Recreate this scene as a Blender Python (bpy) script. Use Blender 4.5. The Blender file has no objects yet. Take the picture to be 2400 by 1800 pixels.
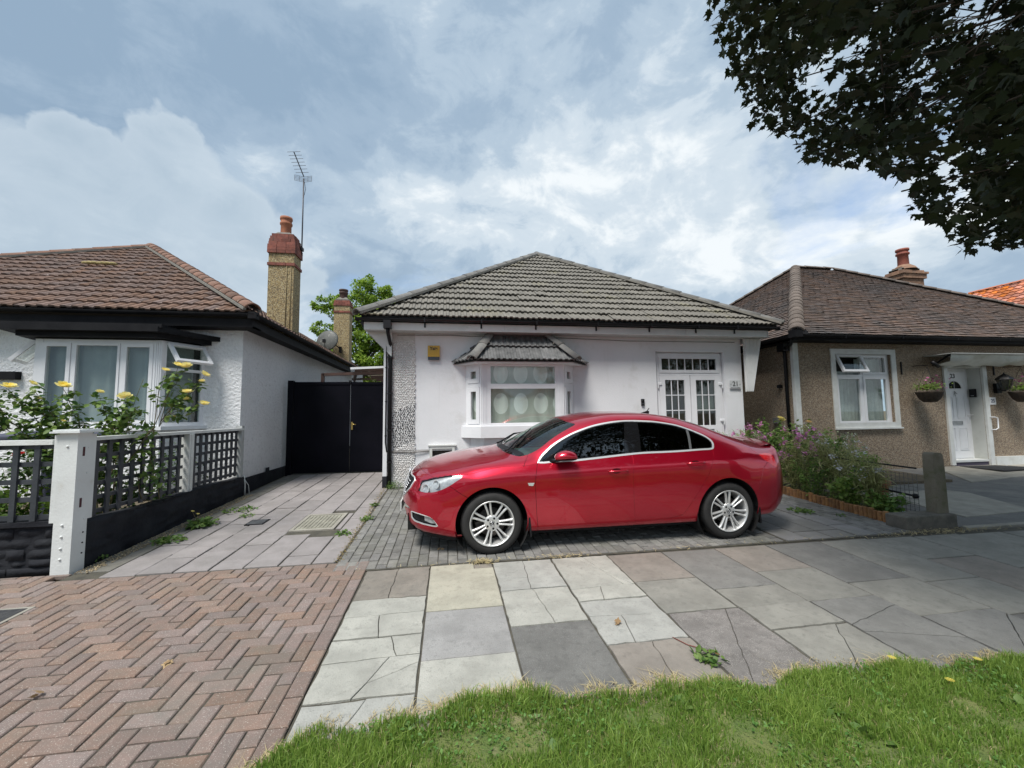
import bpy, bmesh, math, random
import numpy as np
from mathutils import Vector, Matrix
from mathutils.geometry import delaunay_2d_cdt
random.seed(11); rng = np.random.default_rng(11)
SC = bpy.context.scene; COL = SC.collection
R = math.radians

# ------------------------------------------------------------------ camera
cd = bpy.data.cameras.new('camera'); cam = bpy.data.objects.new('camera', cd); COL.objects.link(cam)
SC.camera = cam
cd.sensor_width = 36.0; cd.lens = 36.0 * 950 / 2400; cd.clip_start = 0.05; cd.clip_end = 3000
_p, _y, _r = R(4.4), R(8.87), R(0.72)
_f = Vector((math.sin(_y)*math.cos(_p), math.cos(_y)*math.cos(_p), math.sin(_p)))
_rt = Vector((math.cos(_y), -math.sin(_y), 0)); _dn = _f.cross(_rt)
_right = math.cos(_r)*_rt + math.sin(_r)*_dn; _down = -math.sin(_r)*_rt + math.cos(_r)*_dn
cam.matrix_world = Matrix(((_right.x, -_down.x, -_f.x, 0), (_right.y, -_down.y, -_f.y, 0), (_right.z, -_down.z, -_f.z, 1.47), (0, 0, 0, 1)))

# ------------------------------------------------------------------ light, sky, exposure
SUN_EL, SUN_AZ = R(60), R(218)          # behind the camera, a little to its left
sd = bpy.data.lights.new('sun', 'SUN'); sun = bpy.data.objects.new('sun', sd); COL.objects.link(sun)
sd.energy = 2.1; sd.angle = R(22); sd.color = (1.0, 0.96, 0.90)
_sv = Vector((math.sin(SUN_AZ)*math.cos(SUN_EL), math.cos(SUN_AZ)*math.cos(SUN_EL), math.sin(SUN_EL)))
sun.rotation_euler = _sv.to_track_quat('Z', 'Y').to_euler(); sun.location = _sv*60
SC.view_settings.view_transform = 'Standard'; SC.view_settings.look = 'None'
SC.view_settings.exposure = 1.12; SC.view_settings.gamma = 1.0; SC.view_settings.use_curve_mapping = False

def build_world():
    w = bpy.data.worlds.new('World'); SC.world = w; w.use_nodes = True
    nt = w.node_tree; N = nt.nodes; L = nt.links; N.clear()
    def n(t, **k):
        o = N.new(t)
        for a, b in k.items(): setattr(o, a, b)
        return o
    def m(op, a, b=None, c=None, clamp=False):
        o = n('ShaderNodeMath', operation=op, use_clamp=clamp)
        for i, v in enumerate((a, b, c)):
            if v is None: continue
            if isinstance(v, (int, float)): o.inputs[i].default_value = v
            else: L.new(v, o.inputs[i])
        return o.outputs[0]
    out = n('ShaderNodeOutputWorld'); bg = n('ShaderNodeBackground'); L.new(bg.outputs[0], out.inputs[0])
    bg.inputs[1].default_value = 0.1
    sky = n('ShaderNodeTexSky', sky_type='NISHITA'); sky.sun_disc = False
    sky.sun_elevation = SUN_EL; sky.sun_rotation = SUN_AZ
    tc = n('ShaderNodeTexCoord'); sep = n('ShaderNodeSeparateXYZ'); L.new(tc.outputs['Generated'], sep.inputs[0])
    zz = m('ADD', m('MAXIMUM', sep.outputs[2], 0.0), 0.22)
    cu = m('DIVIDE', sep.outputs[0], zz); cv = m('DIVIDE', sep.outputs[1], zz)
    cmb = n('ShaderNodeCombineXYZ'); L.new(cu, cmb.inputs[0]); L.new(cv, cmb.inputs[1])
    def noise(vec, scale, det, rough=.55, dist=0, off=(0, 0, 0), sc=(1, 1, 1)):
        mp = n('ShaderNodeMapping'); mp.inputs[1].default_value = off; mp.inputs[3].default_value = sc; L.new(vec, mp.inputs[0])
        t = n('ShaderNodeTexNoise'); t.inputs['Scale'].default_value = scale; t.inputs['Detail'].default_value = det
        t.inputs['Roughness'].default_value = rough; t.inputs['Distortion'].default_value = dist; L.new(mp.outputs[0], t.inputs[0])
        return t.outputs[0]
    def ramp(v, *st):
        r = n('ShaderNodeValToRGB'); e = r.color_ramp.elements
        while len(e) < len(st): e.new(.5)
        for q, (p, c) in zip(e, st): q.position = p; q.color = (*c, 1)
        r.color_ramp.interpolation = 'EASE'; L.new(v, r.inputs[0]); return r.outputs[0]
    def mix(f, a, b):
        o = n('ShaderNodeMix', data_type='RGBA'); o.clamp_factor = True
        for s, v in ((0, f), (6, a), (7, b)):
            if isinstance(v, (tuple, list)): o.inputs[s].default_value = (*v, 1)
            elif isinstance(v, (int, float)): o.inputs[s].default_value = v
            else: L.new(v, o.inputs[s])
        return o.outputs[2]
    big = noise(cmb.outputs[0], .55, 3, .5, .35, off=(3.1, 1.7, 0), sc=(1, .75, 1))
    med = noise(tc.outputs['Generated'], 2.6, 9, .58, .25, off=(1.2, 4.4, 2), sc=(1, 1, 1.5))
    fin = noise(tc.outputs['Generated'], 8, 7, .62, .5, off=(7.7, 0.3, 5), sc=(1, 1, 1.6))
    s = m('ADD', m('MULTIPLY', big, .36), m('ADD', m('MULTIPLY', med, .44), m('MULTIPLY', fin, .20)))
    # layer cloud, from blue grey undersides to pale veils
    cl = ramp(s, (.40, (1.40, 1.95, 2.60)), (.455, (1.70, 2.25, 2.88)), (.50, (2.18, 2.72, 3.28)), (.545, (3.0, 3.45, 3.85)), (.60, (4.2, 4.45, 4.6)))
    # heaped cloud bank low on the left: rounded tops as distance to a few lumps, broken up by noise
    nx = noise(tc.outputs['Generated'], 13, 5, .5, 0); ny = noise(tc.outputs['Generated'], 13, 5, .5, 0, off=(9, 3, 1))
    dx = m('ADD', sep.outputs[0], m('MULTIPLY', m('SUBTRACT', nx, .5), .10)); dz = m('ADD', sep.outputs[2], m('ADD', m('MULTIPLY', m('SUBTRACT', ny, .5), .09), m('MULTIPLY', m('SUBTRACT', fin, .5), .05)))
    acc = None
    for (a, b, r_) in LUMPS:
        d = m('SQRT', m('ADD', m('POWER', m('SUBTRACT', dx, a), 2), m('POWER', m('SUBTRACT', dz, b), 2)))
        v = m('SUBTRACT', 1, m('DIVIDE', d, r_))
        acc = v if acc is None else m('MAXIMUM', acc, v)
    front = m('MULTIPLY', m('GREATER_THAN', sep.outputs[1], 0), 1)
    edge = m('MULTIPLY', m('MULTIPLY', acc, m('ADD', .5, m('MULTIPLY', med, 9.0)), clamp=True), front, clamp=True)
    inner = m('MULTIPLY', acc, .95, clamp=True)
    heap = mix(inner, (2.85, 3.3, 3.7), (2.25, 2.75, 3.2))
    heap = mix(m('MULTIPLY', m('SUBTRACT', fin, .44), 3.0, clamp=True), heap, (2.75, 3.2, 3.6))
    cl = mix(m('MULTIPLY', edge, .75), cl, heap)
    # gaps of blue
    gap = noise(cmb.outputs[0], 1.1, 6, .6, .5, off=(5.6, 8.1, 3))
    g = m('MULTIPLY', m('SUBTRACT', gap, .57), 7, clamp=True)
    g = m('MULTIPLY', g, m('SUBTRACT', 1, m('MULTIPLY', edge, .9)))
    col = mix(m('MULTIPLY', g, .75), cl, sky.outputs[0])
    # paler towards the horizon
    hz = m('SUBTRACT', 1, m('MULTIPLY', sep.outputs[2], 4.0), clamp=True)
    col = mix(m('MULTIPLY', hz, .35), col, (3.0, 3.8, 4.6))
    L.new(col, bg.inputs[0])
LUMPS = [(-.574, .433, .040), (-.596, .378, .077), (-.475, .480, .042), (-.626, .374, .06), (-.468, .427, .074), (-.413, .392, .072), (-.369, .345, .072), (-.541, .366, .093), (-.634, .260, .13), (-.531, .278, .12), (-.315, .306, .049), (-.657, .308, .09), (-.42, .30, .10)]
build_world()

# ------------------------------------------------------------------ helpers
WM = {}
def tag(o, label=None, cat=None, group=None, kind=None):
    if label: o['label'] = label
    if cat: o['category'] = cat
    if group: o['group'] = group
    if kind: o['kind'] = kind
    return o
def link(o, parent=None, mw=None):
    mw = mw or Matrix.Identity(4)
    WM[o] = mw
    COL.objects.link(o)
    if parent is not None:
        o.parent = parent; o.matrix_parent_inverse = Matrix.Identity(4)
        o.matrix_basis = WM[parent].inverted() @ mw
    else:
        o.matrix_basis = mw
    return o
def empty(name, loc, label, cat, group=None, rot=None):
    o = bpy.data.objects.new(name, None); o.empty_display_size = .1
    mw = Matrix.Translation(loc)
    if rot is not None: mw = mw @ rot
    link(o, None, mw); tag(o, label, cat, group); return o
def obj(name, mesh, parent=None, mw=None, mats=None):
    o = bpy.data.objects.new(name, mesh)
    if mats is not None and len(mesh.materials) == 0:
        for m in (mats if isinstance(mats, (list, tuple)) else [mats]): mesh.materials.append(m)
    return link(o, parent, mw)
def npmesh(name, V, faces, rnd=None, smooth=False, normals=None):
    """V (n,3); faces: list of (m,k) int arrays"""
    me = bpy.data.meshes.new(name); V = np.asarray(V, np.float32)
    me.vertices.add(len(V)); me.vertices.foreach_set('co', V.ravel())
    faces = [np.asarray(f, np.int32) for f in faces if len(f)]
    tot = sum(f.size for f in faces); cnt = sum(len(f) for f in faces)
    me.loops.add(tot); me.polygons.add(cnt)
    me.loops.foreach_set('vertex_index', np.concatenate([f.ravel() for f in faces]))
    lt = np.concatenate([np.full(len(f), f.shape[1], np.int32) for f in faces])
    me.polygons.foreach_set('loop_start', np.concatenate([[0], np.cumsum(lt)[:-1]]).astype(np.int32))
    me.update(calc_edges=True)
    if smooth: me.polygons.foreach_set('use_smooth', np.ones(cnt, bool))
    if rnd is not None:
        a = me.attributes.new('rnd', 'FLOAT', 'POINT'); a.data.foreach_set('value', np.asarray(rnd, np.float32))
    me.validate()
    if normals is not None: me.normals_split_custom_set_from_vertices(normals.tolist())
    return me
class MB:
    """collects primitives into one mesh"""
    def __init__(s): s.v = []; s.f = []; s.r = []; s.sm = []
    def add(s, vs, fs, r=None, smooth=False):
        b = len(s.v); s.v += [tuple(v) for v in vs]; s.f += [tuple(b+i for i in f) for f in fs]
        s.r += [random.random() if r is None else r]*len(vs); s.sm += [smooth]*len(fs); return s
    def box(s, x0, x1, y0, y1, z0, z1, M=None, r=None, bev=0):
        if x0 > x1: x0, x1 = x1, x0
        if y0 > y1: y0, y1 = y1, y0
        if z0 > z1: z0, z1 = z1, z0
        if bev:
            vs = []
            for z, i in ((z0, 0), (z1-bev, 0), (z1, bev)):
                vs += [(x0+i, y0+i, z), (x1-i, y0+i, z), (x1-i, y1-i, z), (x0+i, y1-i, z)]
            fs = [(3, 2, 1, 0), (8, 9, 10, 11)]
            for k in (0, 4):
                for j in range(4): fs.append((k+j, k+(j+1) % 4, k+4+(j+1) % 4, k+4+j))
        else:
            vs = [(x, y, z) for z in (z0, z1) for (x, y) in ((x0, y0), (x1, y0), (x1, y1), (x0, y1))]
            fs = [(3, 2, 1, 0), (4, 5, 6, 7), (0, 1, 5, 4), (1, 2, 6, 5), (2, 3, 7, 6), (3, 0, 4, 7)]
        if M is not None: vs = [M @ Vector(v) for v in vs]
        return s.add(vs, fs, r)
    def bar(s, a, b, w, h=None, up=(0, 0, 1), r=None):
        """rectangular bar a->b, width w sideways, h along up"""
        h = h or w; a = Vector(a); b = Vector(b); d = (b-a).normalized(); up = Vector(up)
        sd = d.cross(up)
        if sd.length < 1e-4: sd = d.cross(Vector((1, 0, 0)))
        sd.normalize(); u = sd.cross(d)
        vs = [p + sd*i*w/2 + u*j*h/2 for p in (a, b) for (i, j) in ((-1, -1), (1, -1), (1, 1), (-1, 1))]
        return s.add(vs, [(3, 2, 1, 0), (4, 5, 6, 7), (0, 1, 5, 4), (1, 2, 6, 5), (2, 3, 7, 6), (3, 0, 4, 7)], r)
    def tube(s, pts, rad, n=8, r=None, cap=True):
        pts = [Vector(p) for p in pts]; rads = rad if isinstance(rad, (list, tuple)) else [rad]*len(pts)
        vs = []; fs = []; prev = None
        for i, p in enumerate(pts):
            d = (pts[min(i+1, len(pts)-1)] - pts[max(i-1, 0)]).normalized()
            if prev is None:
                a = d.cross(Vector((0, 0, 1)))
                if a.length < 1e-3: a = d.cross(Vector((1, 0, 0)))
                a.normalize()
            else: a = (prev - d*prev.dot(d)).normalized()
            prev = a; b = d.cross(a)
            for k in range(n):
                t = 2*math.pi*k/n; vs.append(p + (a*math.cos(t)+b*math.sin(t))*rads[i])
        for i in range(len(pts)-1):
            for k in range(n): fs.append((i*n+k, i*n+(k+1) % n, (i+1)*n+(k+1) % n, (i+1)*n+k))
        if cap: fs += [tuple(reversed(range(n))), tuple(range(len(vs)-n, len(vs)))]
        return s.add(vs, fs, r, True)
    def lathe(s, prof, n=24, M=None, r=None, smooth=True, caps=False):
        """prof: (radius, height) along z"""
        vs = []; fs = []; m = len(prof)
        for k in range(n):
            t = 2*math.pi*k/n
            for (q, z) in prof: vs.append(Vector((q*math.cos(t), q*math.sin(t), z)))
        for k in range(n):
            for j in range(m-1): fs.append((k*m+j, ((k+1) % n)*m+j, ((k+1) % n)*m+j+1, k*m+j+1))
        if caps: fs += [tuple(k*m+m-1 for k in range(n)), tuple(k*m for k in reversed(range(n)))]
        if M is not None: vs = [M @ v for v in vs]
        return s.add(vs, fs, r, smooth)
    def prism(s, poly, y0, y1, axis='y', M=None, r=None):
        """extrude polygon given in the other two axes"""
        n = len(poly); mk = {'y': lambda a, b, c: (a, c, b), 'z': lambda a, b, c: (a, b, c), 'x': lambda a, b, c: (c, a, b)}[axis]
        vs = [mk(a, b, y0) for a, b in poly] + [mk(a, b, y1) for a, b in poly]
        if M is not None: vs = [M @ Vector(v) for v in vs]
        fs = [tuple(range(n)), tuple(reversed(range(n, 2*n)))] + [(i, n+i, n+(i+1) % n, (i+1) % n) for i in range(n)]
        return s.add(vs, fs, r)
    def mesh(s, name='m', fix=True):
        me = bpy.data.meshes.new(name); me.from_pydata([tuple(v) for v in s.v], [], s.f)
        me.polygons.foreach_set('use_smooth', s.sm)
        a = me.attributes.new('rnd', 'FLOAT', 'POINT'); a.data.foreach_set('value', s.r)
        if fix:
            bm = bmesh.new(); bm.from_mesh(me); bmesh.ops.recalc_face_normals(bm, faces=bm.faces); bm.to_mesh(me); bm.free()
        if any(s.sm) and not all(s.sm):
            pass
        return me
    def build(s, name, mat, parent=None, kind=None, label=None, fix=True):
        o = obj(name, s.mesh(name, fix), parent, None, mat)
        if kind: o['kind'] = kind
        if label: o['label'] = label
        return o
def thing1(mb, name, mat, label, cat, group=None):
    o = mb.build(name, mat); tag(o, label, cat, group); return o

# ------------------------------------------------------------------ materials
def M_(name, col, col2=None, scale=4, rough=.8, bump=0, bscale=60, bdet=4, rnd=.0, attr=False, metal=0, spec=.5, coat=0, coatr=.03,
       fine=None, streak=None, speck=None, sscale=300, samt=.5, stain=None, stscale=1.2, stth=(.5, .7), det=5, hue=0, vor=None):
    m = bpy.data.materials.new(name); m.use_nodes = True; nt = m.node_tree; N = nt.nodes; L = nt.links
    b = N['Principled BSDF']; b.inputs['Roughness'].default_value = rough; b.inputs['Metallic'].default_value = metal
    b.inputs['Specular IOR Level'].default_value = spec
    if coat: b.inputs['Coat Weight'].default_value = coat; b.inputs['Coat Roughness'].default_value = coatr
    geo = N.new('ShaderNodeNewGeometry')
    def noise(sc, d=5, rg=.6):
        t = N.new('ShaderNodeTexNoise'); t.inputs['Scale'].default_value = sc; t.inputs['Detail'].default_value = d
        t.inputs['Roughness'].default_value = rg; L.new(geo.outputs['Position'], t.inputs[0]); return t.outputs[0]
    def rampf(v, a, c):
        r = N.new('ShaderNodeMapRange'); r.inputs[1].default_value = a; r.inputs[2].default_value = c; L.new(v, r.inputs[0]); return r.outputs[0]
    def mix(f, a, c):
        o = N.new('ShaderNodeMix'); o.data_type = 'RGBA'
        for s, v in ((0, f), (6, a), (7, c)):
            if isinstance(v, tuple): o.inputs[s].default_value = (*v, 1)
            elif isinstance(v, (int, float)): o.inputs[s].default_value = v
            else: L.new(v, o.inputs[s])
        return o.outputs[2]
    c = tuple(col)
    if col2 is not None: c = mix(rampf(noise(scale, det), .35, .65), c, tuple(col2))
    if speck is not None:
        f = rampf(noise(sscale, 2), .62-.1*samt, .72)
        c = mix(f, c, tuple(speck))
    if vor is not None:   # pebble cells: (scale, colA, colB, colC)
        v = N.new('ShaderNodeTexVoronoi'); v.inputs['Scale'].default_value = vor[0]; L.new(geo.outputs['Position'], v.inputs[0])
        r = N.new('ShaderNodeValToRGB'); e = r.color_ramp.elements; r.color_ramp.interpolation = 'CONSTANT'
        cols = vor[1:]
        while len(e) < len(cols): e.new(.5)
        for i, (q, cc) in enumerate(zip(e, cols)): q.position = i/len(cols); q.color = (*cc, 1)
        sp = N.new('ShaderNodeSeparateColor'); L.new(v.outputs['Color'], sp.inputs[0]); L.new(sp.outputs[0], r.inputs[0])
        c = mix(.85, c, r.outputs[0])
    if fine is not None: c = mix(rampf(noise(17, 4, .7), .52, .74), c, tuple(fine))
    if streak is not None:
        mp = N.new('ShaderNodeMapping'); mp.inputs[3].default_value = (7, 7, .55); L.new(geo.outputs['Position'], mp.inputs[0])
        t = N.new('ShaderNodeTexNoise'); t.inputs['Scale'].default_value = 1; t.inputs['Detail'].default_value = 5; L.new(mp.outputs[0], t.inputs[0])
        c = mix(rampf(t.outputs[0], .60, .95), c, tuple(streak))
    if stain is not None:
        c = mix(rampf(noise(stscale, 6, .65), *stth), c, tuple(stain))
    if rnd or hue:
        if attr:
            at = N.new('ShaderNodeAttribute'); at.attribute_name = 'rnd'; rv = at.outputs['Fac']
        else:
            oi = N.new('ShaderNodeObjectInfo'); rv = oi.outputs['Random']
        h = N.new('ShaderNodeHueSaturation')
        mr = N.new('ShaderNodeMapRange'); L.new(rv, mr.inputs[0]); mr.inputs[3].default_value = 1-rnd; mr.inputs[4].default_value = 1+rnd
        L.new(mr.outputs[0], h.inputs['Value'])
        if hue:
            ml = N.new('ShaderNodeMath'); ml.operation = 'MULTIPLY'; L.new(rv, ml.inputs[0]); ml.inputs[1].default_value = 7.31
            fr = N.new('ShaderNodeMath'); fr.operation = 'FRACT'; L.new(ml.outputs[0], fr.inputs[0])
            m2 = N.new('ShaderNodeMapRange'); L.new(fr.outputs[0], m2.inputs[0]); m2.inputs[3].default_value = .5-hue; m2.inputs[4].default_value = .5+hue
            L.new(m2.outputs[0], h.inputs['Hue'])
            m3 = N.new('ShaderNodeMapRange'); L.new(fr.outputs[0], m3.inputs[0]); m3.inputs[3].default_value = .7; m3.inputs[4].default_value = 1.15
            L.new(m3.outputs[0], h.inputs['Saturation'])
        if isinstance(c, tuple): h.inputs['Color'].default_value = (*c, 1)
        else: L.new(c, h.inputs['Color'])
        c = h.outputs[0]
    if isinstance(c, tuple): b.inputs['Base Color'].default_value = (*c, 1)
    else: L.new(c, b.inputs['Base Color'])
    if bump:
        bp = N.new('ShaderNodeBump'); bp.inputs['Distance'].default_value = bump; bp.inputs['Strength'].default_value = 1
        L.new(noise(bscale, bdet), bp.inputs['Height']); L.new(bp.outputs[0], b.inputs['Normal'])
    return m
def glass(name, tint, fac, rough=0.0, ior=1.5, refl=1.0):
    """thin pane: lets fac*tint through, mirrors by Fresnel"""
    m = bpy.data.materials.new(name); m.use_nodes = True; nt = m.node_tree; N = nt.nodes; L = nt.links; N.clear()
    out = N.new('ShaderNodeOutputMaterial'); mx = N.new('ShaderNodeMixShader'); tr = N.new('ShaderNodeBsdfTransparent'); gl = N.new('ShaderNodeBsdfGlossy')
    tr.inputs[0].default_value = (tint[0]*fac, tint[1]*fac, tint[2]*fac, 1); gl.inputs['Roughness'].default_value = rough
    gl.inputs[0].default_value = (refl, refl, refl, 1)
    fr = N.new('ShaderNodeLayerWeight'); fr.inputs[0].default_value = .5; f0 = ((ior-1)/(ior+1))**2
    pw = N.new('ShaderNodeMath'); pw.operation = 'POWER'; pw.inputs[1].default_value = 5; L.new(fr.outputs['Facing'], pw.inputs[0])
    ml = N.new('ShaderNodeMath'); ml.operation = 'MULTIPLY_ADD'; ml.inputs[1].default_value = 1-f0; ml.inputs[2].default_value = f0*1.2; ml.use_clamp = True
    L.new(pw.outputs[0], ml.inputs[0]); L.new(ml.outputs[0], mx.inputs[0]); L.new(tr.outputs[0], mx.inputs[1]); L.new(gl.outputs[0], mx.inputs[2]); L.new(mx.outputs[0], out.inputs[0])
    return m
def leafmat(name, a, b, trans=.35, rough=.5):
    m = bpy.data.materials.new(name); m.use_nodes = True; nt = m.node_tree; N = nt.nodes; L = nt.links
    p = N['Principled BSDF']; p.inputs['Roughness'].default_value = rough
    at = N.new('ShaderNodeAttribute'); at.attribute_name = 'rnd'
    mx = N.new('ShaderNodeMix'); mx.data_type = 'RGBA'; mx.inputs[6].default_value = (*a, 1); mx.inputs[7].default_value = (*b, 1); L.new(at.outputs['Fac'], mx.inputs[0])
    L.new(mx.outputs[2], p.inputs['Base Color'])
    t = N.new('ShaderNodeBsdfTranslucent'); L.new(mx.outputs[2], t.inputs[0]); ms = N.new('ShaderNodeMixShader'); ms.inputs[0].default_value = trans
    L.new(p.outputs[0], ms.inputs[1]); L.new(t.outputs[0], ms.inputs[2]); L.new(ms.outputs[0], N['Material Output'].inputs[0])
    return m
WHITE = (.78, .79, .80)
mUPVC = M_('white_upvc', (.80, .81, .83), (.74, .75, .77), 3, .35, spec=.4)
mRender = M_('smooth_white_render', (.78, .79, .81), (.73, .74, .76), 1.1, .85, .0035, 45, 5, streak=(.62, .62, .60), stain=(.56, .56, .54), stscale=1.6, stth=(.56, .86))
mFascia = M_('white_fascia', (.74, .75, .74), (.62, .63, .62), 2.2, .5, stain=(.45, .46, .42), stscale=4, stth=(.62, .85))
mRough = M_('roughcast_white_paint', (.82, .83, .84), (.77, .78, .79), .8, .8, .034, 20, 3, fine=(.66, .67, .68), streak=(.64, .64, .62), stain=(.56, .56, .54), stscale=.7, stth=(.66, .9))  # fine: darker specks paint the shade of the roughcast relief into the colour
mRoughSide = M_('fine_roughcast_white', (.77, .785, .80), (.71, .72, .73), .8, .85, .040, 24, 3, fine=(.56, .57, .58), stain=(.55, .55, .53), stscale=.6, stth=(.66, .9))  # fine: relief shade painted in as specks, bump alone stays flat here
mBlackPaint = M_('black_gloss_paint', (.012, .012, .014), (.02, .02, .022), 3, .6, .001, 40, spec=.08)
mBlackWall = M_('black_masonry_paint', (.018, .019, .024), (.03, .032, .037), 3, .8, .012, 14, 5, spec=.12)
mBlackPlastic = M_('black_plastic', (.010, .010, .012), None, rough=.45, spec=.3)
mTileGrey = M_('grey_concrete_tile', (.165, .155, .135), (.205, .192, .166), 5, .88, .003, 120, rnd=.09, stain=(.27, .25, .15), stscale=1.1, stth=(.56, .78))
mTileGreyS = M_('grey_concrete_tile_mass', (.165, .155, .135), (.205, .192, .166), 5, .88, .003, 120, rnd=.09, attr=True, stain=(.27, .25, .15), stscale=1.1, stth=(.56, .78))
mTileBay = M_('dark_grey_bay_tile', (.085, .087, .088), (.16, .16, .16), 7, .7, .002, 100, rnd=.2)
mRidgeGrey = M_('grey_ridge_tile', (.13, .13, .13), (.20, .195, .18), 6, .85, .003, 120, rnd=.15)
mTileRed = M_('brown_red_concrete_tile', (.18, .11, .082), (.135, .088, .07), 5, .9, .003, 110, rnd=.13, hue=.005, speck=(.42, .36, .28), sscale=22, samt=-.7)
mTileRedS = M_('brown_red_tile_mass', (.18, .11, .082), (.135, .088, .07), 5, .9, .003, 110, rnd=.13, attr=True, hue=.005, speck=(.42, .36, .28), sscale=22, samt=-.7)
mRidgeRed = M_('red_brown_ridge_tile', (.225, .12, .085), (.17, .11, .085), 6, .9, .004, 90, rnd=.2, speck=(.5, .46, .38), sscale=22, samt=-.5)
mTileClay = M_('weathered_clay_tile', (.165, .105, .08), (.105, .078, .064), 3, .9, .002, 150, rnd=.2, hue=.006, stain=(.08, .072, .07), stscale=.5, stth=(.5, .7))
mTileClayS = M_('weathered_clay_tile_mass', (.165, .105, .08), (.105, .078, .064), 3, .9, .002, 150, rnd=.2, hue=.006, attr=True, stain=(.08, .072, .07), stscale=.5, stth=(.5, .7))
mRidgeBrown = M_('brown_hip_tile', (.11, .088, .075), (.17, .14, .12), 5, .9, .005, 60, rnd=.15)
mOrange = M_('orange_clay_tile', (.55, .17, .06), (.40, .13, .06), 3, .85, .002, 150, rnd=.3, hue=.01, attr=True)
mUnder = M_('roof_underlay', (.05, .048, .045), None, rough=.95)
mMortar = M_('mortar', (.24, .23, .20), (.17, .16, .145), 12, .95, .004, 80)
mDash = M_('tan_pebbledash', (.30, .235, .17), (.22, .17, .125), 9, .9, .012, 95, 2, vor=(85, (.36, .28, .19), (.20, .145, .10), (.46, .40, .31), (.29, .21, .145), (.13, .10, .08)), stain=(.17, .13, .10), stscale=.7, stth=(.6, .85))
mDashChim = M_('ochre_pebbledash', (.34, .27, .14), (.22, .17, .10), 9, .9, .014, 80, 2, vor=(62, (.42, .32, .15), (.22, .16, .09), (.52, .45, .28), (.34, .25, .12), (.11, .09, .06)))
mBrickRed = M_('old_red_brick', (.25, .085, .06), (.16, .06, .048), 12, .9, .004, 80, rnd=.3, stain=(.10, .07, .06), stscale=4, stth=(.55, .75))
mTerra = M_('terracotta', (.40, .15, .075), (.28, .11, .065), 8, .8, .002, 60)
mPave = M_('paving_joint_sand', (.060, .056, .046), (.10, .092, .07), 9, .98, .006, 90)
mSoil = M_('soil', (.10, .08, .055), (.16, .13, .085), 8, .98, .02, 40)
mBrickPave = M_('red_block_paving', (.238, .162, .131), (.196, .147, .122), 14, .92, .003, 220, rnd=.14, hue=.006, speck=(.50, .45, .40), sscale=170, samt=.25, stain=(.165, .155, .125), stscale=1.3, stth=(.5, .8))
mBrickPaveS = M_('red_block_paving_mass', (.30, .180, .145), (.235, .155, .130), 14, .92, .003, 220, rnd=.14, hue=.007, attr=True, speck=(.52, .47, .42), sscale=170, samt=.25, stain=(.165, .155, .125), stscale=1.3, stth=(.5, .8))
mGreyBlock = M_('grey_block_paving', (.215, .21, .195), (.155, .152, .143), 10, .92, .003, 200, rnd=.22, hue=.01, speck=(.36, .35, .33), sscale=180, samt=.1, stain=(.13, .13, .105), stscale=1.6, stth=(.5, .75))
mGreyBlockS = M_('grey_block_paving_mass', (.215, .21, .195), (.155, .152, .143), 10, .92, .003, 200, rnd=.22, attr=True, speck=(.36, .35, .33), sscale=180, samt=.1, stain=(.13, .13, .105), stscale=1.6, stth=(.5, .75))
mDriveSlab = M_('pink_grey_drive_slab', (.30, .275, .27), (.245, .225, .218), 5, .9, .004, 60, rnd=.1, stain=(.19, .18, .17), stscale=1.1, stth=(.5, .8))
mDriveSlab2 = M_('grey_drive_slab', (.23, .225, .225), (.18, .178, .175), 5, .9, .004, 60, rnd=.12, stain=(.15, .15, .13), stscale=1.2, stth=(.5, .8))
def slabmat(n, a, b, sp=None, samt=.2, rg=.9): return M_(n, a, b, 4, rg, .004, 120, rnd=.06, speck=sp or tuple(q*.72 for q in b), sscale=210 if sp else 95, samt=samt, fine=tuple(q*.80 for q in b), stain=tuple(q*.66 for q in a), stscale=3.1, stth=(.46, .74))
SL = dict(
    light=slabmat('pale_grey_flag', (.43, .425, .38), (.36, .358, .32)),
    light2=slabmat('pale_flag_cool', (.385, .385, .355), (.33, .33, .305)),
    cream=slabmat('cream_flag', (.43, .41, .33), (.36, .345, .28)),
    lilac=slabmat('lilac_grey_flag', (.35, .345, .335), (.30, .295, .285)),
    tan=slabmat('brown_grit_flag', (.26, .235, .20), (.20, .185, .16), (.36, .32, .27), .4),
    dark=slabmat('dark_speckled_flag', (.165, .163, .152), (.13, .128, .12), (.27, .27, .26), .5),
    pink=slabmat('brown_pink_flag', (.27, .243, .21), (.22, .20, .175), (.32, .28, .25), .2),
    grey=slabmat('mid_grey_flag', (.275, .268, .236), (.22, .215, .19), (.30, .30, .27), .2),
    slate=slabmat('blue_grey_flag', (.22, .217, .20), (.185, .182, .17), (.28, .28, .27), .2),
    grit=slabmat('coarse_gritty_flag', (.23, .215, .20), (.15, .14, .13), (.48, .45, .42), .7))
mAsphalt = M_('asphalt', (.06, .06, .062), (.085, .085, .085), 6, .95, .004, 150, speck=(.14, .14, .14), sscale=180, samt=.2)
mConc = M_('concrete', (.36, .34, .29), (.27, .255, .22), 4, .93, .004, 90, stain=(.18, .17, .14), stscale=1.5, stth=(.5, .75))
mConcPost = M_('mossy_concrete', (.17, .15, .11), (.24, .21, .165), 8, .95, .010, 60, stain=(.10, .105, .05), stscale=4, stth=(.5, .7))
mConcDark = M_('dirty_concrete', (.10, .095, .08), (.17, .155, .13), 7, .95, .008, 50)
mGrassBase = M_('trodden_turf', (.10, .15, .035), (.17, .19, .06), 7, .98, .02, 60, stain=(.32, .27, .17), stscale=2.6, stth=(.58, .72))
mWhitePaintWood = M_('white_painted_wood', (.70, .715, .70), (.60, .61, .58), 5, .55, .003, 60, stain=(.40, .38, .31), stscale=5, stth=(.66, .85))
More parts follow.
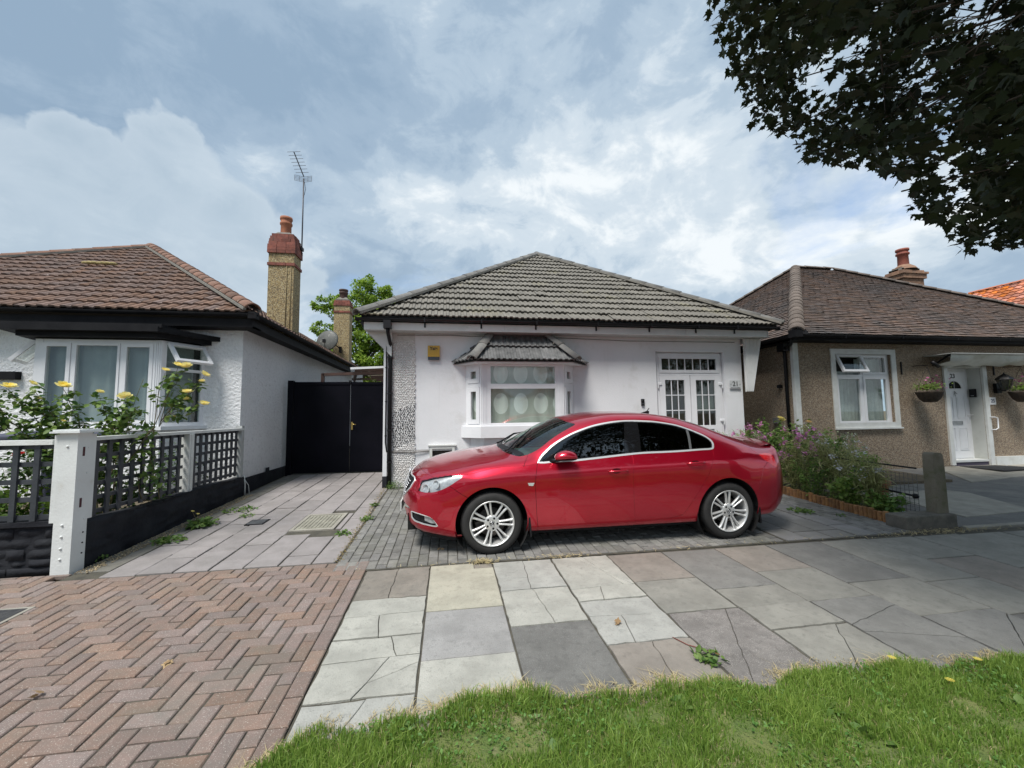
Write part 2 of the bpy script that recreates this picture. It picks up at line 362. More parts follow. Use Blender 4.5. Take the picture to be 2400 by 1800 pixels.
mTrellis = M_('blue_black_trellis_paint', (.030, .034, .042), (.05, .055, .065), 6, .5, .002, 60)
mGate = M_('black_gloss_gate', (.003, .0035, .006), (.006, .006, .010), 1.5, .5, .0012, 2.5, 3, spec=.07)
mBrass = M_('brass', (.55, .40, .14), None, rough=.35, metal=1)
mChrome = M_('bright_trim', (.82, .83, .85), None, rough=.12, metal=1)
mSteel = M_('galvanised_steel', (.45, .46, .47), (.33, .34, .35), 10, .45, metal=.8)
mGlassHouse = glass('window_glass', (.93, .96, .94), .96)
mGlassDark = glass('door_glass', (.80, .84, .82), .85)
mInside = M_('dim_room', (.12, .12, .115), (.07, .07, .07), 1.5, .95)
mLoom = M_('orange_lump', (.45, .36, .16), (.30, .26, .12), 20, .9, .01, 60)
print('helpers ok')
# ------------------------------------------------------------------ ground and paving
SLOPE = .035; TH = math.atan(SLOPE)
def gz(y): return SLOPE*(y-4.25)
GM = Matrix.Translation((0, 4.25, 0)) @ Matrix.Rotation(TH, 4, 'X')
def sheet(name, x0, x1, y0, y1, mat, dz, parent=None, kind='structure', thick=.05):
    mb = MB(); mb.box(x0, x1, y0-4.25, y1-4.25, dz-thick, dz, M=GM); o = mb.build(name, mat, parent)
    if parent is None: o['kind'] = kind
    return o
prof = [(-900, -.33), (-.62, -.33), (-.60, gz(-.6)-.07), (4.25, -.045), (14, gz(14)-.045), (900, gz(14)-.045)]
mb = MB(); vs = []; fs = []
for y, z in prof: vs += [(-900, y, z), (900, y, z)]
for i in range(len(prof)-1): fs.append((2*i, 2*i+1, 2*i+3, 2*i+2))
mb.add(vs, fs); g = mb.build('ground', mSoil); g['kind'] = 'structure'
mb = MB(); mb.box(-200, 200, -8.5, -.62, -.36, -.30); road = mb.build('road', mAsphalt); road['kind'] = 'structure'
# kerb stones of the near side
kerb = MB(); kerb.box(-60, 60, -.61, -.49, -.34, gz(-.55)+.0); k = kerb.build('kerb', mConc); k['kind'] = 'structure'
op = MB(); op.box(-200, 200, -12.4, -8.5, -.40, -.19); o = op.build('far_pavement', mConc); o['kind'] = 'structure'

def flat_piece_mesh(w, l, t=.035, bev=.004, name='piece'):
    mb = MB(); mb.box(-w/2, w/2, -l/2, l/2, -t, 0, bev=bev); return mb.mesh(name)
def place(name, me, parent, x, y, rot=0, dz=0, tilt=(0, 0), mat=None):
    M = GM @ Matrix.Translation((x, y-4.25, dz)) @ Matrix.Rotation(rot, 4, 'Z') @ Matrix.Rotation(tilt[0], 4, 'X') @ Matrix.Rotation(tilt[1], 4, 'Y')
    return obj(name, me, parent, M, mat)
def polyshrink(poly, d):
    n = len(poly); out = []; ar = sum(poly[i][0]*poly[(i+1) % n][1]-poly[(i+1) % n][0]*poly[i][1] for i in range(n))
    s = 1 if ar > 0 else -1
    for i in range(n):
        p0, p1, p2 = Vector(poly[i-1]), Vector(poly[i]), Vector(poly[(i+1) % n])
        a = (p1-p0).normalized(); b = (p2-p1).normalized()
        n1 = Vector((-a.y, a.x))*s; n2 = Vector((-b.y, b.x))*s
        k = (n1+n2); k = k/max(k.length_squared/2, .35); out.append((p1.x+k.x*d, p1.y+k.y*d))
    return out
from mathutils import noise as mnoise
def jag(poly, amp=.008, step=.05):
    out = []; n = len(poly)
    for i in range(n):
        a, b = Vector(poly[i]), Vector(poly[(i+1) % n]); k = max(1, int((b-a).length/step))
        for j in range(k):
            p = a+(b-a)*j/k; q = mnoise.noise_vector(Vector((p.x*14, p.y*14, 3.3)))
            out.append((p.x+q.x*amp, p.y+q.y*amp))
    return out
def clip_half(poly, p, d):
    """split polygon by the line through p with direction d"""
    nx, ny = -d[1], d[0]; L, Rr = [], []
    for i in range(len(poly)):
        a, b = poly[i], poly[(i+1) % len(poly)]
        sa = (a[0]-p[0])*nx+(a[1]-p[1])*ny; sb = (b[0]-p[0])*nx+(b[1]-p[1])*ny
        (L if sa >= 0 else Rr).append(a)
        if sa*sb < 0:
            t = sa/(sa-sb); q = (a[0]+(b[0]-a[0])*t, a[1]+(b[1]-a[1])*t); L.append(q); Rr.append(q)
    return [q for q in (L, Rr) if len(q) > 2]
def slab_poly(name, poly, parent, mat, dz=0, t=.035, bev=.005, jg=.0015):
    """bevelled slab from polygon (world X,Y)"""
    p0 = jag(poly, jg, .07); p1 = polyshrink(p0, bev); n = len(p0)
    cx = sum(p[0] for p in poly)/len(poly); cy = sum(p[1] for p in poly)/len(poly)
    tx, ty = random.uniform(-.004, .004), random.uniform(-.004, .004)
    def zz(p, z): return z + (p[0]-cx)*tx + (p[1]-cy)*ty
    mb = MB()
    vs = [(p[0], p[1]-4.25, dz-t) for p in p0] + [(p[0], p[1]-4.25, zz(p, dz-bev*.8)) for p in p0] + [(p[0], p[1]-4.25, zz(p, dz)) for p in p1]
    fs = [tuple(range(2*n, 3*n))] + [(k*n+i, k*n+(i+1) % n, (k+1)*n+(i+1) % n, (k+1)*n+i) for k in (0, 1) for i in range(n)]
    mb.add([GM @ Vector(v) for v in vs], fs)
    return mb.build(name, mat, parent)

# --- red herringbone crossover
cross = sheet('red_brick_paving', -5.2, -.795, .4, 4.44, mPave, -.010)
me_brick = flat_piece_mesh(.2055, .0955, bev=.006, name='brick')
bricks = []
U0 = .107
for i in range(-29, 12):
    for j in range(2, 40):
        for k in (0, 1):
            if k == 0 and (i-j) % 4 == 0: cx, cy, rot = (i+1)*U0, (j+.5)*U0, 0
            elif k == 1 and (i-j) % 4 == 3: cx, cy, rot = (i+.5)*U0, (j+1)*U0, R(90)
            else: continue
            cx = -cx-3.660; cy += .384
            hx, hy = (.107, .0535) if rot == 0 else (.0535, .107)
            ymax = 4.44 if cx > -3.62 else 4.60
            if cx+hx < -5.0 or cx-hx > -.90 or cy-hy > ymax or cy-hy < .6: continue
            if cx+hx > -.895 or cy+hy > ymax:   # cut piece against the edging or the drive
                x1 = min(cx+hx, -.895); x0 = cx-hx; y1_ = min(cy+hy, ymax); y0_ = cy-hy
                if x1-x0 < .025 or y1_-y0_ < .022: continue
                bricks.append(((x0+x1)/2, (y0_+y1_)/2, rot, (x1-x0)-.008, (y1_-y0_)-.008)); continue
            bricks.append((cx, cy, rot, None, None))
for q in range(40):   # edging course along the flags
    y = 4.335-q*.214
    if y < .6: break
    bricks.append((-.845, y, R(90), None, None))
def vis_d(b): return (b[0]**2+(b[1])**2) + (100 if b[1] < 2.0 or b[0] < -.95*b[1]-.15 else 0)
bricks.sort(key=vis_d)
mass = MB()
for n_, b in enumerate(bricks):
    tl = (random.gauss(0, .008), random.gauss(0, .008)); dz = random.gauss(0, .0015); ang = b[2]+random.gauss(0, .008)
    if n_ < 299:
        me = me_brick if b[3] is None else flat_piece_mesh(b[3], b[4], bev=.005, name='brick_cut')
        place('brick', me, cross, b[0], b[1], ang if b[3] is None else 0, dz, tl, mBrickPave)
    else:
        M = GM @ Matrix.Translation((b[0], b[1]-4.25, dz)) @ Matrix.Rotation(ang, 4, 'Z') @ Matrix.Rotation(tl[0], 4, 'X')
        if b[3] is None: mass.box(-.1028, .1028, -.0478, .0478, -.035, 0, M=M, bev=.005)
        else:
            M = GM @ Matrix.Translation((b[0], b[1]-4.25, dz)); mass.box(-b[3]/2, b[3]/2, -b[4]/2, b[4]/2, -.035, 0, M=M, bev=.005)
mass.build('far_bricks', mBrickPaveS, cross, kind='stuff')

# --- public pavement flags
pave = sheet('pavement', -.79, 14.5, 1.0, 4.19, mPave, -.012)
cols = [(-.787, -.18), (-.18, .43), (.43, 1.03), (1.03, 1.63), (1.63, 2.235), (2.235, 2.85), (2.85, 3.465), (3.465, 4.14), (4.14, 4.75), (4.75, 5.37), (5.37, 5.98),
        (5.98, 6.6), (6.6, 7.22), (7.22, 7.85), (7.85, 8.5), (8.5, 9.15), (9.15, 9.8), (9.8, 10.5), (10.5, 11.2)]
rows = [
    [(4.19, 3.59, 'tan'), (3.59, 3.03, 'light'), (3.03, 2.44, 'light'), (2.44, 1.85, 'light2')],
    [(4.19, 3.32, 'cream'), (3.32, 2.72, 'lilac'), (2.72, 2.12, 'light')],
    [(4.18, 3.56, 'light2'), (3.56, 3.00, 'light'), (3.00, 2.12, 'dark')],
    [(4.17, 3.27, 'light'), (3.27, 2.68, 'light2'), (2.68, 2.0, 'pink')],
    [(4.16, 3.53, 'pink'), (3.53, 2.99, 'grey'), (2.99, 2.1, 'grit')],
    [(4.15, 3.28, 'slate'), (3.28, 2.66, 'grey'), (2.66, 1.9, 'grey')],
    [(4.15, 3.54, 'pink'), (3.54, 2.97, 'grey'), (2.97, 2.05, 'slate')],
    [(4.14, 3.2, 'slate'), (3.2, 2.64, 'grey'), (2.64, 1.9, 'slate')],
    [(4.13, 3.1, 'grey'), (3.1, 2.55, 'grey'), (2.55, 1.9, 'dark')]]
opts = ['grey', 'slate', 'grey', 'pink', 'dark']
cracks = {  # (col,row): splitting lines ((x,y),(dx,dy))
    (0, 0): [((-.49, 3.9), (.02, 1))],
    (0, 1): [((-.5, 3.33), (1, .03)), ((-.52, 3.3), (-.13, 1))],
    (0, 2): [((-.45, 2.79), (1, .04)), ((-.36, 2.9), (-.25, 1)), ((-.46, 2.6), (.45, 1)), ((-.48, 2.56), (1, .55))],
    (0, 3): [((-.5, 2.3), (.4, 1)), ((-.4, 2.2), (1, -.2))],
    (2, 0): [((.72, 3.85), (.05, 1)), ((.75, 3.79), (1, -.05))],
    (2, 1): [((.74, 3.3), (-.1, 1))],
    (3, 0): [((1.4, 3.9), (-.5, 1)), ((1.35, 3.5), (1, .04)), ((1.28, 3.4), (.2, 1)), ((1.5, 3.6), (.25, -1))],
    (3, 1): [((1.36, 3.02), (1, -.07)), ((1.27, 2.9), (.15, 1))],
    (5, 1): [((2.5, 2.97), (1, .02))],
    (6, 0): [], (4, 2): [((1.9, 2.55), (.5, 1))], (5, 2): [((2.5, 2.3), (.7, 1))], (6, 2): [((3.1, 2.7), (1, .3)), ((3.0, 2.5), (1, -.3))],
    (3, 2): [((1.3, 2.3), (.12, 1))], (7, 2): [((3.8, 2.3), (1, .8))]}
for ci, (x0, x1) in enumerate(cols):
    if ci < len(rows): rr = rows[ci]
    else:
        rr = []; y = 4.12-.02*(ci-9); o_ = [.6, .9, .75][ci % 3]
        first = o_
        while y > 1.2:
            l_ = first if not rr else random.choice((.6, .75, .9)); rr.append((y, y-l_, opts[(ci*5+len(rr)*3) % 5])); y -= l_
    for ri, (ya, yb, mk) in enumerate(rr):
        poly = [(x0+.0065, yb+.0065), (x1-.0065, yb+.0065), (x1-.0065, ya-.0065), (x0+.0065, ya-.0065)]
        if (ci, ri) == (1, 0): poly = [(x0+.005, yb+.005), (x1-.005, yb+.005), (x1-.005, ya-.13), (x1-.19, ya-.13), (x1-.19, ya-.005), (x0+.005, ya-.005)]
        dz = random.gauss(0, .0015)
        if cracks.get((ci, ri)):
            ps = [poly]
            for k_, (p, d) in enumerate(cracks[(ci, ri)]):
                new = []
                for q_ in ps:
                    # a crack only runs through pieces that hold its starting point, after the first two
                    inside = (min(v[0] for v in q_)-.02 <= p[0] <= max(v[0] for v in q_)+.02 and min(v[1] for v in q_)-.02 <= p[1] <= max(v[1] for v in q_)+.02)
                    new += clip_half(q_, p, d) if (inside or k_ < 1) else [q_]
                ps = new
            for q_ in ps:
                q2 = jag(polyshrink(q_, .0028), .012, .06)
                slab_poly('flagstone', q2, pave, SL[mk], dz+random.gauss(0, .0012), bev=.003, jg=0)
        else: slab_poly('flagstone', poly, pave, SL[mk], dz)
# small brown infill where the cream flag is notched
slab_poly('flagstone', [(.245, 4.075), (.42, 4.075), (.42, 4.18), (.245, 4.18)], pave, SL['tan'], -.006)

# --- forecourt of grey blocks under the car
fore = sheet('block_paved_forecourt', -1.14, 5.64, 4.215, 8.09, mPave, -.011)
me_blk = flat_piece_mesh(.183, .0935, bev=.005, name='block')
blocks = []
nx_ = 49
for c in range(nx_):
    x = -1.06+c*.1; off = 0 if c % 2 else .1
    y = 4.335-off if off == 0 else 4.235
    yy = 4.24
    if off: blocks.append((x, 4.24+.045, .09)); yy = 4.335
    while yy+.2 < 8.1:
        blocks.append((x, yy+.1, .2)); yy += .2
for c in range(6):   # narrow strip along the log edging
    x = 5.13+c*.1; yy = 4.24 + (.1 if c % 2 else 0)
    if c % 2: blocks.append((x, 4.285, .09))
    while yy+.2 < 8.1: blocks.append((x, yy+.1, .2)); yy += .2
def bv(b):
    hid = 0
    if 4.7 < b[1] < 6.6 and -.1 < b[0] < 3.9: hid = 300
    if b[1] > 6.5 and b[0] > -.3: hid = 300
    return b[0]**2*.5+b[1]**2+hid
blocks.sort(key=bv); mass = MB()
for n_, (x, y, l_) in enumerate(blocks):
    dz = random.gauss(0, .0018); tl = (random.gauss(0, .008), random.gauss(0, .01)); an = R(90)+random.gauss(0, .012)
    if n_ < 299 and l_ > .15: place('paving_block', me_blk, fore, x, y, an, dz, tl, mGreyBlock)
    elif n_ < 299: place('paving_block', flat_piece_mesh(.096, l_-.004, bev=.005, name='block_cut'), fore, x, y, 0, dz, tl, mGreyBlock)
    else:
        M = GM @ Matrix.Translation((x, y-4.25, dz)) @ Matrix.Rotation(an-R(90), 4, 'Z') @ Matrix.Rotation(tl[0], 4, 'X'); mass.box(-.0465, .0465, -l_/2+.0085, l_/2-.0085, -.035, 0, M=M, bev=.005)
mass.build('far_paving_blocks', mGreyBlockS, fore, kind='stuff')
def slab_columns(parent, xs, y0, y1, mat, name, skip=None, seed=3, gap=.008):
    rr = random.Random(seed)
    for c in range(len(xs)-1):
        y = y0; first = True
        while y < y1-.05:
            l_ = rr.choice((.3, .45, .6, .6)) if not first else rr.choice((.25, .4, .55, .6)); first = False
            ye = min(y+l_, y1)
            if y1-ye < .12: ye = y1
            if not (skip and skip((xs[c]+xs[c+1])/2, (y+ye)/2)):
                slab_poly(name, [(xs[c]+gap, y+gap), (xs[c+1]-gap, y+gap), (xs[c+1]-gap, ye-gap), (xs[c]+gap, ye-gap)], parent, mat, rr.gauss(0, .003), bev=.006, jg=.006)
            y = ye
slab_columns(fore, [3.84, 4.14, 4.46, 4.78, 5.08], 4.24, 8.05, mDriveSlab2, 'paving_slab', seed=8)

# --- shared driveway to the gate
drive = sheet('driveway', -3.56, -1.12, 4.45, 11.5, mPave, -.012)
slab_columns(drive, [-3.25, -2.93, -2.62, -2.31, -2.0, -1.68, -1.37, -1.13], 4.46, 9.86, mDriveSlab, 'driveway_slab',
             skip=lambda x, y: (-2.0 < x < -1.45 and 5.6 < y < 6.35), seed=5)
for (xa, xb, ya, yb) in ((-2.0, -1.95, 5.55, 6.4), (-1.5, -1.4, 5.6, 6.35)):
    pass
def gravel_strip(name, x0, x1, y0, y1, n, label, cat, mats, dz=0, smax=.014):
    r = np.random.default_rng(5); V = []; F = []; RN = []
    base = np.array([(1, 0, 0), (-.6, .8, 0), (-.5, -.9, 0), (0, 0, .8), (.2, .1, -.6)])
    fc = np.array([(0, 1, 3), (1, 2, 3), (2, 0, 3), (1, 0, 4), (2, 1, 4), (0, 2, 4)])
    for i in range(n):
        s = r.uniform(.004, smax); x = r.uniform(x0, x1); y = r.uniform(y0, y1); a = r.uniform(0, 6.28); c, sn = math.cos(a), math.sin(a)
        b = base*s*r.uniform(.6, 1.3, 3); V.append(np.stack([x+b[:, 0]*c-b[:, 1]*sn, y+b[:, 0]*sn+b[:, 1]*c, gz(y)+dz+b[:, 2]], -1)); F.append(fc+5*i); RN += [r.random()]*5
    o = obj(name, npmesh(name, np.concatenate(V), [np.concatenate(F)], RN), None, None, mats); tag(o, label, cat, kind='stuff'); return o
mGravel = M_('ochre_gravel', (.40, .32, .20), (.26, .21, .14), 30, .95, rnd=.4, attr=True)
sheet('driveway_margin', -3.56, -3.26, 4.62, 9.9, M_('margin_concrete', (.20, .19, .17), (.13, .125, .105), 6, .95, .006, 60), -.004, drive)
gravel_strip('gravel', -3.55, -3.40, 4.60, 7.9, 1500, 'loose ochre gravel along the foot of the black wall', 'gravel', mGravel)
# inspection cover and drain
cv = empty('manhole_cover', (-1.73, 5.98, gz(5.98)), 'rusty pale ribbed inspection cover set in the pink grey driveway slabs', 'manhole cover')
mCover = M_('weathered_cover', (.33, .32, .26), (.22, .21, .17), 8, .8, .003, 90, stain=(.20, .13, .07), stscale=7, stth=(.6, .8))
mb = MB(); 
for (a, b_, c, d) in ((-2.0, -1.46, 5.60, 5.645), (-2.0, -1.46, 6.315, 6.36), (-2.0, -1.955, 5.645, 6.315), (-1.505, -1.46, 5.645, 6.315)): mb.box(a, b_, c-4.25, d-4.25, -.03, .004, M=GM)
mb.build('cover_frame', mConc, cv)
mb = MB(); mb.box(-1.95, -1.51, 5.65-4.25, 6.31-4.25, -.03, -.002, M=GM); mb.build('lid', mCover, cv)
for i in range(9):
    mb = MB(); x = -1.92+i*.0475; mb.box(x, x+.02, 5.70-4.25, 6.26-4.25, -.002, .005, M=GM, bev=.002); mb.build('rib', mCover, cv)
for k_, (xa, xb) in enumerate(((-2.31, -2.004), (-1.456, -1.37))): slab_poly('driveway_slab', [(xa+.02, 5.62), (xb-.006, 5.62), (xb-.006, 6.34), (xa+.02, 6.34)], drive, mDriveSlab, .001)
dr = empty('drain_grate', (-2.56, 6.09, gz(6.09)), 'small dark square drain grate beside the black side wall', 'drain')
mb = MB(); mb.box(-2.68, -2.45, 5.97-4.25, 6.21-4.25, -.02, .006, M=GM); mb.build('grate_plate', mBlackPlastic, dr)
for i in range(5):
    mb = MB(); mb.box(-2.66, -2.47, 6.0+i*.04-4.25, 6.012+i*.04-4.25, .006, .012, M=GM); mb.build('grate_bar', mSteel, dr)
mh = empty('utility_cover', (-3.62, 3.66, gz(3.66)), 'dark iron utility cover in the red brick paving at the left edge', 'manhole cover')
mb = MB(); mb.box(-3.95, -3.27, 3.40-4.25, 3.92-4.25, -.03, .0035, M=GM); mb.build('cover_frame', mConc, mh)
mb = MB(); mb.box(-3.92, -3.30, 3.43-4.25, 3.89-4.25, .0036, .0065, M=GM); mb.build('lid', M_('cast_iron', (.05, .05, .055), (.09, .09, .09), 20, .6, .003, 120, metal=.4), mh)
mb = MB(); mb.box(-3.86, -3.40, 3.50-4.25, 3.80-4.25, .0066, .009, M=GM); mb.build('lid_infill', mConc, mh)

# --- next door's front path (right)
mPath = M_('worn_tarmac', (.13, .128, .122), (.18, .175, .165), 5, .95, .004, 120, speck=(.28, .27, .25), sscale=120, samt=.3, stain=(.24, .23, .205), stscale=1.1, stth=(.5, .7))
path = sheet('front_path', 6.33, 19, 4.30, 7.98, mPath, -.006)
slab_poly('concrete_patch', [(6.95, 4.62), (8.3, 4.72), (8.75, 5.75), (8.55, 6.05), (7.1, 6.0)], path, mConc, .006, jg=.01)
slab_poly('concrete_patch', [(9.9, 6.45), (12.6, 6.9), (13.2, 7.98), (11.2, 7.98)], path, mConc, .008, jg=.006)
slab_poly('concrete_patch', [(12.9, 7.2), (19, 7.0), (19, 7.98), (13.3, 7.98)], path, mConc, .009, jg=.006)
mb = MB(); mb.box(6.36, 14.5, 4.215-4.25, 4.295-4.25, -.05, .012, M=GM, bev=.006); mb.build('path_kerb', mConc, path)
bed = MB(); bed.box(5.72, 6.33, 4.50-4.25, 8.0-4.25, -.05, .05, M=GM); bed.box(6.33, 9.6, 6.55-4.25, 8.0-4.25, -.05, .045, M=GM); o = bed.build('flower_bed_soil', mSoil); o['kind'] = 'structure'
# front garden behind the trellis (left)
sheet('front_garden_soil', -12, -3.78, 4.75, 7.99, mSoil, .06)

# --- grass verge
sheet('verge_left', -60, -5.25, -.48, 4.5, mGrassBase, -.03)
def gedge(x): return 2.25 + .05*math.sin(x*2.3+1) + .035*math.sin(x*6.1) + .02*math.sin(x*17) - (max(0, x-2.0)*.15 if x < 9 else .77) - max(0, (-.62-x))*.75
mb = MB(); vs = []; fs = []; xs_ = list(np.arange(-1.6, 9, .04))+[12, 20, 40]; ts_ = (0, .03, .1, .25, .5, 1)
for x in xs_:
    e = gedge(x)-.035
    for t in ts_:
        y = e+(-.48-e)*t; vs.append((x, y, gz(y)+(-.01 if t == 0 else .014+.008*mnoise.noise(Vector((x*6, y*6, 2)))+.010*min(1, t*6))))
for i in range(len(xs_)-1):
    for j in range(5): fs.append((i*6+j, i*6+j+1, (i+1)*6+j+1, (i+1)*6+j))
mb.add(vs, fs, smooth=True); vg = mb.build('verge', mGrassBase); vg['kind'] = 'structure'
def grass_blades(name, n, x0, x1, label, mat, hmin, hmax, wid, yf, lean=.5, seed=1, zoff=.012):
    r = np.random.default_rng(seed)
    x = r.uniform(x0, x1, n*2); y0_, y1_ = yf; ed = np.array([gedge(a) for a in x])
    y = y0_(ed) + (y1_(ed)-y0_(ed))*r.random(n*2)
    clump = np.array([mnoise.noise(Vector((a*3.2, b*3.2, 0))) for a, b in zip(x, y)]); fine = np.array([mnoise.noise(Vector((a*11, b*11, 5))) for a, b in zip(x, y)])
    keep = (r.random(n*2) < np.clip(.80+clump*.7+fine*.9, .12, 1)); x, y, clump = x[keep][:n], y[keep][:n], clump[keep][:n]; n = len(x)
    h = r.uniform(hmin, hmax, n)*(1+clump*1.0); a = r.uniform(0, 6.283, n); w = wid*r.uniform(.6, 1.4, n)
    z = SLOPE*(y-4.25)+zoff; ln = r.normal(0, lean, n)*h; ld = r.uniform(0, 6.283, n)
    # tufts lean the same way
    tf = np.array([mnoise.noise(Vector((p*5, q*5, 9))) for p, q in zip(x, y)])*9; ld = np.where(r.random(n) < .6, tf, ld)
    lx, ly = np.cos(ld)*ln, np.sin(ld)*ln; sx, sy = np.cos(a)*w/2, np.sin(a)*w/2
    V = np.stack([
        np.stack([x-sx, y-sy, z], -1), np.stack([x+sx, y+sy, z], -1),
        np.stack([x-sx*.8+lx*.3, y-sy*.8+ly*.3, z+h*.55], -1), np.stack([x+sx*.8+lx*.3, y+sy*.8+ly*.3, z+h*.55], -1),
        np.stack([x+lx, y+ly, z+np.maximum(h*(1-.35*np.abs(ln/np.maximum(h, 1e-4))), .01)], -1)], 1).reshape(-1, 3)
    b = np.arange(n)[:, None]*5
    o = obj(name, npmesh(name, V, [b+np.array([[0, 1, 3, 2]]), b+np.array([[2, 3, 4]])], np.repeat(np.clip(r.random(n)*.75+clump*.5, 0, 1), 5)), None, None, mat)
    tag(o, label, 'grass', kind='stuff'); return o
mGrass = leafmat('grass_blade', (.145, .265, .04), (.37, .50, .11), .5, .5)
mStraw = leafmat('dry_grass', (.42, .34, .17), (.58, .50, .30), .2, .8)
grass_blades('grass', 150000, -1.2, 6.0, 'lush uneven green grass of the street verge', mGrass, .022, .075, .0046, (lambda e: e*0+1.15, lambda e: e-.02), seed=2)
grass_blades('dry_grass', 22000, -1.2, 7.5, 'straw coloured dead blades among the verge grass', mStraw, .02, .05, .003, (lambda e: e*0+.8, lambda e: e), .9, seed=3)
grass_blades('straw', 16000, -1.1, 6.0, 'pale dry cuttings where verge meets flagstones', mStraw, .006, .022, .004, (lambda e: e-.12, lambda e: e+.07+.03*np.sin(e*300)), 3.2, seed=4, zoff=.004)
r = np.random.default_rng(41); n = 9000; x = r.uniform(-1.0, 6, n); e = np.array([gedge(a) for a in x]); y = e-.03-r.random(n)**1.3*(e-1.1)
kn = np.array([mnoise.noise(Vector((a*2.1, b*2.1, 30))) for a, b in zip(x, y)]); k_ = kn > .02; CLOVER = np.stack([x[k_], y[k_], SLOPE*(y[k_]-4.25)+.02+r.random(k_.sum())*.035], -1)
print('ground ok')
# ------------------------------------------------------------------ roofs
def tile_proto(w, l, rolls, hgt, t=.014, lift=.042, nseg=6):
    """tile profile: (a across, b up slope, n out); lower edge thick, each course rides on the one below"""
    k = rolls*nseg; vs = []; fs = []
    def pr(u):
        q = (u*rolls) % 1.0
        return hgt*(1 if q < .42 else max(0, 1-(q-.42)/.10) if q < .52 else 0 if q < .88 else (q-.88)/.12)
    us = sorted(set([0, 1] + [(r_+q)/rolls for r_ in range(rolls) for q in (0, .42, .52, .88)]))
    us = [u for u in us if u <= 1]
    n = len(us)
    for u in us: vs.append((u*w, 0, lift+pr(u if u < 1 else 0)))          # lower edge top
    for u in us: vs.append((u*w, l, pr(u if u < 1 else 0)))               # upper edge
    for u in us: vs.append((u*w, 0, lift+pr(u if u < 1 else 0)-t-.012))   # nose underside
    for i in range(n-1): fs += [(i, i+1, n+i+1, n+i), (2*n+i, 2*n+i+1, i+1, i)]
    return vs, fs
def plain_tile(w, l, t=.011, lift=.013):
    vs = [(0.001, 0, lift), (w-.001, 0, lift), (w-.001, l, 0), (.001, l, 0), (0.001, 0, lift-t), (w-.001, 0, lift-t)]
    return vs, [(0, 1, 2, 3), (4, 5, 1, 0)]
def convex_in(poly, p, eps=1e-4):
    for i in range(len(poly)):
        a, b = poly[i], poly[(i+1) % len(poly)]
        if (b[0]-a[0])*(p[1]-a[1])-(b[1]-a[1])*(p[0]-a[0]) < -eps: return False
    return True
def slope_tiles(parent, O, A, B, poly, proto, w, l, mat, matS, name, nmax, key, jitter=.002, half=False, massname='far_tiles', visible=None):
    """poly (convex, counter clockwise) in (a,b) slope coordinates"""
    O, A, B = Vector(O), Vector(A).normalized(), Vector(B).normalized(); Nn = A.cross(B)
    if Nn.z < 0: Nn = -Nn
    M = Matrix(((A.x, B.x, Nn.x, O.x), (A.y, B.y, Nn.y, O.y), (A.z, B.z, Nn.z, O.z), (0, 0, 0, 1)))
    pv, pf = proto; me0 = None; cand = []
    bmax = max(p[1] for p in poly); a0 = min(p[0] for p in poly); a1 = max(p[0] for p in poly)
    j = 0
    while j*l < bmax-.02:
        sh = (w/2 if (half and j % 2) else 0); na = int((a1-a0)/w)+3
        for i in range(-1, na):
            x = a0+i*w-sh; y = j*l
            cs = [(x, y), (x+w, y), (x+w, y+l), (x, y+l)]
            ins = [convex_in(poly, c) for c in cs]
            if all(ins): cand.append((x, y, False))
            elif any(ins) or convex_in(poly, (x+w/2, y+l/2)) or convex_in(poly, (x+w/2, y+.01)): cand.append((x, y, True))
        j += 1
    cand.sort(key=lambda c: key(M @ Vector((c[0], c[1], 0)))); mass = MB(); k = 0
    for x, y, cut in cand:
        jz = random.gauss(0, jitter); jr = random.gauss(0, .007)
        Ml = Matrix.Translation((x, y, jz)) @ Matrix.Rotation(jr, 4, 'Z')
        if cut:
            bm = bmesh.new(); vv = [bm.verts.new(Ml @ Vector(v)) for v in pv]
            for f in pf: bm.faces.new([vv[q] for q in f])
            for e in range(len(poly)):
                p, q = poly[e], poly[(e+1) % len(poly)]
                if abs(p[1]) < 1e-6 and abs(q[1]) < 1e-6: continue
                nrm = Vector((-(q[1]-p[1]), q[0]-p[0], 0))
                bmesh.ops.bisect_plane(bm, geom=bm.verts[:]+bm.edges[:]+bm.faces[:], plane_co=Vector((p[0], p[1], 0)), plane_no=nrm, clear_inner=True)
            bm.verts.index_update()
            vs = [v.co.copy() for v in bm.verts]; fs = [tuple(v.index for v in f.verts) for f in bm.faces]; bm.free()
            if not fs: continue
        else: vs = [Ml @ Vector(v) for v in pv]; fs = pf
        if k < nmax:
            if cut:
                me = bpy.data.meshes.new(name); me.from_pydata([tuple(v) for v in vs], [], fs); obj(name, me, parent, M, mat)
            else:
                if me0 is None: me0 = bpy.data.meshes.new(name); me0.from_pydata(pv, [], pf)
                obj(name, me0, parent, M @ Ml, mat)
            k += 1
        else: mass.add([M @ v for v in vs], fs)
    if mass.v: mass.build(massname, matS, parent, kind='stuff', fix=False)
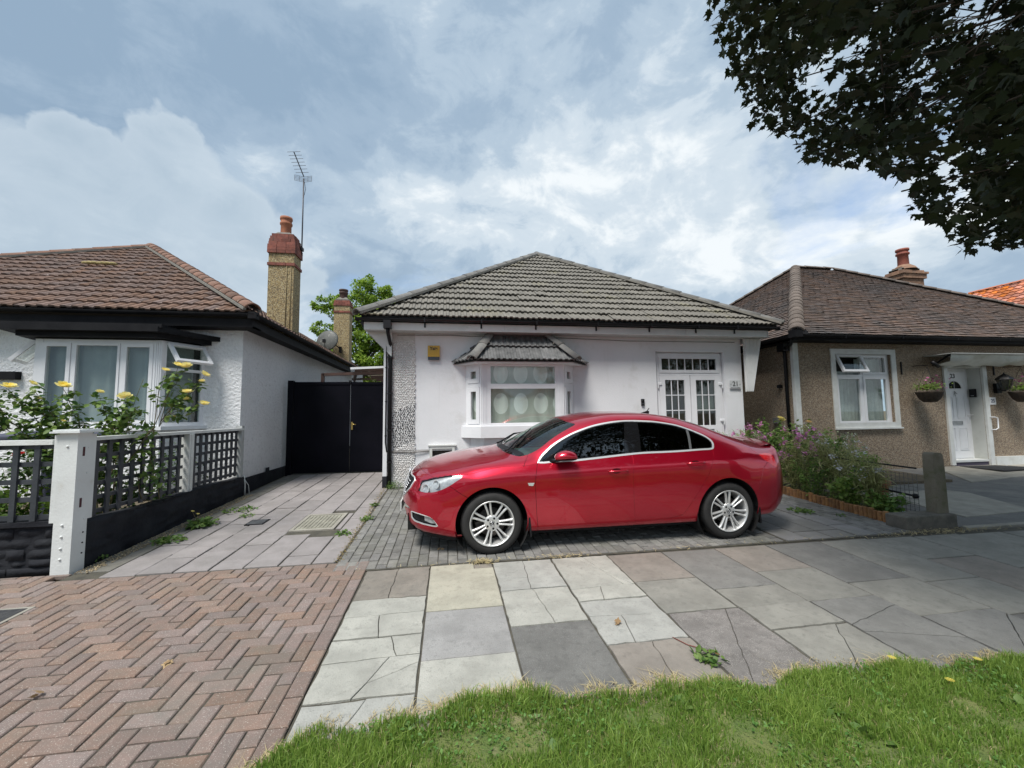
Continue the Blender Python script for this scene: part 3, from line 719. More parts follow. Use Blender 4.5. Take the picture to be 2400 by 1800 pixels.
def ridge_run(parent, a, b, mat, rad=.11, l=.42, name='ridge_tile', sink=.03, arc=1.15, n0=8, mort=True):
    """half round tiles laid end over end from a (low) to b (high)"""
    a, b = Vector(a), Vector(b); d = (b-a).normalized(); side = d.cross(Vector((0, 0, 1))).normalized(); up = side.cross(d)
    if up.z < 0: up = -up
    n = max(1, round((b-a).length/l)); l_ = (b-a).length/n
    M0 = Matrix(((side.x, d.x, up.x, 0), (side.y, d.y, up.y, 0), (side.z, d.z, up.z, 0), (0, 0, 0, 1)))
    vs = []; fs = []
    for (y, k) in ((-.02, 1.0), (l_, .93)):
        for t_ in (1.0, .86):
            for i in range(n0+1):
                t = -arc+2*arc*i/n0; vs.append((math.sin(t)*rad*k*t_, y, (math.cos(t)-1)*rad*k + rad*(k-1)*0 - (1-t_)*rad*.9 + (0.012 if y < 0 else 0)))
    m = n0+1
    for i in range(n0): fs += [(i, i+1, 2*m+i+1, 2*m+i), (i+1, i, m+i, m+i+1), (3*m+i, 3*m+i+1, m+i+1, m+i)]
    me = bpy.data.meshes.new(name); me.from_pydata(vs, [], fs); me.polygons.foreach_set('use_smooth', [True, False, True]*n0)
    for i in range(n):
        p = a+d*(i*l_)+up*(rad-sink+random.gauss(0, .002))
        obj(name, me, parent, Matrix.Translation(p) @ M0 @ Matrix.Rotation(random.gauss(0, .008), 4, 'Z'), mat)
    if mort:
        mb = MB(); 
        for s in (-1, 1): mb.bar(a+side*s*rad*.82+up*.012, b+side*s*rad*.82+up*.012, .05, .045, up=up)
        mb.build('ridge_mortar', mMortar, parent)
def facade(mb, x0, x1, z0, z1, y, openings, depth=.12, face=1):
    """front sheet at y with rectangular openings (xa,xb,za,zb) and their reveals; face=1 looks to -y"""
    xs = sorted(set([x0, x1]+[v for o in openings for v in o[:2]])); zs = sorted(set([z0, z1]+[v for o in openings for v in o[2:4]]))
    for i in range(len(xs)-1):
        for j in range(len(zs)-1):
            cx, cz = (xs[i]+xs[i+1])/2, (zs[j]+zs[j+1])/2
            if any(o[0] < cx < o[1] and o[2] < cz < o[3] for o in openings): continue
            mb.add([(xs[i], y, zs[j]), (xs[i+1], y, zs[j]), (xs[i+1], y, zs[j+1]), (xs[i], y, zs[j+1])], [(0, 1, 2, 3)])
    for (xa, xb, za, zb) in openings:
        d = y+depth
        mb.add([(xa, y, za), (xb, y, za), (xb, y, zb), (xa, y, zb), (xa, d, za), (xb, d, za), (xb, d, zb), (xa, d, zb)],
               [(0, 4, 5, 1), (1, 5, 6, 2), (2, 6, 7, 3), (3, 7, 4, 0)])
def frame_rect(mb, x0, x1, z0, z1, y0, y1, w, M=None):
    """four butted bars"""
    mb.box(x0, x0+w, y0, y1, z0, z1, M); mb.box(x1-w, x1, y0, y1, z0, z1, M)
    mb.box(x0+w, x1-w, y0, y1, z0, z0+w, M); mb.box(x0+w, x1-w, y0, y1, z1-w, z1, M)
def pane(parent, x0, x1, z0, z1, y, mat=None, M=None, name='pane'):
    mb = MB(); mb.box(x0, x1, y, y+.006, z0, z1, M); return mb.build(name, mat or mGlassHouse, parent)
def curtain_mesh(x0, x1, z0, z1, y, folds, amp, M=None, n=None):
    n = n or folds*6; vs = []; fs = []; ph = random.random()*6
    for i in range(n+1):
        u = i/n; x = x0+(x1-x0)*u; d = amp*math.sin(u*folds*6.283+ph)+amp*.5*math.sin(u*folds*2.7*3.1+1)
        for z in (z0, z1): vs.append((x, y+d*(1 if z == z0 else .8), z))
    for i in range(n): fs.append((2*i, 2*i+2, 2*i+3, 2*i+1))
    if M is not None: vs = [M @ Vector(v) for v in vs]
    mb = MB(); mb.add(vs, fs, smooth=True); return mb
def text(body, size, loc, rx, mat, parent, name, rz=0, bold=.0, extr=.002):
    cu = bpy.data.curves.new(name, 'FONT'); cu.body = body; cu.size = size; cu.align_x = 'CENTER'; cu.align_y = 'CENTER'; cu.extrude = extr; cu.offset = bold
    t = bpy.data.objects.new(name, cu); COL.objects.link(t); dg = bpy.context.evaluated_depsgraph_get(); me = bpy.data.meshes.new_from_object(t.evaluated_get(dg))
    COL.objects.unlink(t); bpy.data.objects.remove(t)
    return obj(name, me, parent, Matrix.Translation(loc) @ Matrix.Rotation(rz, 4, 'Z') @ Matrix.Rotation(rx, 4, 'X'), mat)
camd = lambda p: (p.x**2+p.y**2)

# ================================================================== centre bungalow
H1 = empty('bungalow', (2.7, 8.1, .1), 'white rendered bungalow with grey tiled hip roof behind the red car', 'house')
mb = MB()
DO = (4.41, 6.02, .12, 2.80)
facade(mb, -.66, 6.452, 0, 3.10, 8.10, [DO, (-.33, .08, .62, .80)], .16)
mb.add([(6.452, 8.10, 0), (6.452, 17.5, 0), (6.452, 17.5, 3.1), (6.452, 8.10, 3.1)], [(0, 1, 2, 3)])
mb.add([(-1.09, 8.13, 0), (-1.09, 17.5, 0), (-1.09, 17.5, 3.1), (-1.09, 8.13, 3.1)], [(3, 2, 1, 0)])
mb.add([(-1.09, 17.5, 0), (6.452, 17.5, 0), (6.452, 17.5, 3.1), (-1.09, 17.5, 3.1)], [(0, 1, 2, 3)])
mb.build('wall', mRender, H1, fix=False)
# pebbled corner strip
mPeb = M_('painted_pebbles', (.72, .715, .71), (.60, .59, .58), 30, .8, .002, 60, rnd=.12, attr=True, stain=(.48, .40, .34), stscale=1.6, stth=(.6, .85))
mPebB = M_('black_pebbles', (.012, .012, .014), None, rough=.3, rnd=.3, attr=True)
mb = MB(); mb.box(-1.09, -.66, 8.085, 8.4, 0, 3.10); mb.build('corner_strip', M_('cream_bedding', (.60, .59, .57), (.5, .49, .47), 15, .9, .004, 50, stain=(.45, .37, .31), stscale=1.5, stth=(.6, .85)), H1)
r_ = np.random.default_rng(4)
def pebbles(xa, xb, za, zb, step, test, sz):
    V = []; F = []; RN = []; b0 = 0
    nz = int((zb-za)/step); nx = int((xb-xa)/step)
    for j in range(nz):
        for i in range(nx+1):
            x = xa+(i+.5*(j % 2))*step+r_.normal(0, step*.14); z = za+j*step*.98+r_.normal(0, step*.12)
            if not (xa-.01 < x < xb+.012) or not test(x, z): continue
            a = r_.uniform(0, 6.28); rx, rz = sz*r_.uniform(.8, 1.25)/2, sz*r_.uniform(.6, 1.0)/2; n = 7; c, s = math.cos(a), math.sin(a)
            ring = []
            for (k, d) in ((1, .0), (.8, .008), (.4, .013)):
                for q in range(n):
                    t = 6.283*q/n; u, v = math.cos(t)*rx*k, math.sin(t)*rz*k; ring.append((x+u*c-v*s, 8.086-d, z+u*s+v*c))
            V += ring
            for k in range(2):
                for q in range(n): F.append((b0+k*n+q, b0+k*n+(q+1) % n, b0+(k+1)*n+(q+1) % n, b0+(k+1)*n+q))
            RN += [r_.random()]*(3*n); b0 += 3*n
            F2.append([b0-n+q for q in range(n)])
    return V, F, RN
def inmos(x, z):
    t = (x+1.09)/.43
    top = 1.52+.20*t+.02*math.sin(x*60); bot = .80+.20*max(0, t)**.8+.015*math.sin(x*50)
    return bot < z < top
F2 = []; V, F, RN = pebbles(-1.075, -.662, .04, 3.06, .034, lambda x, z: not inmos(x, z), .035)
o = obj('pale_pebbles', npmesh('pebble', V, [np.array(F), np.array(F2)], RN, smooth=True), H1, None, mPeb); o['kind'] = 'stuff'
mb = MB(); mb.prism([(-1.09, .80), (-.66, 1.0), (-.66, 1.72), (-1.09, 1.52)], 8.0855, 8.0835); mb.build('mosaic_bed', M_('white_grout', (.70, .70, .69), None, rough=.9), H1)
F2 = []; V, F, RN = pebbles(-1.075, -.665, .78, 1.74, .034, inmos, .029)
o = obj('black_pebbles', npmesh('pebble', V, [np.array(F), np.array(F2)], RN, smooth=True), H1, None, mPebB); o['kind'] = 'stuff'
# eaves
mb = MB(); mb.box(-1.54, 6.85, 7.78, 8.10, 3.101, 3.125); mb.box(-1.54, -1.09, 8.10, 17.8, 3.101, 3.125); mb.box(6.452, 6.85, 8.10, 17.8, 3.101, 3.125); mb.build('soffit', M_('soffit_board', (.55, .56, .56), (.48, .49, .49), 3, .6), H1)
for (a, b) in ((-1.56, 1.08), (1.084, 4.92), (4.924, 6.84)):
    mb = MB(); mb.box(a, b, 7.755, 7.778, 3.095, 3.235); mb.build('fascia_board', mFascia, H1)
mb = MB(); mb.box(-1.56, -1.538, 7.779, 17.8, 3.095, 3.235); mb.build('side_fascia', mFascia, H1); mb = MB(); mb.box(6.852, 6.874, 7.756, 17.8, 3.095, 3.235); mb.build('side_fascia', mFascia, H1)
mb = MB(); mb.prism([(-1.54, 3.095), (-1.09, 3.095), (-1.09, 2.62)], 8.0, 8.03); mb.build('soffit_return', mFascia, H1)
def gutter_mesh(a, b, rad=.055):
    a, b = Vector(a), Vector(b); d = (b-a).normalized(); s = d.cross(Vector((0, 0, 1))).normalized(); vs = []; fs = []
    n = 8
    for p in (a, b):
        for k in (1.0, .86):
            for i in range(n+1):
                t = math.pi*i/n; vs.append(p+s*math.cos(t)*rad*k+Vector((0, 0, -math.sin(t)*rad*k)))
    m = n+1
    for i in range(n): fs += [(i, i+1, 2*m+i+1, 2*m+i), (m+i, m+i+1, 3*m+i+1, 3*m+i), (i, i+1, m+i+1, m+i), (2*m+i, 2*m+i+1, 3*m+i+1, 3*m+i)]
    fs += [(0, m, 3*m, 2*m), (n, m+n, 3*m+n, 2*m+n)]
    mb = MB(); mb.add(vs, fs); return mb
gutter_mesh((-1.70, 7.69, 3.295), (7.08, 7.69, 3.295)).build('gutter', mBlackPlastic, H1)
gutter_mesh((-1.63, 7.76, 3.29), (-1.63, 17.8, 3.29)).build('gutter', mBlackPlastic, H1)
gutter_mesh((6.94, 7.76, 3.29), (6.94, 17.8, 3.29)).build('gutter', mBlackPlastic, H1)
for x in (-.45, .62, 1.70, 2.95, 4.10, 5.15, 6.05):
    mb = MB(); mb.box(x-.012, x+.012, 7.63, 7.754, 3.228, 3.243); mb.box(x-.012, x+.012, 7.625, 7.637, 3.23, 3.305); mb.box(x-.015, x+.015, 7.74, 7.754, 3.15, 3.30)
    mb.build('gutter_bracket', mBlackPlastic, H1)
mb = MB(); mb.box(-1.19, -1.06, 7.60, 7.75, 3.10, 3.25); mb.tube([(-1.12, 7.68, 3.11), (-1.12, 7.70, 3.03), (-1.115, 8.02, 2.86), (-1.115, 8.035, 2.75), (-1.115, 8.035, .14)], .034, 10)
mb.box(-1.155, -1.075, 8.0, 8.08, .10, .16)
for z in (2.6, 1.9, 1.2, .6): mb.box(-1.16, -1.07, 7.995, 8.08, z, z+.03)
mb.build('downpipe', mBlackPlastic, H1)
mb = MB(); mb.box(-1.24, -1.165, 8.03, 8.12, .35, 3.09); mb.build('corner_board', mUPVC, H1)
mb = MB(); mb.box(-1.243, -1.162, 8.02, 8.13, .12, .35); mb.build('corner_board_foot', mBlackWall, H1)
mb = MB(); mb.tube([(-1.26, 8.06, 2.83), (-1.19, 8.01, 2.86), (-1.185, 8.01, 2.78), (-1.19, 8.01, .98), (-1.16, 8.0, .80)], .013, 6)
for z in (2.4, 1.75, 1.1): mb.box(-1.205, -1.17, 7.995, 8.03, z, z+.02)
mb.build('waste_pipe', mBlackPlastic, H1)
mb = MB(); mb.tube([(-1.10, 8.07, .80), (-.66, 8.06, .79), (-.34, 8.08, .80)], .012, 6); mb.tube([(-1.10, 8.07, .82), (-.34, 8.085, .82)], .006, 5); mb.build('wall_cable', M_('painted_cable', (.25, .24, .23)), H1)
mb = MB(); mb.tube([(-1.0, 8.085, 3.06), (.0, 8.085, 3.075), (.45, 8.085, 3.06), (.9, 8.085, 3.08)], .006, 5); mb.tube([(1.9, 8.085, 3.07), (3.8, 8.085, 3.02), (6.3, 8.085, 3.03)], .006, 5); mb.build('eaves_cable', M_('grey_cable', (.12, .12, .12)), H1)
# vent
vt = MB(); frame_rect(vt, -.37, .11, .58, .89, 8.055, 8.10, .05); vt.box(-.40, .14, 8.04, 8.10, .89, .915); vt.build('vent_frame', mWhitePaintWood, H1)
mb = MB(); mb.box(-.33, .08, 8.20, 8.22, .6, .84); mb.build('vent_void', M_('vent_dark', (.03, .028, .025)), H1)
# roof
PITCH = 3.10/4.325; EZ = 3.33
APX = Vector((2.70, 12.0, EZ+3.10)); eL = Vector((-1.60, 7.68, EZ)); eR = Vector((7.05, 7.68, EZ))
roof1 = MB(); bkL = Vector((-1.60, 17.9, EZ)); bkR = Vector((7.05, 17.9, EZ)); APB = Vector((2.70, 13.6, EZ+3.10)); dn = Vector((0, 0, .012))
roof1.add([eL-dn, eR-dn, APX-dn, bkL-dn, bkR-dn, APB-dn], [(0, 1, 2), (0, 2, 5, 3), (1, 4, 5, 2), (3, 5, 4)]); roof1 = roof1.build('roof', mUnder, H1)
tp = tile_proto(.222, .345, 2, .018)
B_ = Vector((APX.x-eL.x*0-APX.x, APX.y-eL.y, APX.z-eL.z)); sl = B_.length
slope_tiles(roof1, eL, (1, 0, 0), B_, [(0, 0), (eR.x-eL.x, 0), (APX.x-eL.x, sl)], tp, .222, .345, mTileGrey, mTileGreyS, 'roof_tile', 299, camd, jitter=.004)
for (O, A, B, ln) in ((bkL, (0, -1, 0), (1, 0, 0), 1), (eR, (0, 1, 0), (-1, 0, 0), 2)):
    # side slopes, seen only from aside
    run = 4.3; B2 = Vector((B[0]*run, 0, 3.10)); W_ = 17.9-7.68
    t0 = (0, 0); poly = [(0, 0), (W_, 0), (W_-4.3, B2.length), (4.3, B2.length)] if ln == 1 else [(0, 0), (W_, 0), (W_-4.3, B2.length), (4.3, B2.length)]
    slope_tiles(roof1, O, A, B2, poly, tp, .222, .345, mTileGrey, mTileGreyS, 'roof_tile', 0, camd, massname='side_slope_tiles')
ridge_run(roof1, eL+Vector((-.05, -.05, .02)), APX, mRidgeGrey, .125, .46, 'hip_tile')
ridge_run(roof1, eR+Vector((.05, -.05, .02)), APX, mRidgeGrey, .125, .46, 'hip_tile')
ridge_run(roof1, APX, APB, mRidgeGrey, .125, .44, 'ridge_tile', mort=False)
# bay window
bay = MB()
bp_o = [(.30, 8.10), (.60, 7.30), (2.10, 7.30), (2.45, 8.10)]
bw = empty if False else None
bay.prism([(.42, 8.10), (.66, 7.85), (2.20, 7.85), (2.47, 8.10)], 0.0, 1.043, axis='z'); BAY = bay.build('bay_window', mRender, H1)
mb = MB(); mb.prism([(.24, 8.10), (.60, 7.74), (2.27, 7.74), (2.63, 8.10)], 1.043, 1.262, axis='z'); mb.build('sill', mUPVC, BAY)
mb = MB(); mb.prism([(.34, 8.10), (.62, 7.785), (2.25, 7.785), (2.55, 8.10), (2.47, 8.10), (2.21, 7.86), (.67, 7.86), (.42, 8.10)], 2.426, 2.496, axis='z'); mb.prism([(.34, 8.10), (.62, 7.785), (2.25, 7.785), (2.55, 8.10), (2.47, 8.10), (2.21, 7.86), (.67, 7.86), (.42, 8.10)], 1.262, 1.304, axis='z'); mb.build('head_and_sill_rail', mUPVC, BAY)
mb = MB(); fz0, fz1 = 1.304, 2.426
for (a, b) in ((.615, .80), (2.084, 2.255)):
    mb.box(a, b, 7.80, 7.87, fz0, fz1)
    for q in (.03, .06, .09): mb.box((a+q if a < 1 else b-q-.008), (a+q+.008 if a < 1 else b-q), 7.791, 7.80, fz0, fz1)
mb.box(.80, 2.084, 7.805, 7.865, 1.988, 2.084); mb.box(.80, 2.084, 7.805, 7.865, fz0, fz0+.02)
mb.build('frame', mUPVC, BAY)
pane(BAY, .80, 2.084, 1.324, 1.988, 7.83); pane(BAY, .80, 2.084, 2.084, 2.426, 7.83)
def canted(xa, ya, xb, yb, nm):
    """local frame: x along the canted side from the wall to the front, y inward"""
    a = Vector((xa, ya, 0)); b = Vector((xb, yb, 0)); d = (b-a); L_ = d.length; d.normalize(); n = Vector((-d.y, d.x, 0))
    cen = Vector((1.43, 8.3, 0))
    if n.dot(cen-a) < 0: n = -n
    M = Matrix(((d.x, n.x, 0, a.x), (d.y, n.y, 0, a.y), (0, 0, 1, 0), (0, 0, 0, 1)))
    mb = MB(); mb.box(0, .045, 0, .06, fz0, fz1, M); mb.box(L_-.05, L_-.008, .0, .06, fz0, fz1, M); mb.box(.045, L_-.05, .0, .06, 2.03, 2.10, M); mb.build('side_frame', mUPVC, BAY)
    for (z0, z1) in ((fz0, 2.03), (2.10, fz1)):
        mb = MB(); frame_rect(mb, .048, L_-.053, z0+.003, z1-.003, -.012, .05, .088, M); mb.build('casement', mUPVC, BAY)
        pane(BAY, .136, L_-.141, z0+.091, z1-.091, .02, M=M)
canted(.34, 8.10, .62, 7.79, 'l'); canted(2.55, 8.10, 2.25, 7.79, 'r')
# spotted curtain behind the glass
def curtain_mat(name, base, dot, sx, sz, ox, oz, rx, rz):
    m = bpy.data.materials.new(name); m.use_nodes = True; nt = m.node_tree; N = nt.nodes; L = nt.links; b = N['Principled BSDF']; b.inputs['Roughness'].default_value = .9
    geo = N.new('ShaderNodeNewGeometry'); sp = N.new('ShaderNodeSeparateXYZ'); L.new(geo.outputs['Position'], sp.inputs[0])
    def mt(op, a, b_=None, c=None):
        o = N.new('ShaderNodeMath'); o.operation = op
        for i, v in enumerate((a, b_, c)):
            if v is None: continue
            if isinstance(v, (int, float)): o.inputs[i].default_value = v
            else: L.new(v, o.inputs[i])
        return o.outputs[0]
    u = mt('DIVIDE', mt('SUBTRACT', mt('MODULO', mt('ADD', mt('SUBTRACT', sp.outputs[0], ox), 40*sx), sx), sx/2), rx)
    v = mt('DIVIDE', mt('SUBTRACT', mt('MODULO', mt('ADD', mt('SUBTRACT', sp.outputs[2], oz), 40*sz), sz), sz/2), rz)
    d = mt('ADD', mt('MULTIPLY', u, u), mt('MULTIPLY', v, v)); f = mt('LESS_THAN', d, 1.0)
    mx = N.new('ShaderNodeMix'); mx.data_type = 'RGBA'; mx.inputs[6].default_value = (*base, 1); mx.inputs[7].default_value = (*dot, 1); L.new(f, mx.inputs[0]); L.new(mx.outputs[2], b.inputs['Base Color'])
    return m
mSpot = curtain_mat('spotted_curtain', (.58, .60, .55), (.96, .98, .95), .40, .60, .81, 1.40, .145, .205)
curtain_mesh(.72, 2.16, 1.30, 2.45, 7.91, 5, .016).build('curtain', mSpot, BAY)
curtain_mesh(.47, .70, 1.30, 2.45, 8.06, 2, .012).build('side_curtain', mSpot, BAY)
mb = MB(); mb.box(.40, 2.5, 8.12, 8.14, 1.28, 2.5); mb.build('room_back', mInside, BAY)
# bay roof: three small slopes
ez = 2.505; tz = 3.10
eA, eB, eC, eD = Vector((.08, 8.09, ez+.0)), Vector((.46, 7.55, ez)), Vector((2.42, 7.55, ez)), Vector((2.86, 8.09, ez+.0))
tA, tB = Vector((.86, 8.09, tz)), Vector((1.95, 8.09, tz))
mb = MB(); d_ = Vector((0, 0, .012)); mb.add([eA-d_, eB-d_, eC-d_, eD-d_, tB-d_, tA-d_], [(0, 1, 5), (1, 2, 4, 5), (2, 3, 4), (0, 3, 2, 1)]); br = mb.build('bay_roof', mUnder, BAY, fix=False)
mb = MB(); mb.prism([(.15, 8.09), (.50, 7.60), (2.38, 7.60), (2.79, 8.09)], ez-.035, ez-.013, axis='z'); mb.build('bay_soffit', mUPVC, BAY)
def tri_slope(parent, P, Q, T1, T2, tw=.22, tl=.40):
    A = (Q-P).normalized(); nrm = A.cross(T1-P).normalized(); B = nrm.cross(A); B = B if B.z > 0 else -B
    pts = [((p-P).dot(A), (p-P).dot(B)) for p in ([P, Q, T2, T1] if (T2-T1).length > .01 else [P, Q, T1])]
    slope_tiles(parent, P, A, B, pts, tile_proto(tw, tl, 2, .018), tw, tl, mTileBay, mTileBay, 'bay_tile', 299, camd)
tri_slope(br, eA, eB, tA, tA); tri_slope(br, eB, eC, tA, tB); tri_slope(br, eC, eD, tB, tB)
ridge_run(br, eB+Vector((-.02, -.03, .0)), tA+Vector((0, 0, .0)), mRidgeGrey, .125, .46, 'hip_tile', mort=False, sink=.015)
ridge_run(br, eC+Vector((.02, -.03, .0)), tB, mRidgeGrey, .125, .46, 'hip_tile', mort=False, sink=.015)
for (a, b) in ((eB, tA), (eC, tB)):
    p = a.lerp(b, .52)+Vector((0, 0, .125)); d = (b-a).normalized(); mb = MB()
    s = d.cross(Vector((0, 0, 1))).normalized(); up = s.cross(d); up = up if up.z > 0 else -up
    pts = [p + s*math.sin(t)*.128 + up*((math.cos(t)-1)*.128) for t in np.linspace(-1.15, 1.15, 11)]
    mb.tube(pts, .014, 5); mb.build('mortar_joint', mMortar, br)
mb = MB(); mb.box(.80, 1.92, 8.03, 8.10, 3.06, 3.098); mb.build('lead_flashing', M_('lead', (.08, .08, .085), None, rough=.6), BAY)
# front doors with fanlight
DOOR = empty if False else None
mb = MB(); y0 = 8.15; mb.box(4.40, 6.03, 8.088, 8.099, 2.80, 2.835)
frame_rect(mb, 4.45, 5.98, .14, 2.77, y0, y0+.07, .045); mb.box(4.495, 5.935, y0, y0+.07, 2.30, 2.345); mb.box(4.47, 5.96, y0+.0, y0+.065, .10, .14)
mb.add([(4.41, y0+.04, .1), (4.45, y0+.04, .1), (4.45, y0+.04, 2.8), (4.41, y0+.04, 2.8)], [(0, 1, 2, 3)]); mb.add([(5.98, y0+.04, .1), (6.02, y0+.04, .1), (6.02, y0+.04, 2.8), (5.98, y0+.04, 2.8)], [(0, 1, 2, 3)]); mb.add([(4.41, y0+.04, 2.77), (6.02, y0+.04, 2.77), (6.02, y0+.04, 2.8), (4.41, y0+.04, 2.8)], [(0, 1, 2, 3)])
DF = mb.build('door_frame', mUPVC, H1)
mb = MB(); frame_rect(mb, 4.497, 5.933, 2.347, 2.723, y0-.012, y0+.05, .065); FL = mb.build('fanlight', mUPVC, H1)
pane(FL, 4.562, 5.868, 2.412, 2.658, y0+.02, mGlassDark)
for i in range(1, 7):
    x = 4.562+1.306*i/7; mb = MB(); mb.box(x-.009, x+.009, y0+.006, y0+.018, 2.412, 2.658); mb.build('glazing_bar', mUPVC, FL)
for (xa, xb, hinge) in ((4.50, 5.205, -1), (5.225, 5.93, 1)):
    mb = MB(); yy = y0-.016
    mb.box(xa, xa+.125, yy, yy+.055, .16, 2.295); mb.box(xb-.125, xb, yy, yy+.055, .16, 2.295); mb.box(xa+.125, xb-.125, yy, yy+.055, 2.19, 2.295); mb.box(xa+.125, xb-.125, yy, yy+.055, .90, 1.20)
    mb.box(xa+.125, xb-.125, yy+.014, yy+.045, .28, .90); mb.box(xa+.125, xb-.125, yy, yy+.055, .16, .28)
    D = mb.build('door', mUPVC, H1); pane(D, xa+.125, xb-.125, 1.20, 2.19, yy+.03, mGlassDark)
    g0, g1 = xa+.125, xb-.125
    for i in (1, 2):
        x = g0+(g1-g0)*i/3; mb = MB(); mb.box(x-.009, x+.009, yy+.012, yy+.026, 1.20, 2.19); mb.build('glazing_bar', mUPVC, D)
        z = 1.20+.99*i/3; mb = MB(); mb.box(g0, g1, yy+.011, yy+.025, z-.009, z+.009); mb.build('glazing_bar', mUPVC, D)
    for z in (1.28, 2.08, .4):
        xh = xa-.03 if hinge < 0 else xb+.03; mb = MB(); mb.box(xh-.07, xh+.03, yy-.02, yy, z, z+.05, bev=.008) if hinge > 0 else mb.box(xh-.02, xh+.07, yy-.02, yy, z, z+.05, bev=.008); mb.box(xh+.01 if hinge > 0 else xh-.02, xh+.03 if hinge > 0 else xh+.0, yy-.02, yy, z-.07, z); mb.build('hinge', mUPVC, D)
    if hinge < 0:
        mb = MB(); mb.box(xb-.07, xb-.03, yy-.012, yy, 1.05, 1.30); mb.tube([(xb-.05, yy-.012, 1.2), (xb-.05, yy-.05, 1.2), (xb-.14, yy-.055, 1.2)], .010, 6); mb.build('handle', mUPVC, D)
    else:
        mb = MB(); frame_rect(mb, xa+.2, xb-.2, 1.03, 1.12, yy-.012, yy, .012); mb.box(xa+.213, xb-.213, yy-.006, yy, 1.043, 1.107); mb.build('letterbox', mSteel, D)
mb = MB(); mb.box(4.45, 6.0, 8.6, 8.62, .1, 2.8); mb.box(4.45, 6.0, 8.25, 8.62, 2.74, 2.8); mb.build('porch_back', M_('porch_tan', (.50, .44, .34), (.36, .31, .24), 2, .9), H1)
curtain_mesh(5.25, 5.95, 1.5, 2.25, 8.35, 3, .02).build('door_blind', M_('door_blind', (.52, .58, .55)), H1)
mb = MB(); mb.box(4.43, 6.0, 8.0, 8.14, .02, .12); mb.build('threshold', mConc, H1)
# right hand boarded bracket under the eaves
mb = MB()
for i in range(4):
    t0, t1 = i/4, (i+1)/4-.02
    q = lambda t, top: (6.47+(.40 if top else .16)*t + (.02 if top else 0), 3.09 if top else 1.93)
    mb.prism([q(t0, 0), q(t1, 0), q(t1, 1), q(t0, 1)], 7.97+.004*i, 8.0)
mb.prism([(6.46, 1.92), (6.64, 1.92), (6.88, 3.09), (6.46, 3.09)], 8.001, 8.03); mb.build('eaves_bracket', mFascia, H1)
# small wall fittings of the centre bungalow
nb = empty('house_number_plate', (6.25, 8.07, 2.09), 'glass number plate reading 21 beside the double front door', 'house number')
mb = MB(); mb.box(6.12, 6.385, 8.065, 8.073, 2.0, 2.175); mb.build('plate', M_('frosted_plate', (.62, .64, .64), (.5, .52, .52), 20, .3), nb)
text('21', .145, (6.255, 8.062, 2.095), R(90), M_('number_grey', (.06, .06, .06), None, rough=.4), nb, 'numerals', bold=.002)
mb = MB(); mb.box(6.14, 6.37, 8.061, 8.064, 2.018, 2.026); mb.box(6.13, 6.15, 8.058, 8.065, 2.08, 2.10); mb.box(6.355, 6.375, 8.058, 8.065, 2.08, 2.10); mb.build('fixing', mSteel, nb)
db = empty('doorbell', (4.07, 8.08, 1.70), 'slim black video doorbell on the white wall left of the front door', 'doorbell')
mb = MB(); mb.box(4.035, 4.10, 8.068, 8.099, 1.635, 1.78, bev=0); mb.build('housing', mBlackPlastic, db)
mb = MB(); mb.lathe([(0, .004), (.018, .004), (.022, 0)], 14, Matrix.Translation((4.068, 8.068, 1.742)) @ Matrix.Rotation(R(90), 4, 'X')); mb.build('lens', M_('lens', (.01, .01, .012), None, rough=.05), db)
mb = MB(); mb.lathe([(0, .004), (.014, .004), (.017, 0)], 14, Matrix.Translation((4.068, 8.068, 1.672)) @ Matrix.Rotation(R(90), 4, 'X')); mb.build('button', M_('btn', (.05, .05, .055), None, rough=.3), db)
ab = empty('alarm_box', (-.295, 8.09, 2.57), 'yellow burglar alarm box lettered Yale on the white wall', 'alarm box')
mb = MB(); mb.box(-.41, -.18, 8.035, 8.099, 2.635, 2.855); mb.prism([(-.30, 2.66), (-.18, 2.66), (-.18, 2.74)], 8.033, 8.035); mb.build('cover', M_('alarm_yellow', (.62, .36, .03), (.55, .33, .04), 6, .4), ab)
mb = MB(); mb.box(-.405, -.185, 8.040, 8.099, 2.575, 2.635); mb.build('strobe', M_('alarm_blue_black', (.03, .035, .05), None, rough=.2), ab)
text('Yale', .088, (-.295, 8.033, 2.795), R(90), M_('letters_black', (.015, .015, .015), None, rough=.5), ab, 'lettering', bold=.0028, extr=.001)

# ================================================================== left bungalow
H2 = empty('roughcast_bungalow', (-7.5, 8.0, .1), 'white roughcast bungalow on the left with red brown tiles and black eaves', 'house')
mb = MB(); facade(mb, -13, -3.72, .30, 3.12, 8.0, [], 0); mb.build('front_wall', mRough, H2, fix=False)
mb = MB(); mb.add([(-3.72, 8.0, .38), (-3.72, 18.5, .38), (-3.72, 18.5, 3.2), (-3.72, 8.0, 3.2)], [(0, 1, 2, 3)]); mb.build('side_wall', mRoughSide, H2, fix=False)
mb = MB(); mb.box(-3.9, -3.69, 8.0, 18.5, 0, .38); mb.box(-3.695, -3.685, 9.05, 9.2, .38, .46); mb.build('plinth', mBlackWall, H2)
mb = MB(); mb.box(-13, -3.43, 7.665, 7.70, 3.075, 3.22); mb.box(-13.0, -3.43, 7.70, 8.0, 3.075, 3.10); mb.box(-3.465, -3.43, 7.70, 18.6, 3.075, 3.22); mb.box(-3.72, -3.465, 7.70, 18.6, 3.10, 3.12); mb.build('fascia_board', mBlackPaint, H2)
gutter_mesh((-13, 7.61, 3.30), (-3.36, 7.61, 3.30)).build('gutter', mBlackPaint, H2); gutter_mesh((-3.375, 7.62, 3.29), (-3.375, 18.6, 3.29)).build('gutter', mBlackPaint, H2)
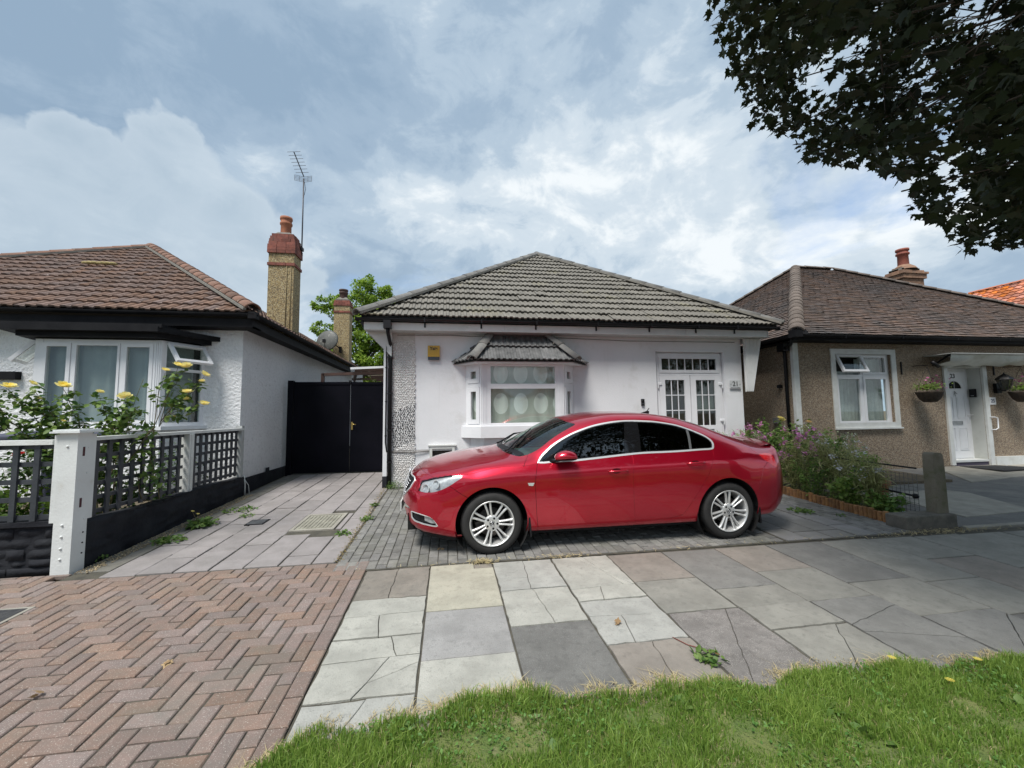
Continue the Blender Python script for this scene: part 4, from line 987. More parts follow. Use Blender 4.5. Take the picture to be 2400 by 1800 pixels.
mb = MB(); mb.box(-3.46, -3.33, 7.56, 7.70, 3.21, 3.33); mb.tube([(-3.40, 7.62, 3.33), (-3.40, 7.62, 3.42)], .01, 5); mb.build('gutter_corner', mBlackPaint, H2)
AP2 = Vector((-8.27, 12.48, 6.29)); e2R = Vector((-3.44, 7.65, 3.33)); e2L = Vector((-13.1, 7.65, 3.33)); b2R = Vector((-3.44, 18.7, 3.33)); A2B = Vector((-8.27, 13.9, 6.29)); b2L = Vector((-13.1, 18.7, 3.33))
mb = MB(); mb.add([e2L-dn, e2R-dn, AP2-dn, b2R-dn, A2B-dn, b2L-dn], [(0, 1, 2), (1, 3, 4, 2), (0, 2, 4, 5), (3, 5, 4)]); roof2 = mb.build('roof', mUnder, H2)
B2 = Vector((0, AP2.y-7.65, AP2.z-3.33)); tp2 = tile_proto(.165, .335, 1, .017, t=.016, lift=.034)
slope_tiles(roof2, e2L, (1, 0, 0), B2, [(0, 0), (9.66, 0), (4.83, B2.length)], tp2, .165, .335, mTileRed, mTileRedS, 'roof_tile', 299, lambda p: (p.x+4.6)**2+(p.y-7.6)**2*1.3, jitter=.003)
Bs = Vector((-4.83, 0, 2.96)); slope_tiles(roof2, e2R, (0, 1, 0), Bs, [(0, 0), (11.05, 0), (11.05-4.83, Bs.length), (4.83, Bs.length)], tp2, .165, .335, mTileRed, mTileRedS, 'roof_tile', 0, camd, massname='side_slope_tiles')
ridge_run(roof2, e2R+Vector((.02, -.02, .03)), AP2, mRidgeRed, .15, .34, 'hip_tile', sink=.02); ridge_run(roof2, e2L, AP2, mRidgeRed, .13, .40, 'hip_tile'); ridge_run(roof2, AP2, A2B, mRidgeRed, .13, .4, 'ridge_tile', mort=False)
lump = MB()
for i in range(7):
    c = Vector((-8.15+i*.09, 10.35+random.uniform(-.05, .05), 3.33+(10.35-7.65)*.613+.06)); lump.lathe([(0, -.05), (.07, -.03), (.09, .0), (.05, .03), (0, .04)], 8, Matrix.Translation(c))
thing1(lump, 'moss_clump', mLoom, 'ochre moss clump on the red brown roof slope', 'moss')
# bay of the left bungalow: shallow box with canted right side
yb = 7.40; L0, L1, LT, LB = -6.44, -4.66, 2.77, 1.36
mb = MB(); mb.prism([(-6.75, 8.0), (-6.48, 7.38), (-4.62, 7.38), (-4.32, 8.0)], .3, 1.30, axis='z'); LBAY = mb.build('bay_window', mRough, H2)
mb = MB(); mb.prism([(-6.80, 8.0), (-6.52, 7.34), (-4.58, 7.34), (-4.26, 8.0)], 1.30, 1.36, axis='z'); mb.build('sill', mUPVC, LBAY)
mb = MB(); mb.box(-6.72, -4.52, 7.14, 7.9, 2.93, 2.99); mb.prism([(-6.95, 8.0), (-6.72, 7.12), (-4.56, 7.12), (-4.10, 8.0)], 2.865, 2.945, axis='z'); mb.prism([(-6.78, 8.0), (-6.58, 7.24), (-4.62, 7.24), (-4.24, 8.0)], 2.79, 2.865, axis='z'); mb.build('bay_canopy', mBlackPaint, LBAY)
mb = MB(); mb.box(L0, L0+.10, yb, yb+.07, LB, LT); mb.box(L1-.12, L1, yb, yb+.07, LB, LT)
for q in (.02, .05, .08): mb.box(L1-q-.008, L1-q, yb-.009, yb, LB, LT)
mb.box(L0+.10, L1-.12, yb+.005, yb+.065, LT-.06, LT); mb.box(L0+.10, L1-.12, yb+.005, yb+.065, LB, LB+.05)
for x in (-5.93, -5.24): mb.box(x-.02, x+.02, yb+.003, yb+.067, LB+.05, LT-.06)
mb.build('frame', mUPVC, LBAY)
mNet = M_('net_curtain', (.40, .45, .47), (.33, .38, .40), 2.5, .95)
for (a, b, fr) in ((-6.34, -5.95, .055), (-5.91, -5.26, .035), (-5.22, -4.78, .055)):
    mb = MB(); frame_rect(mb, a+.002, b-.002, LB+.052, LT-.062, yb-.008, yb+.055, fr); mb.build('casement', mUPVC, LBAY)
    pane(LBAY, a+fr, b-fr, LB+.05+fr, LT-.06-fr, yb+.02)
curtain_mesh(-6.36, -4.75, LB, LT, yb+.14, 9, .02).build('net_curtain', mNet, LBAY)
def cant2(xa, ya, xb, yb_, openw, sgn):
    a = Vector((xa, ya, 0)); b = Vector((xb, yb_, 0)); d = b-a; L_ = d.length; d.normalize(); n = Vector((-d.y, d.x, 0))
    if n.dot(Vector((-5.5, 7.95, 0))-a) < 0: n = -n
    M = Matrix(((d.x, n.x, 0, a.x), (d.y, n.y, 0, a.y), (0, 0, 1, 0), (0, 0, 0, 1)))
    mb = MB(); mb.box(0, .06, 0, .06, LB, LT, M); mb.box(L_-.07, L_, 0, .06, LB, LT, M); mb.box(.06, L_-.07, 0, .06, LT-.05, LT, M); mb.box(.06, L_-.07, 0, .06, LB, LB+.06, M); mb.box(.06, L_-.07, 0, .06, 2.28, 2.33, M); mb.build('side_frame', mUPVC, LBAY)
    pane(LBAY, .06, L_-.07, LB+.06, 2.28, .02, M=M); pane(LBAY, .06, L_-.07, 2.33, LT-.05, .03, M=M)
    # little top light standing open
    Mo = M @ Matrix.Translation((0, -.01, LT-.05)) @ Matrix.Rotation(R(-38), 4, 'X') @ Matrix.Translation((0, 0, -(LT-.05)))
    mb = MB(); frame_rect(mb, .05, L_-.06, 2.32, LT-.05, -.05, 0, .05, Mo); mb.build('open_toplight', mUPVC, LBAY); pane(LBAY, .10, L_-.11, 2.37, LT-.10, -.03, M=Mo)
    curtain_mesh(.05, L_-.02, LB, LT, .13, 2, .015, M=M).build('side_net_curtain', mNet, LBAY)
cant2(-4.33, 8.0, -4.655, 7.40, 1, 1); cant2(-6.74, 8.0, -6.445, 7.40, 1, 1)
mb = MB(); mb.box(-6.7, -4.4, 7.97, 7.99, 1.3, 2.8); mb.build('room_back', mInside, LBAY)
bk = MB(); bk.box(-7.55, -7.13, 7.9, 8.0, 2.17, 2.30); thing1(bk, 'wall_bracket', mBlackPaint, 'black painted bar fixed on the roughcast wall at the left edge', 'bracket')
# chimneys
def chimney(x0, x1, y0, y1, zb, bands, ztop, pot, parent, potmat, seed):
    rr = random.Random(seed)
    zt0 = bands[0][0]; mb = MB(); mb.box(x0, x1, y0, y1, zb, ztop-.30)
    C = mb.build('chimney', mDashChim, parent)
    def course(z, out, h=.068):
        # bricks round the stack
        for (a0, a1, fixed, ax) in ((x0-out, x1+out, y0-out, 'f'), (y0-out, y1+out, x1+out, 's')):
            L_ = a1-a0; n = max(2, round(L_/.225)); off = rr.choice((0, .5)); es = [a0]+[a0+L_*(i+off)/n for i in range(1 if off == 0 else 0, n)]+[a1]; es = sorted(set(es))
            for i in range(len(es)-1):
                if es[i+1]-es[i] < .02: continue
                j = rr.uniform(0, .008); mb = MB()
                if ax == 'f': mb.box(es[i]+.004, es[i+1]-.004, fixed-j, fixed+.10, z, z+h)
                else: mb.box(fixed-.10, fixed+j, es[i]+.004+(.101 if i == 0 else 0), es[i+1]-.004, z, z+h)
                mb.build('brick', mBrickRed, C)
    for (z, out) in bands: course(z, out)
    mb = MB(); mb.box(x0+.045, x1-.045, y0+.045, y1-.045, ztop-.30, ztop-.03); mb.build('brick_core', mMortar, C)
    cx, cy = (x0+x1)/2, (y0+y1)/2
    mb = MB(); vs = [(x0+.04, y0+.04, ztop-.05), (x1-.04, y0+.04, ztop-.05), (x1-.04, y1-.04, ztop-.05), (x0+.04, y1-.04, ztop-.05), (cx-.14, cy-.12, ztop+.05), (cx+.14, cy-.12, ztop+.05), (cx+.14, cy+.12, ztop+.05), (cx-.14, cy+.12, ztop+.05)]
    mb.add(vs, [(0, 1, 5, 4), (1, 2, 6, 5), (2, 3, 7, 6), (3, 0, 4, 7), (4, 5, 6, 7)]); mb.build('flaunching', mMortar, C)
    h, r0 = pot; mb = MB(); mb.lathe([(r0*.98, ztop), (r0*.95, ztop+h*.55), (r0*1.12, ztop+h*.60), (r0*1.14, ztop+h*.68), (r0*1.0, ztop+h*.72), (r0*1.02, ztop+h*.84), (r0*1.15, ztop+h*.88), (r0*1.12, ztop+h), (r0*.85, ztop+h), (r0*.8, ztop+h*.5)], 20, Matrix.Translation((cx, cy, 0)))
    mb.build('chimney_pot', potmat, C)
    return C
bands = [(5.27, .03)] + [(5.60+i*.073, .035 if i < 4 else .0) for i in range(6)]
C1 = chimney(-4.32, -3.74, 10.35, 10.80, 3.2, [(5.17, .025), (5.48, .03), (5.552, .03), (5.625, .03), (5.698, .012), (5.771, .006), (5.844, -.01), (5.917, -.035)], 6.0, (.48, .125), H2, mTerra, 2)
for x in (-3.90, -3.80):
    mb = MB(); mb.tube([(x, 10.335, 3.45), (x, 10.335, 5.15)], .008, 5); mb.build('cable', M_('ochre_cable', (.25, .19, .10)), C1)
C2 = chimney(-4.32, -3.75, 16.0, 16.45, 3.2, [(5.45, .02), (5.72, .025), (5.79, .01), (5.86, 0)], 6.02, (.38, .15), H2, M_('sooty_pot', (.10, .05, .04), (.05, .035, .03), 12, .8), 4)
# television aerial
ae = empty('tv_aerial', (-3.70, 10.72, 5.7), 'tall television aerial on a thin mast strapped to the near chimney', 'aerial')
mAl = M_('aerial_metal', (.11, .11, .12), (.08, .08, .09), 30, .5, metal=.6)
mb = MB(); mb.tube([(-3.70, 10.72, 5.6), (-3.70, 10.72, 7.62)], .017, 8); mb.build('mast', mAl, ae)
mb = MB(); mb.bar((-3.69, 10.70, 7.66), (-3.86, 10.45, 8.16), .018); mb.build('boom', mAl, ae)
for i in range(7):
    p = Vector((-3.69, 10.70, 7.66)).lerp(Vector((-3.86, 10.45, 8.16)), .18+i*.136); mb = MB(); mb.bar(p+Vector((-.165, .03, 0)), p+Vector((.165, -.03, 0)), .007); mb.build('element', mAl, ae)
for (dz_, nm) in ((0, 'reflector'),):
    for s in (-1, 1):
        mb = MB(); c = Vector((-3.69, 10.72, 7.60)); u = Vector((.205, s*-.07, .0)); 
        for k in range(5): mb.bar(c+Vector((0, 0, -.07+k*.035))-u*0, c+Vector((0, 0, -.07+k*.035))+u*s, .006)
        mb.bar(c+u*s+Vector((0, 0, -.075)), c+u*s+Vector((0, 0, .075)), .007); mb.bar(c+u*s*.5+Vector((0, 0, -.075)), c+u*s*.5+Vector((0, 0, .075)), .006); mb.build(nm, mAl, ae)
mb = MB(); mb.box(-3.76, -3.66, 10.66, 10.76, 5.70, 5.78); mb.tube([(-3.66, 10.66, 7.5), (-3.62, 10.64, 7.3), (-3.69, 10.70, 7.1)], .006, 5); mb.build('bracket', mBlackPlastic, ae)
# satellite dish
sd_ = empty('satellite_dish', (-4.35, 15.5, 4.25), 'round grey mesh satellite dish beside the farther chimney', 'satellite dish')
Md = Matrix.Translation((-4.42, 15.62, 4.30)) @ Matrix.Rotation(R(-12), 4, 'Z') @ Matrix.Rotation(R(78), 4, 'X')
mb = MB(); mb.lathe([(0, -.07), (.12, -.064), (.25, -.043), (.36, -.01), (.40, .012), (.405, .004), (.36, -.02), (.25, -.053), (.12, -.074), (0, -.08)], 32, Md @ Matrix.Scale(-1, 4, (0, 0, 1))); mb.build('reflector', M_('dish_grey', (.09, .095, .088), (.06, .065, .06), 7, .6, stain=(.24, .24, .22), stscale=9, stth=(.55, .7)), sd_)
mb = MB(); c = Md.translation; mb.tube([c+Vector((0, 0, -.36)), c+Vector((.02, -.35, -.30)), c+Vector((.02, -.42, -.12))], .012, 6); mb.box(c.x-.03, c.x+.06, c.y-.5, c.y-.40, c.z-.16, c.z-.04); mb.tube([c+Vector((0, .08, 0)), c+Vector((.2, .16, -.1)), c+Vector((.36, .3, -.25))], .018, 6); mb.box(-4.08, -4.0, 15.86, 15.99, 3.9, 4.12); mb.build('arm', mBlackPlastic, sd_)

# ================================================================== right bungalow, number 23
H3 = empty('pebbledash_bungalow', (11, 8.0, .13), 'tan pebbledashed bungalow on the right with weathered clay tiles and white door 23', 'house')
mb = MB(); facade(mb, 7.68, 19.2, 0, 3.10, 8.0, [(8.76, 10.28, 1.12, 2.83), (11.835, 12.845, .10, 2.495)], .14)
mb.add([(7.68, 8.0, 0), (7.68, 17.6, 0), (7.68, 17.6, 3.1), (7.68, 8.0, 3.1)], [(3, 2, 1, 0)]); mb.build('wall', mDash, H3, fix=False)
mb = MB(); mb.box(7.665, 7.80, 7.985, 8.06, .3, 3.02); mb.build('corner_strip', mWhitePaintWood, H3)
mb = MB(); mb.box(7.38, 19.5, 7.66, 8.0, 3.03, 3.06); mb.box(7.38, 7.68, 8.0, 17.9, 3.03, 3.06); mb.box(7.40, 19.5, 7.645, 7.66, 3.03, 3.14); mb.box(7.38, 7.40, 7.645, 17.9, 3.03, 3.14); mb.build('eaves_board', mBlackPaint, H3)
gutter_mesh((7.32, 7.60, 3.13), (19.5, 7.60, 3.13)).build('gutter', mBlackPaint, H3); gutter_mesh((7.34, 7.62, 3.12), (7.34, 17.9, 3.12)).build('gutter', mBlackPaint, H3)
for x in (8.6, 10.1, 11.6, 13.1):
    mb = MB(); mb.box(x-.01, x+.01, 7.545, 7.56, 3.07, 3.14); mb.build('gutter_bracket', mBlackPaint, H3)
mb = MB(); mb.box(7.50, 7.66, 8.05, 8.25, 2.85, 3.04); mb.tube([(7.60, 8.15, 2.95), (7.62, 8.16, 2.75), (7.62, 8.16, .1)], .036, 10); mb.tube([(7.40, 7.70, 3.07), (7.45, 7.80, 2.95), (7.58, 8.1, 2.90)], .036, 8); mb.build('downpipe', mBlackPlastic, H3)
mb = MB(); mb.box(7.60, 7.679, 8.34, 8.42, 2.02, 2.10); mb.build('wall_fitting', mBlackPlastic, H3)
mb = MB(); mb.box(7.58, 7.679, 8.46, 8.58, 1.20, 1.33); mb.build('meter_hood', M_('grey_hood', (.14, .14, .14)), H3)
A3 = Vector((12.37, 12.55, 6.64)); A3b = Vector((13.95, 12.55, 6.64)); e3 = Vector((7.42, 7.60, 3.16)); e3r = Vector((18.9, 7.60, 3.16)); e3b = Vector((7.42, 17.5, 3.16)); e3c = Vector((18.9, 17.5, 3.16))
mb = MB(); mb.add([e3-dn, e3r-dn, A3b-dn, A3-dn, e3b-dn, e3c-dn], [(0, 1, 2, 3), (0, 3, 4), (1, 5, 2), (4, 3, 2, 5)]); roof3 = mb.build('roof', mUnder, H3)
B3 = Vector((0, 4.95, 3.48)); ln3 = B3.length; pt3 = plain_tile(.19, .112, t=.016, lift=.02)
slope_tiles(roof3, e3, (1, 0, 0), B3, [(0, 0), (11.48, 0), (6.53, ln3), (4.95, ln3)], pt3, .19, .112, mTileClay, mTileClayS, 'roof_tile', 290, lambda p: (p.x-8.5)**2+(p.y-7.6)**2*2, jitter=.0035, half=True)
Bw = Vector((4.95, 0, 3.48)); slope_tiles(roof3, e3b, (0, -1, 0), Bw, [(0, 0), (9.9, 0), (4.95, ln3)], pt3, .19, .112, mTileClay, mTileClayS, 'roof_tile', 0, camd, jitter=.0035, half=True, massname='side_slope_tiles')
ridge_run(roof3, e3+Vector((-.03, -.03, .02)), A3, mRidgeBrown, .17, .36, 'hip_tile', sink=.05, mort=False); ridge_run(roof3, A3, A3b, mRidgeBrown, .13, .36, 'ridge_tile', mort=False); ridge_run(roof3, e3r, A3b, mRidgeBrown, .13, .36, 'hip_tile', mort=False); ridge_run(roof3, e3b, A3, mRidgeBrown, .13, .36, 'hip_tile', mort=False)
mb = MB(); mb.add([e3+Vector((-.19, -.13, -.05)), e3+Vector((.13, -.19, -.05)), e3+Vector((.12, -.12, .06)), e3+Vector((-.12, -.05, .06))], [(0, 1, 2, 3)]); mb.box(7.22, 7.40, 7.42, 7.60, 3.05, 3.20); mb.build('hip_iron', mBlackPaint, H3)
# window
mb = MB(); frame_rect(mb, 8.64, 10.40, 1.08, 2.90, 7.975, 8.001, .12); mb.box(8.64, 10.42, 7.94, 8.001, 1.05, 1.085); mb.build('window_surround', mWhitePaintWood, H3)
mb = MB(); wy = 8.06; frame_rect(mb, 8.765, 10.275, 1.125, 2.825, wy, wy+.06, .05); mb.box(9.50, 9.54, wy, wy+.06, 1.175, 2.775); mb.box(8.815, 9.50, wy, wy+.06, 2.27, 2.31); mb.box(9.54, 10.225, wy, wy+.06, 2.27, 2.31); W3 = mb.build('window', mUPVC, H3)
for (a, b) in ((8.818, 9.497), (9.543, 10.222)):
    mb = MB(); frame_rect(mb, a, b, 1.178, 2.267, wy-.012, wy+.045, .06); mb.build('casement', mUPVC, W3); pane(W3, a+.06, b-.06, 1.238, 2.207, wy+.02)
mb = MB(); frame_rect(mb, 9.543, 10.222, 2.313, 2.772, wy-.012, wy+.045, .055); mb.box(9.7, 10.05, wy-.02, wy-.012, 2.735, 2.755); mb.build('casement', mUPVC, W3); pane(W3, 9.6, 10.165, 2.37, 2.715, wy+.02)
Mo = Matrix.Translation((0, wy-.012, 2.775)) @ Matrix.Rotation(R(-24), 4, 'X') @ Matrix.Translation((0, -(wy-.012), -2.775))
mb = MB(); frame_rect(mb, 8.818, 9.497, 2.313, 2.772, wy-.04, wy+.01, .055, Mo); mb.build('open_casement', mUPVC, W3); pane(W3, 8.873, 9.442, 2.37, 2.715, wy-.02, M=Mo)
curtain_mesh(8.80, 9.52, 1.15, 2.4, wy+.16, 7, .022).build('curtain', M_('white_net', (.62, .66, .66), (.5, .54, .54), 6, .9), W3); curtain_mesh(9.54, 10.25, 1.15, 2.7, wy+.17, 6, .022).build('curtain', M_('white_net_b', (.55, .60, .61), (.42, .47, .48), 6, .9), W3)
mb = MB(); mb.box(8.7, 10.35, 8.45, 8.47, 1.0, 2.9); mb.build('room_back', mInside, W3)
# door recess
mb = MB(); mb.box(11.72, 11.83, 7.96, 7.999, .16, 2.52); mb.box(12.85, 12.97, 7.95, 7.999, .10, 2.52); mb.box(11.83, 12.85, 7.97, 7.999, 2.47, 2.56); mb.build('door_surround', mWhitePaintWood, H3)
rv = MB(); rv.box(12.842, 12.95, 8.003, 8.62, .05, 2.492); rv.box(11.72, 11.838, 8.003, 8.62, .05, 2.492); rv.box(11.72, 12.95, 8.003, 8.62, 2.4925, 2.56); rv.box(11.7, 12.9, 8.5, 8.6, 0, 2.5); rv.build('porch_lining', M_('porch_white', (.60, .61, .58), (.50, .51, .48), 2, .8, stain=(.38, .38, .33), stscale=2, stth=(.6, .85)), H3)
Dy = 8.26
mb = MB(); frame_rect(mb, 11.90, 12.843, .22, 2.49, Dy, Dy+.07, .06); mb.build('door_frame', mUPVC, H3)
mb = MB(); mb.box(11.962, 12.78, Dy-.01, Dy+.04, .285, 2.425)
D3 = mb.build('front_door', mUPVC, H3)
for (xa, xb, za, zb) in ((12.07, 12.33, 1.25, 1.79), (12.43, 12.69, 1.25, 1.79), (12.07, 12.33, .48, 1.03), (12.43, 12.69, .48, 1.03)):
    mb = MB(); frame_rect(mb, xa, xb, za, zb, Dy-.022, Dy-.011, .022); mb.box(xa+.035, xb-.035, Dy-.019, Dy-.011, za+.035, zb-.035); mb.build('door_panel', mUPVC, D3)
arc = [(12.40+.21*math.cos(t), 1.99+.19*math.sin(t)) for t in np.linspace(0, math.pi, 14)]
mb = MB(); mb.prism(arc, Dy-.016, Dy-.0105); mb.build('fan_pane', glass('fan_glass', (.35, .45, .45), .3), D3)
mb = MB(); ar2 = [Vector((12.40+.22*math.cos(t), Dy-.018, 1.985+.20*math.sin(t))) for t in np.linspace(0, math.pi, 16)]; mb.tube(ar2+[ar2[0]], .012, 5); mb.tube([(12.40, Dy-.02, 1.985), (12.40, Dy-.02, 2.17)], .006, 4); mb.build('fan_moulding', mUPVC, D3)
text('23', .15, (12.39, Dy-.012, 2.30), R(90), mBlackPlastic, D3, 'numerals', bold=.003)
mb = MB(); frame_rect(mb, 12.25, 12.56, 1.10, 1.19, Dy-.024, Dy-.011, .014); mb.box(12.265, 12.545, Dy-.018, Dy-.011, 1.115, 1.175); mb.build('letterbox', mSteel, D3)
mb = MB(); mb.tube([(12.74, Dy-.01, 1.33), (12.74, Dy-.05, 1.33), (12.84, Dy-.055, 1.33)], .011, 6); mb.box(12.72, 12.76, Dy-.02, Dy-.01, 1.15, 1.36); mb.build('handle', mUPVC, D3)
mb = MB(); mb.tube([(12.38, Dy-.025, 1.93), (12.42, Dy-.03, 1.87), (12.36, Dy-.03, 1.85), (12.40, Dy-.03, 1.90), (12.45, Dy-.03, 1.86)], .008, 5); mb.tube([(12.39, Dy-.03, 1.85), (12.39, Dy-.03, 1.80)], .007, 5); mb.build('knocker', mSteel, D3)
mb = MB(); mb.box(11.84, 12.84, 8.0, 8.27, .12, .27); mb.box(11.84, 12.80, 7.96, 8.0, .225, .272); mb.build('door_step', mWhitePaintWood, H3)
mb = MB(); mb.box(11.84, 12.80, 7.975, 7.999, .09, .224); mb.build('step_riser', M_('plum_riser', (.07, .06, .09)), H3)
mb = MB(); mb.box(12.98, 19, 7.93, 7.999, .10, .33); mb.build('white_plinth', mWhitePaintWood, H3)
post = empty('key_box', (12.82, 8.16, 1.87), 'small black box on the white porch side by the door of 23', 'box'); mb = MB(); mb.box(12.80, 12.844, 8.10, 8.22, 1.77, 1.97); mb.build('case', mBlackPlastic, post); mb = MB(); mb.box(12.795, 12.80, 8.13, 8.19, 1.80, 1.815); mb.build('slot', mSteel, post)
mb = MB(); mb.tube([(12.93, 7.94, 1.28), (12.96, 7.88, 1.28), (13.04, 7.88, 1.26), (13.04, 7.88, 1.02), (12.96, 7.88, .98), (12.93, 7.94, .98)], .013, 6); thing1(mb, 'grab_rail', mUPVC, 'white grab rail on the wall right of the white door', 'rail')
# canopy, scalloped apron over the door
cn = empty('door_canopy', (12.6, 7.7, 2.6), 'dirty white scalloped canopy over the door of number 23', 'canopy')
mCan = M_('dirty_white_canopy', (.60, .62, .60), (.48, .50, .47), 2.5, .7, .004, 20, stain=(.30, .32, .24), stscale=1.4, stth=(.5, .75))
mb = MB(); mb.box(11.2, 16.5, 7.42, 7.98, 2.735, 2.752); mb.build('roof_sheet', M_('canopy_sheet', (.42, .43, .42), (.3, .31, .3), 4, .5), cn)
mb = MB(); n = 40; vs = []
for i in range(n+1):
    x = 11.25+(16.4-11.25)*i/n; vs += [(x, 7.48+.02*math.sin(x*5), 2.73), (x, 7.54+.05*math.sin(x*3.7), 2.60+.03*math.sin(x*4.3)), (x, 7.80+.04*math.sin(x*6.1), 2.50+.02*math.sin(x*9)+max(0, x-13)*.05)]
fs = []
for i in range(n): fs += [(3*i, 3*i+3, 3*i+4, 3*i+1), (3*i+1, 3*i+4, 3*i+5, 3*i+2)]
mb.add(vs, fs, smooth=True); mb.build('sheeting', mCan, cn, fix=False)
mb = MB(); mb.bar((11.4, 7.95, 2.52), (11.25, 7.5, 2.72), .03); mb.tube([(11.05, 7.72, 2.58), (11.12, 7.7, 2.52), (11.20, 7.7, 2.47)], .04, 6); mb.build('cctv_bracket', mBlackPlastic, cn)
# hanging baskets, lantern, number tile
mPetal = leafmat('petunia_petal', (.22, .03, .12), (.42, .10, .25), .25)
def basket(x, z, label):
    b = empty('hanging_basket', (x, 7.72, z), label, 'basket', 'hanging baskets beside the door of number 23')
    mb = MB(); mb.lathe([(0, z-.25), (.11, z-.24), (.18, z-.17), (.235, z-.03), (.245, z), (.225, z), (.0, z-.02)], 20, Matrix.Translation((x, 7.68, 0))); mb.build('bowl', M_('dark_coir', (.035, .028, .022), (.07, .05, .035), 20, .95, .01, 60), b)
    mb = MB(); mb.bar((x, 7.99, z+.62), (x, 7.66, z+.60), .014); mb.bar((x-.3, 7.985, z+.72), (x-.3, 7.985, z+.42), .02)
    for a in range(3): mb.tube([(x, 7.68, z+.58), (x+.22*math.cos(a*2.1), 7.68+.22*math.sin(a*2.1), z)], .003, 4)
    mb.build('chain_and_bracket', mBlackPlastic, b); return b
b1 = basket(10.85, 1.89, 'hanging basket of purple flowers left of the white door'); b2_ = basket(13.55, 1.88, 'hanging basket at the right edge beyond the wall lantern')
ln_ = empty('wall_lantern', (13.50, 7.95, 1.95), 'black coach lantern on the pebbledash right of the door', 'lantern')
mb = MB(); mb.box(13.20, 13.34, 7.93, 7.999, 1.86, 2.10); mb.tube([(13.27, 7.93, 1.95), (13.22, 7.84, 1.91), (13.13, 7.74, 1.90)], .013, 6); mb.build('bracket', mBlackPlastic, ln_)
T_ = Matrix.Translation((13.13, 7.74, -.03))
mb = MB(); mb.lathe([(.0, 1.93), (.05, 1.96), (.075, 1.97)], 6, T_, smooth=False); mb.lathe([(.16, 2.20), (.13, 2.25), (.05, 2.32), (.015, 2.34), (.015, 2.37), (0, 2.375)], 6, T_, smooth=False)
for k_ in range(6):
    t = 6.283*k_/6; mb.bar((13.13+.075*math.cos(t), 7.74+.075*math.sin(t), 1.94), (13.13+.13*math.cos(t), 7.74+.13*math.sin(t), 2.17), .010)
mb.build('cage', mBlackPlastic, ln_)
mb = MB(); mb.lathe([(.07, 1.975), (.122, 2.198)], 6, T_, smooth=False); mb.build('pane', glass('lantern_glass', (.7, .72, .7), .7), ln_)
nt_ = empty('number_tile', (13.12, 7.97, 1.66), 'white square house number tile on the pebbledash below the lantern', 'house number')
mb = MB(); mb.box(13.03, 13.22, 7.985, 7.999, 1.58, 1.76); mb.build('tile', mUPVC, nt_); text('25', .12, (13.125, 7.982, 1.67), R(90), M_('blue_ink', (.08, .10, .16)), nt_, 'numerals', bold=.002)
mat_ = MB(); mat_.prism([(11.85, 7.15), (13.3, 7.25), (12.8, 7.88), (11.85, 7.92)], gz(7.5)+.012, gz(7.5)+.03, axis='z'); thing1(mat_, 'doormat', M_('black_mat', (.02, .02, .022), (.035, .035, .035), 90, .98, .004, 150), 'black doormat lying before the white door of number 23', 'doormat')
# chimney of 23
rr = random.Random(9); mBrickY = M_('yellow_stock_brick', (.32, .19, .12), (.22, .13, .09), 10, .9, .004, 70, rnd=.2, stain=(.12, .10, .08), stscale=3, stth=(.55, .8))
cx0, cx1, cy0, cy1 = 15.72, 16.60, 11.6, 12.15
mb = MB(); mb.box(cx0+.06, cx1-.06, cy0+.06, cy1-.06, 5.0, 6.5); C3_ = mb.build('chimney', mMortar, H3)
for k_ in range(13):
    z = 5.55+k_*.078; out = .06 if k_ in (7, 8) else .10 if k_ == 9 else .02 if k_ > 9 else 0
    if k_ > 10: out = -.06*(k_-10)
    for (a0, a1, f_, ax) in ((cx0-out, cx1+out, cy0-out, 'f'), (cy0-out, cy1+out, cx0-out, 's')):
        n = max(2, round((a1-a0)/.225)); off = .5*(k_ % 2); es = sorted(set([a0]+[a0+(a1-a0)*(i+off)/n for i in range(n)][(0 if off else 1):]+[a1]))
        for i in range(len(es)-1):
            mb = MB(); 
            if ax == 'f': mb.box(es[i]+.004, es[i+1]-.004, f_, f_+.1, z, z+.07)
            else: mb.box(f_, f_+.1, max(es[i], a0+.101)+.004, es[i+1]-.004, z, z+.07)
            mb.build('brick', mBrickY, C3_)
mb = MB(); mb.lathe([(.36, 6.46), (.30, 6.56), (.17, 6.66)], 16, Matrix.Translation((16.16, 11.87, 0))); mb.build('flaunching', mBrickY, C3_)
mb = MB(); mb.lathe([(.16, 6.62), (.15, 7.02), (.19, 7.04), (.19, 7.10), (.155, 7.12), (.155, 7.16), (.19, 7.18), (.19, 7.25), (.12, 7.25)], 20, Matrix.Translation((16.15, 11.87, 0))); mb.build('chimney_pot', M_('red_pot', (.30, .09, .06), (.22, .07, .05), 9, .8), C3_)

# ================================================================== orange roofed house far right
H4 = empty('orange_roofed_house', (31, 15.6, .3), 'house with bright orange clay roof behind the right bungalow', 'house')
mb = MB(); mb.box(27.0, 34.4, 12.2, 19.0, 0, 5.5); mb.build('wall', mDash, H4)
rA, rB = Vector((30.8, 12.0, 8.35)), Vector((30.8, 19.3, 8.35))
mb = MB(); mb.add([(26.6, 19.3, 5.38), (26.6, 12.0, 5.38), rA-dn*2, rB-dn*2, (35.0, 12.0, 5.38), (35.0, 19.3, 5.38)], [(0, 1, 2, 3), (3, 2, 4, 5), (1, 4, 2), (0, 3, 5)]); r4 = mb.build('roof', mUnder, H4, fix=False)
B4 = Vector((4.2, 0, 2.95)); slope_tiles(r4, (26.6, 19.3, 5.4), (0, -1, 0), B4, [(0, 0), (7.3, 0), (7.3, B4.length), (0, B4.length)], tile_proto(.33, .33, 1, .04, t=.03, lift=.05), .33, .33, mOrange, mOrange, 'roof_tile', 0, camd)
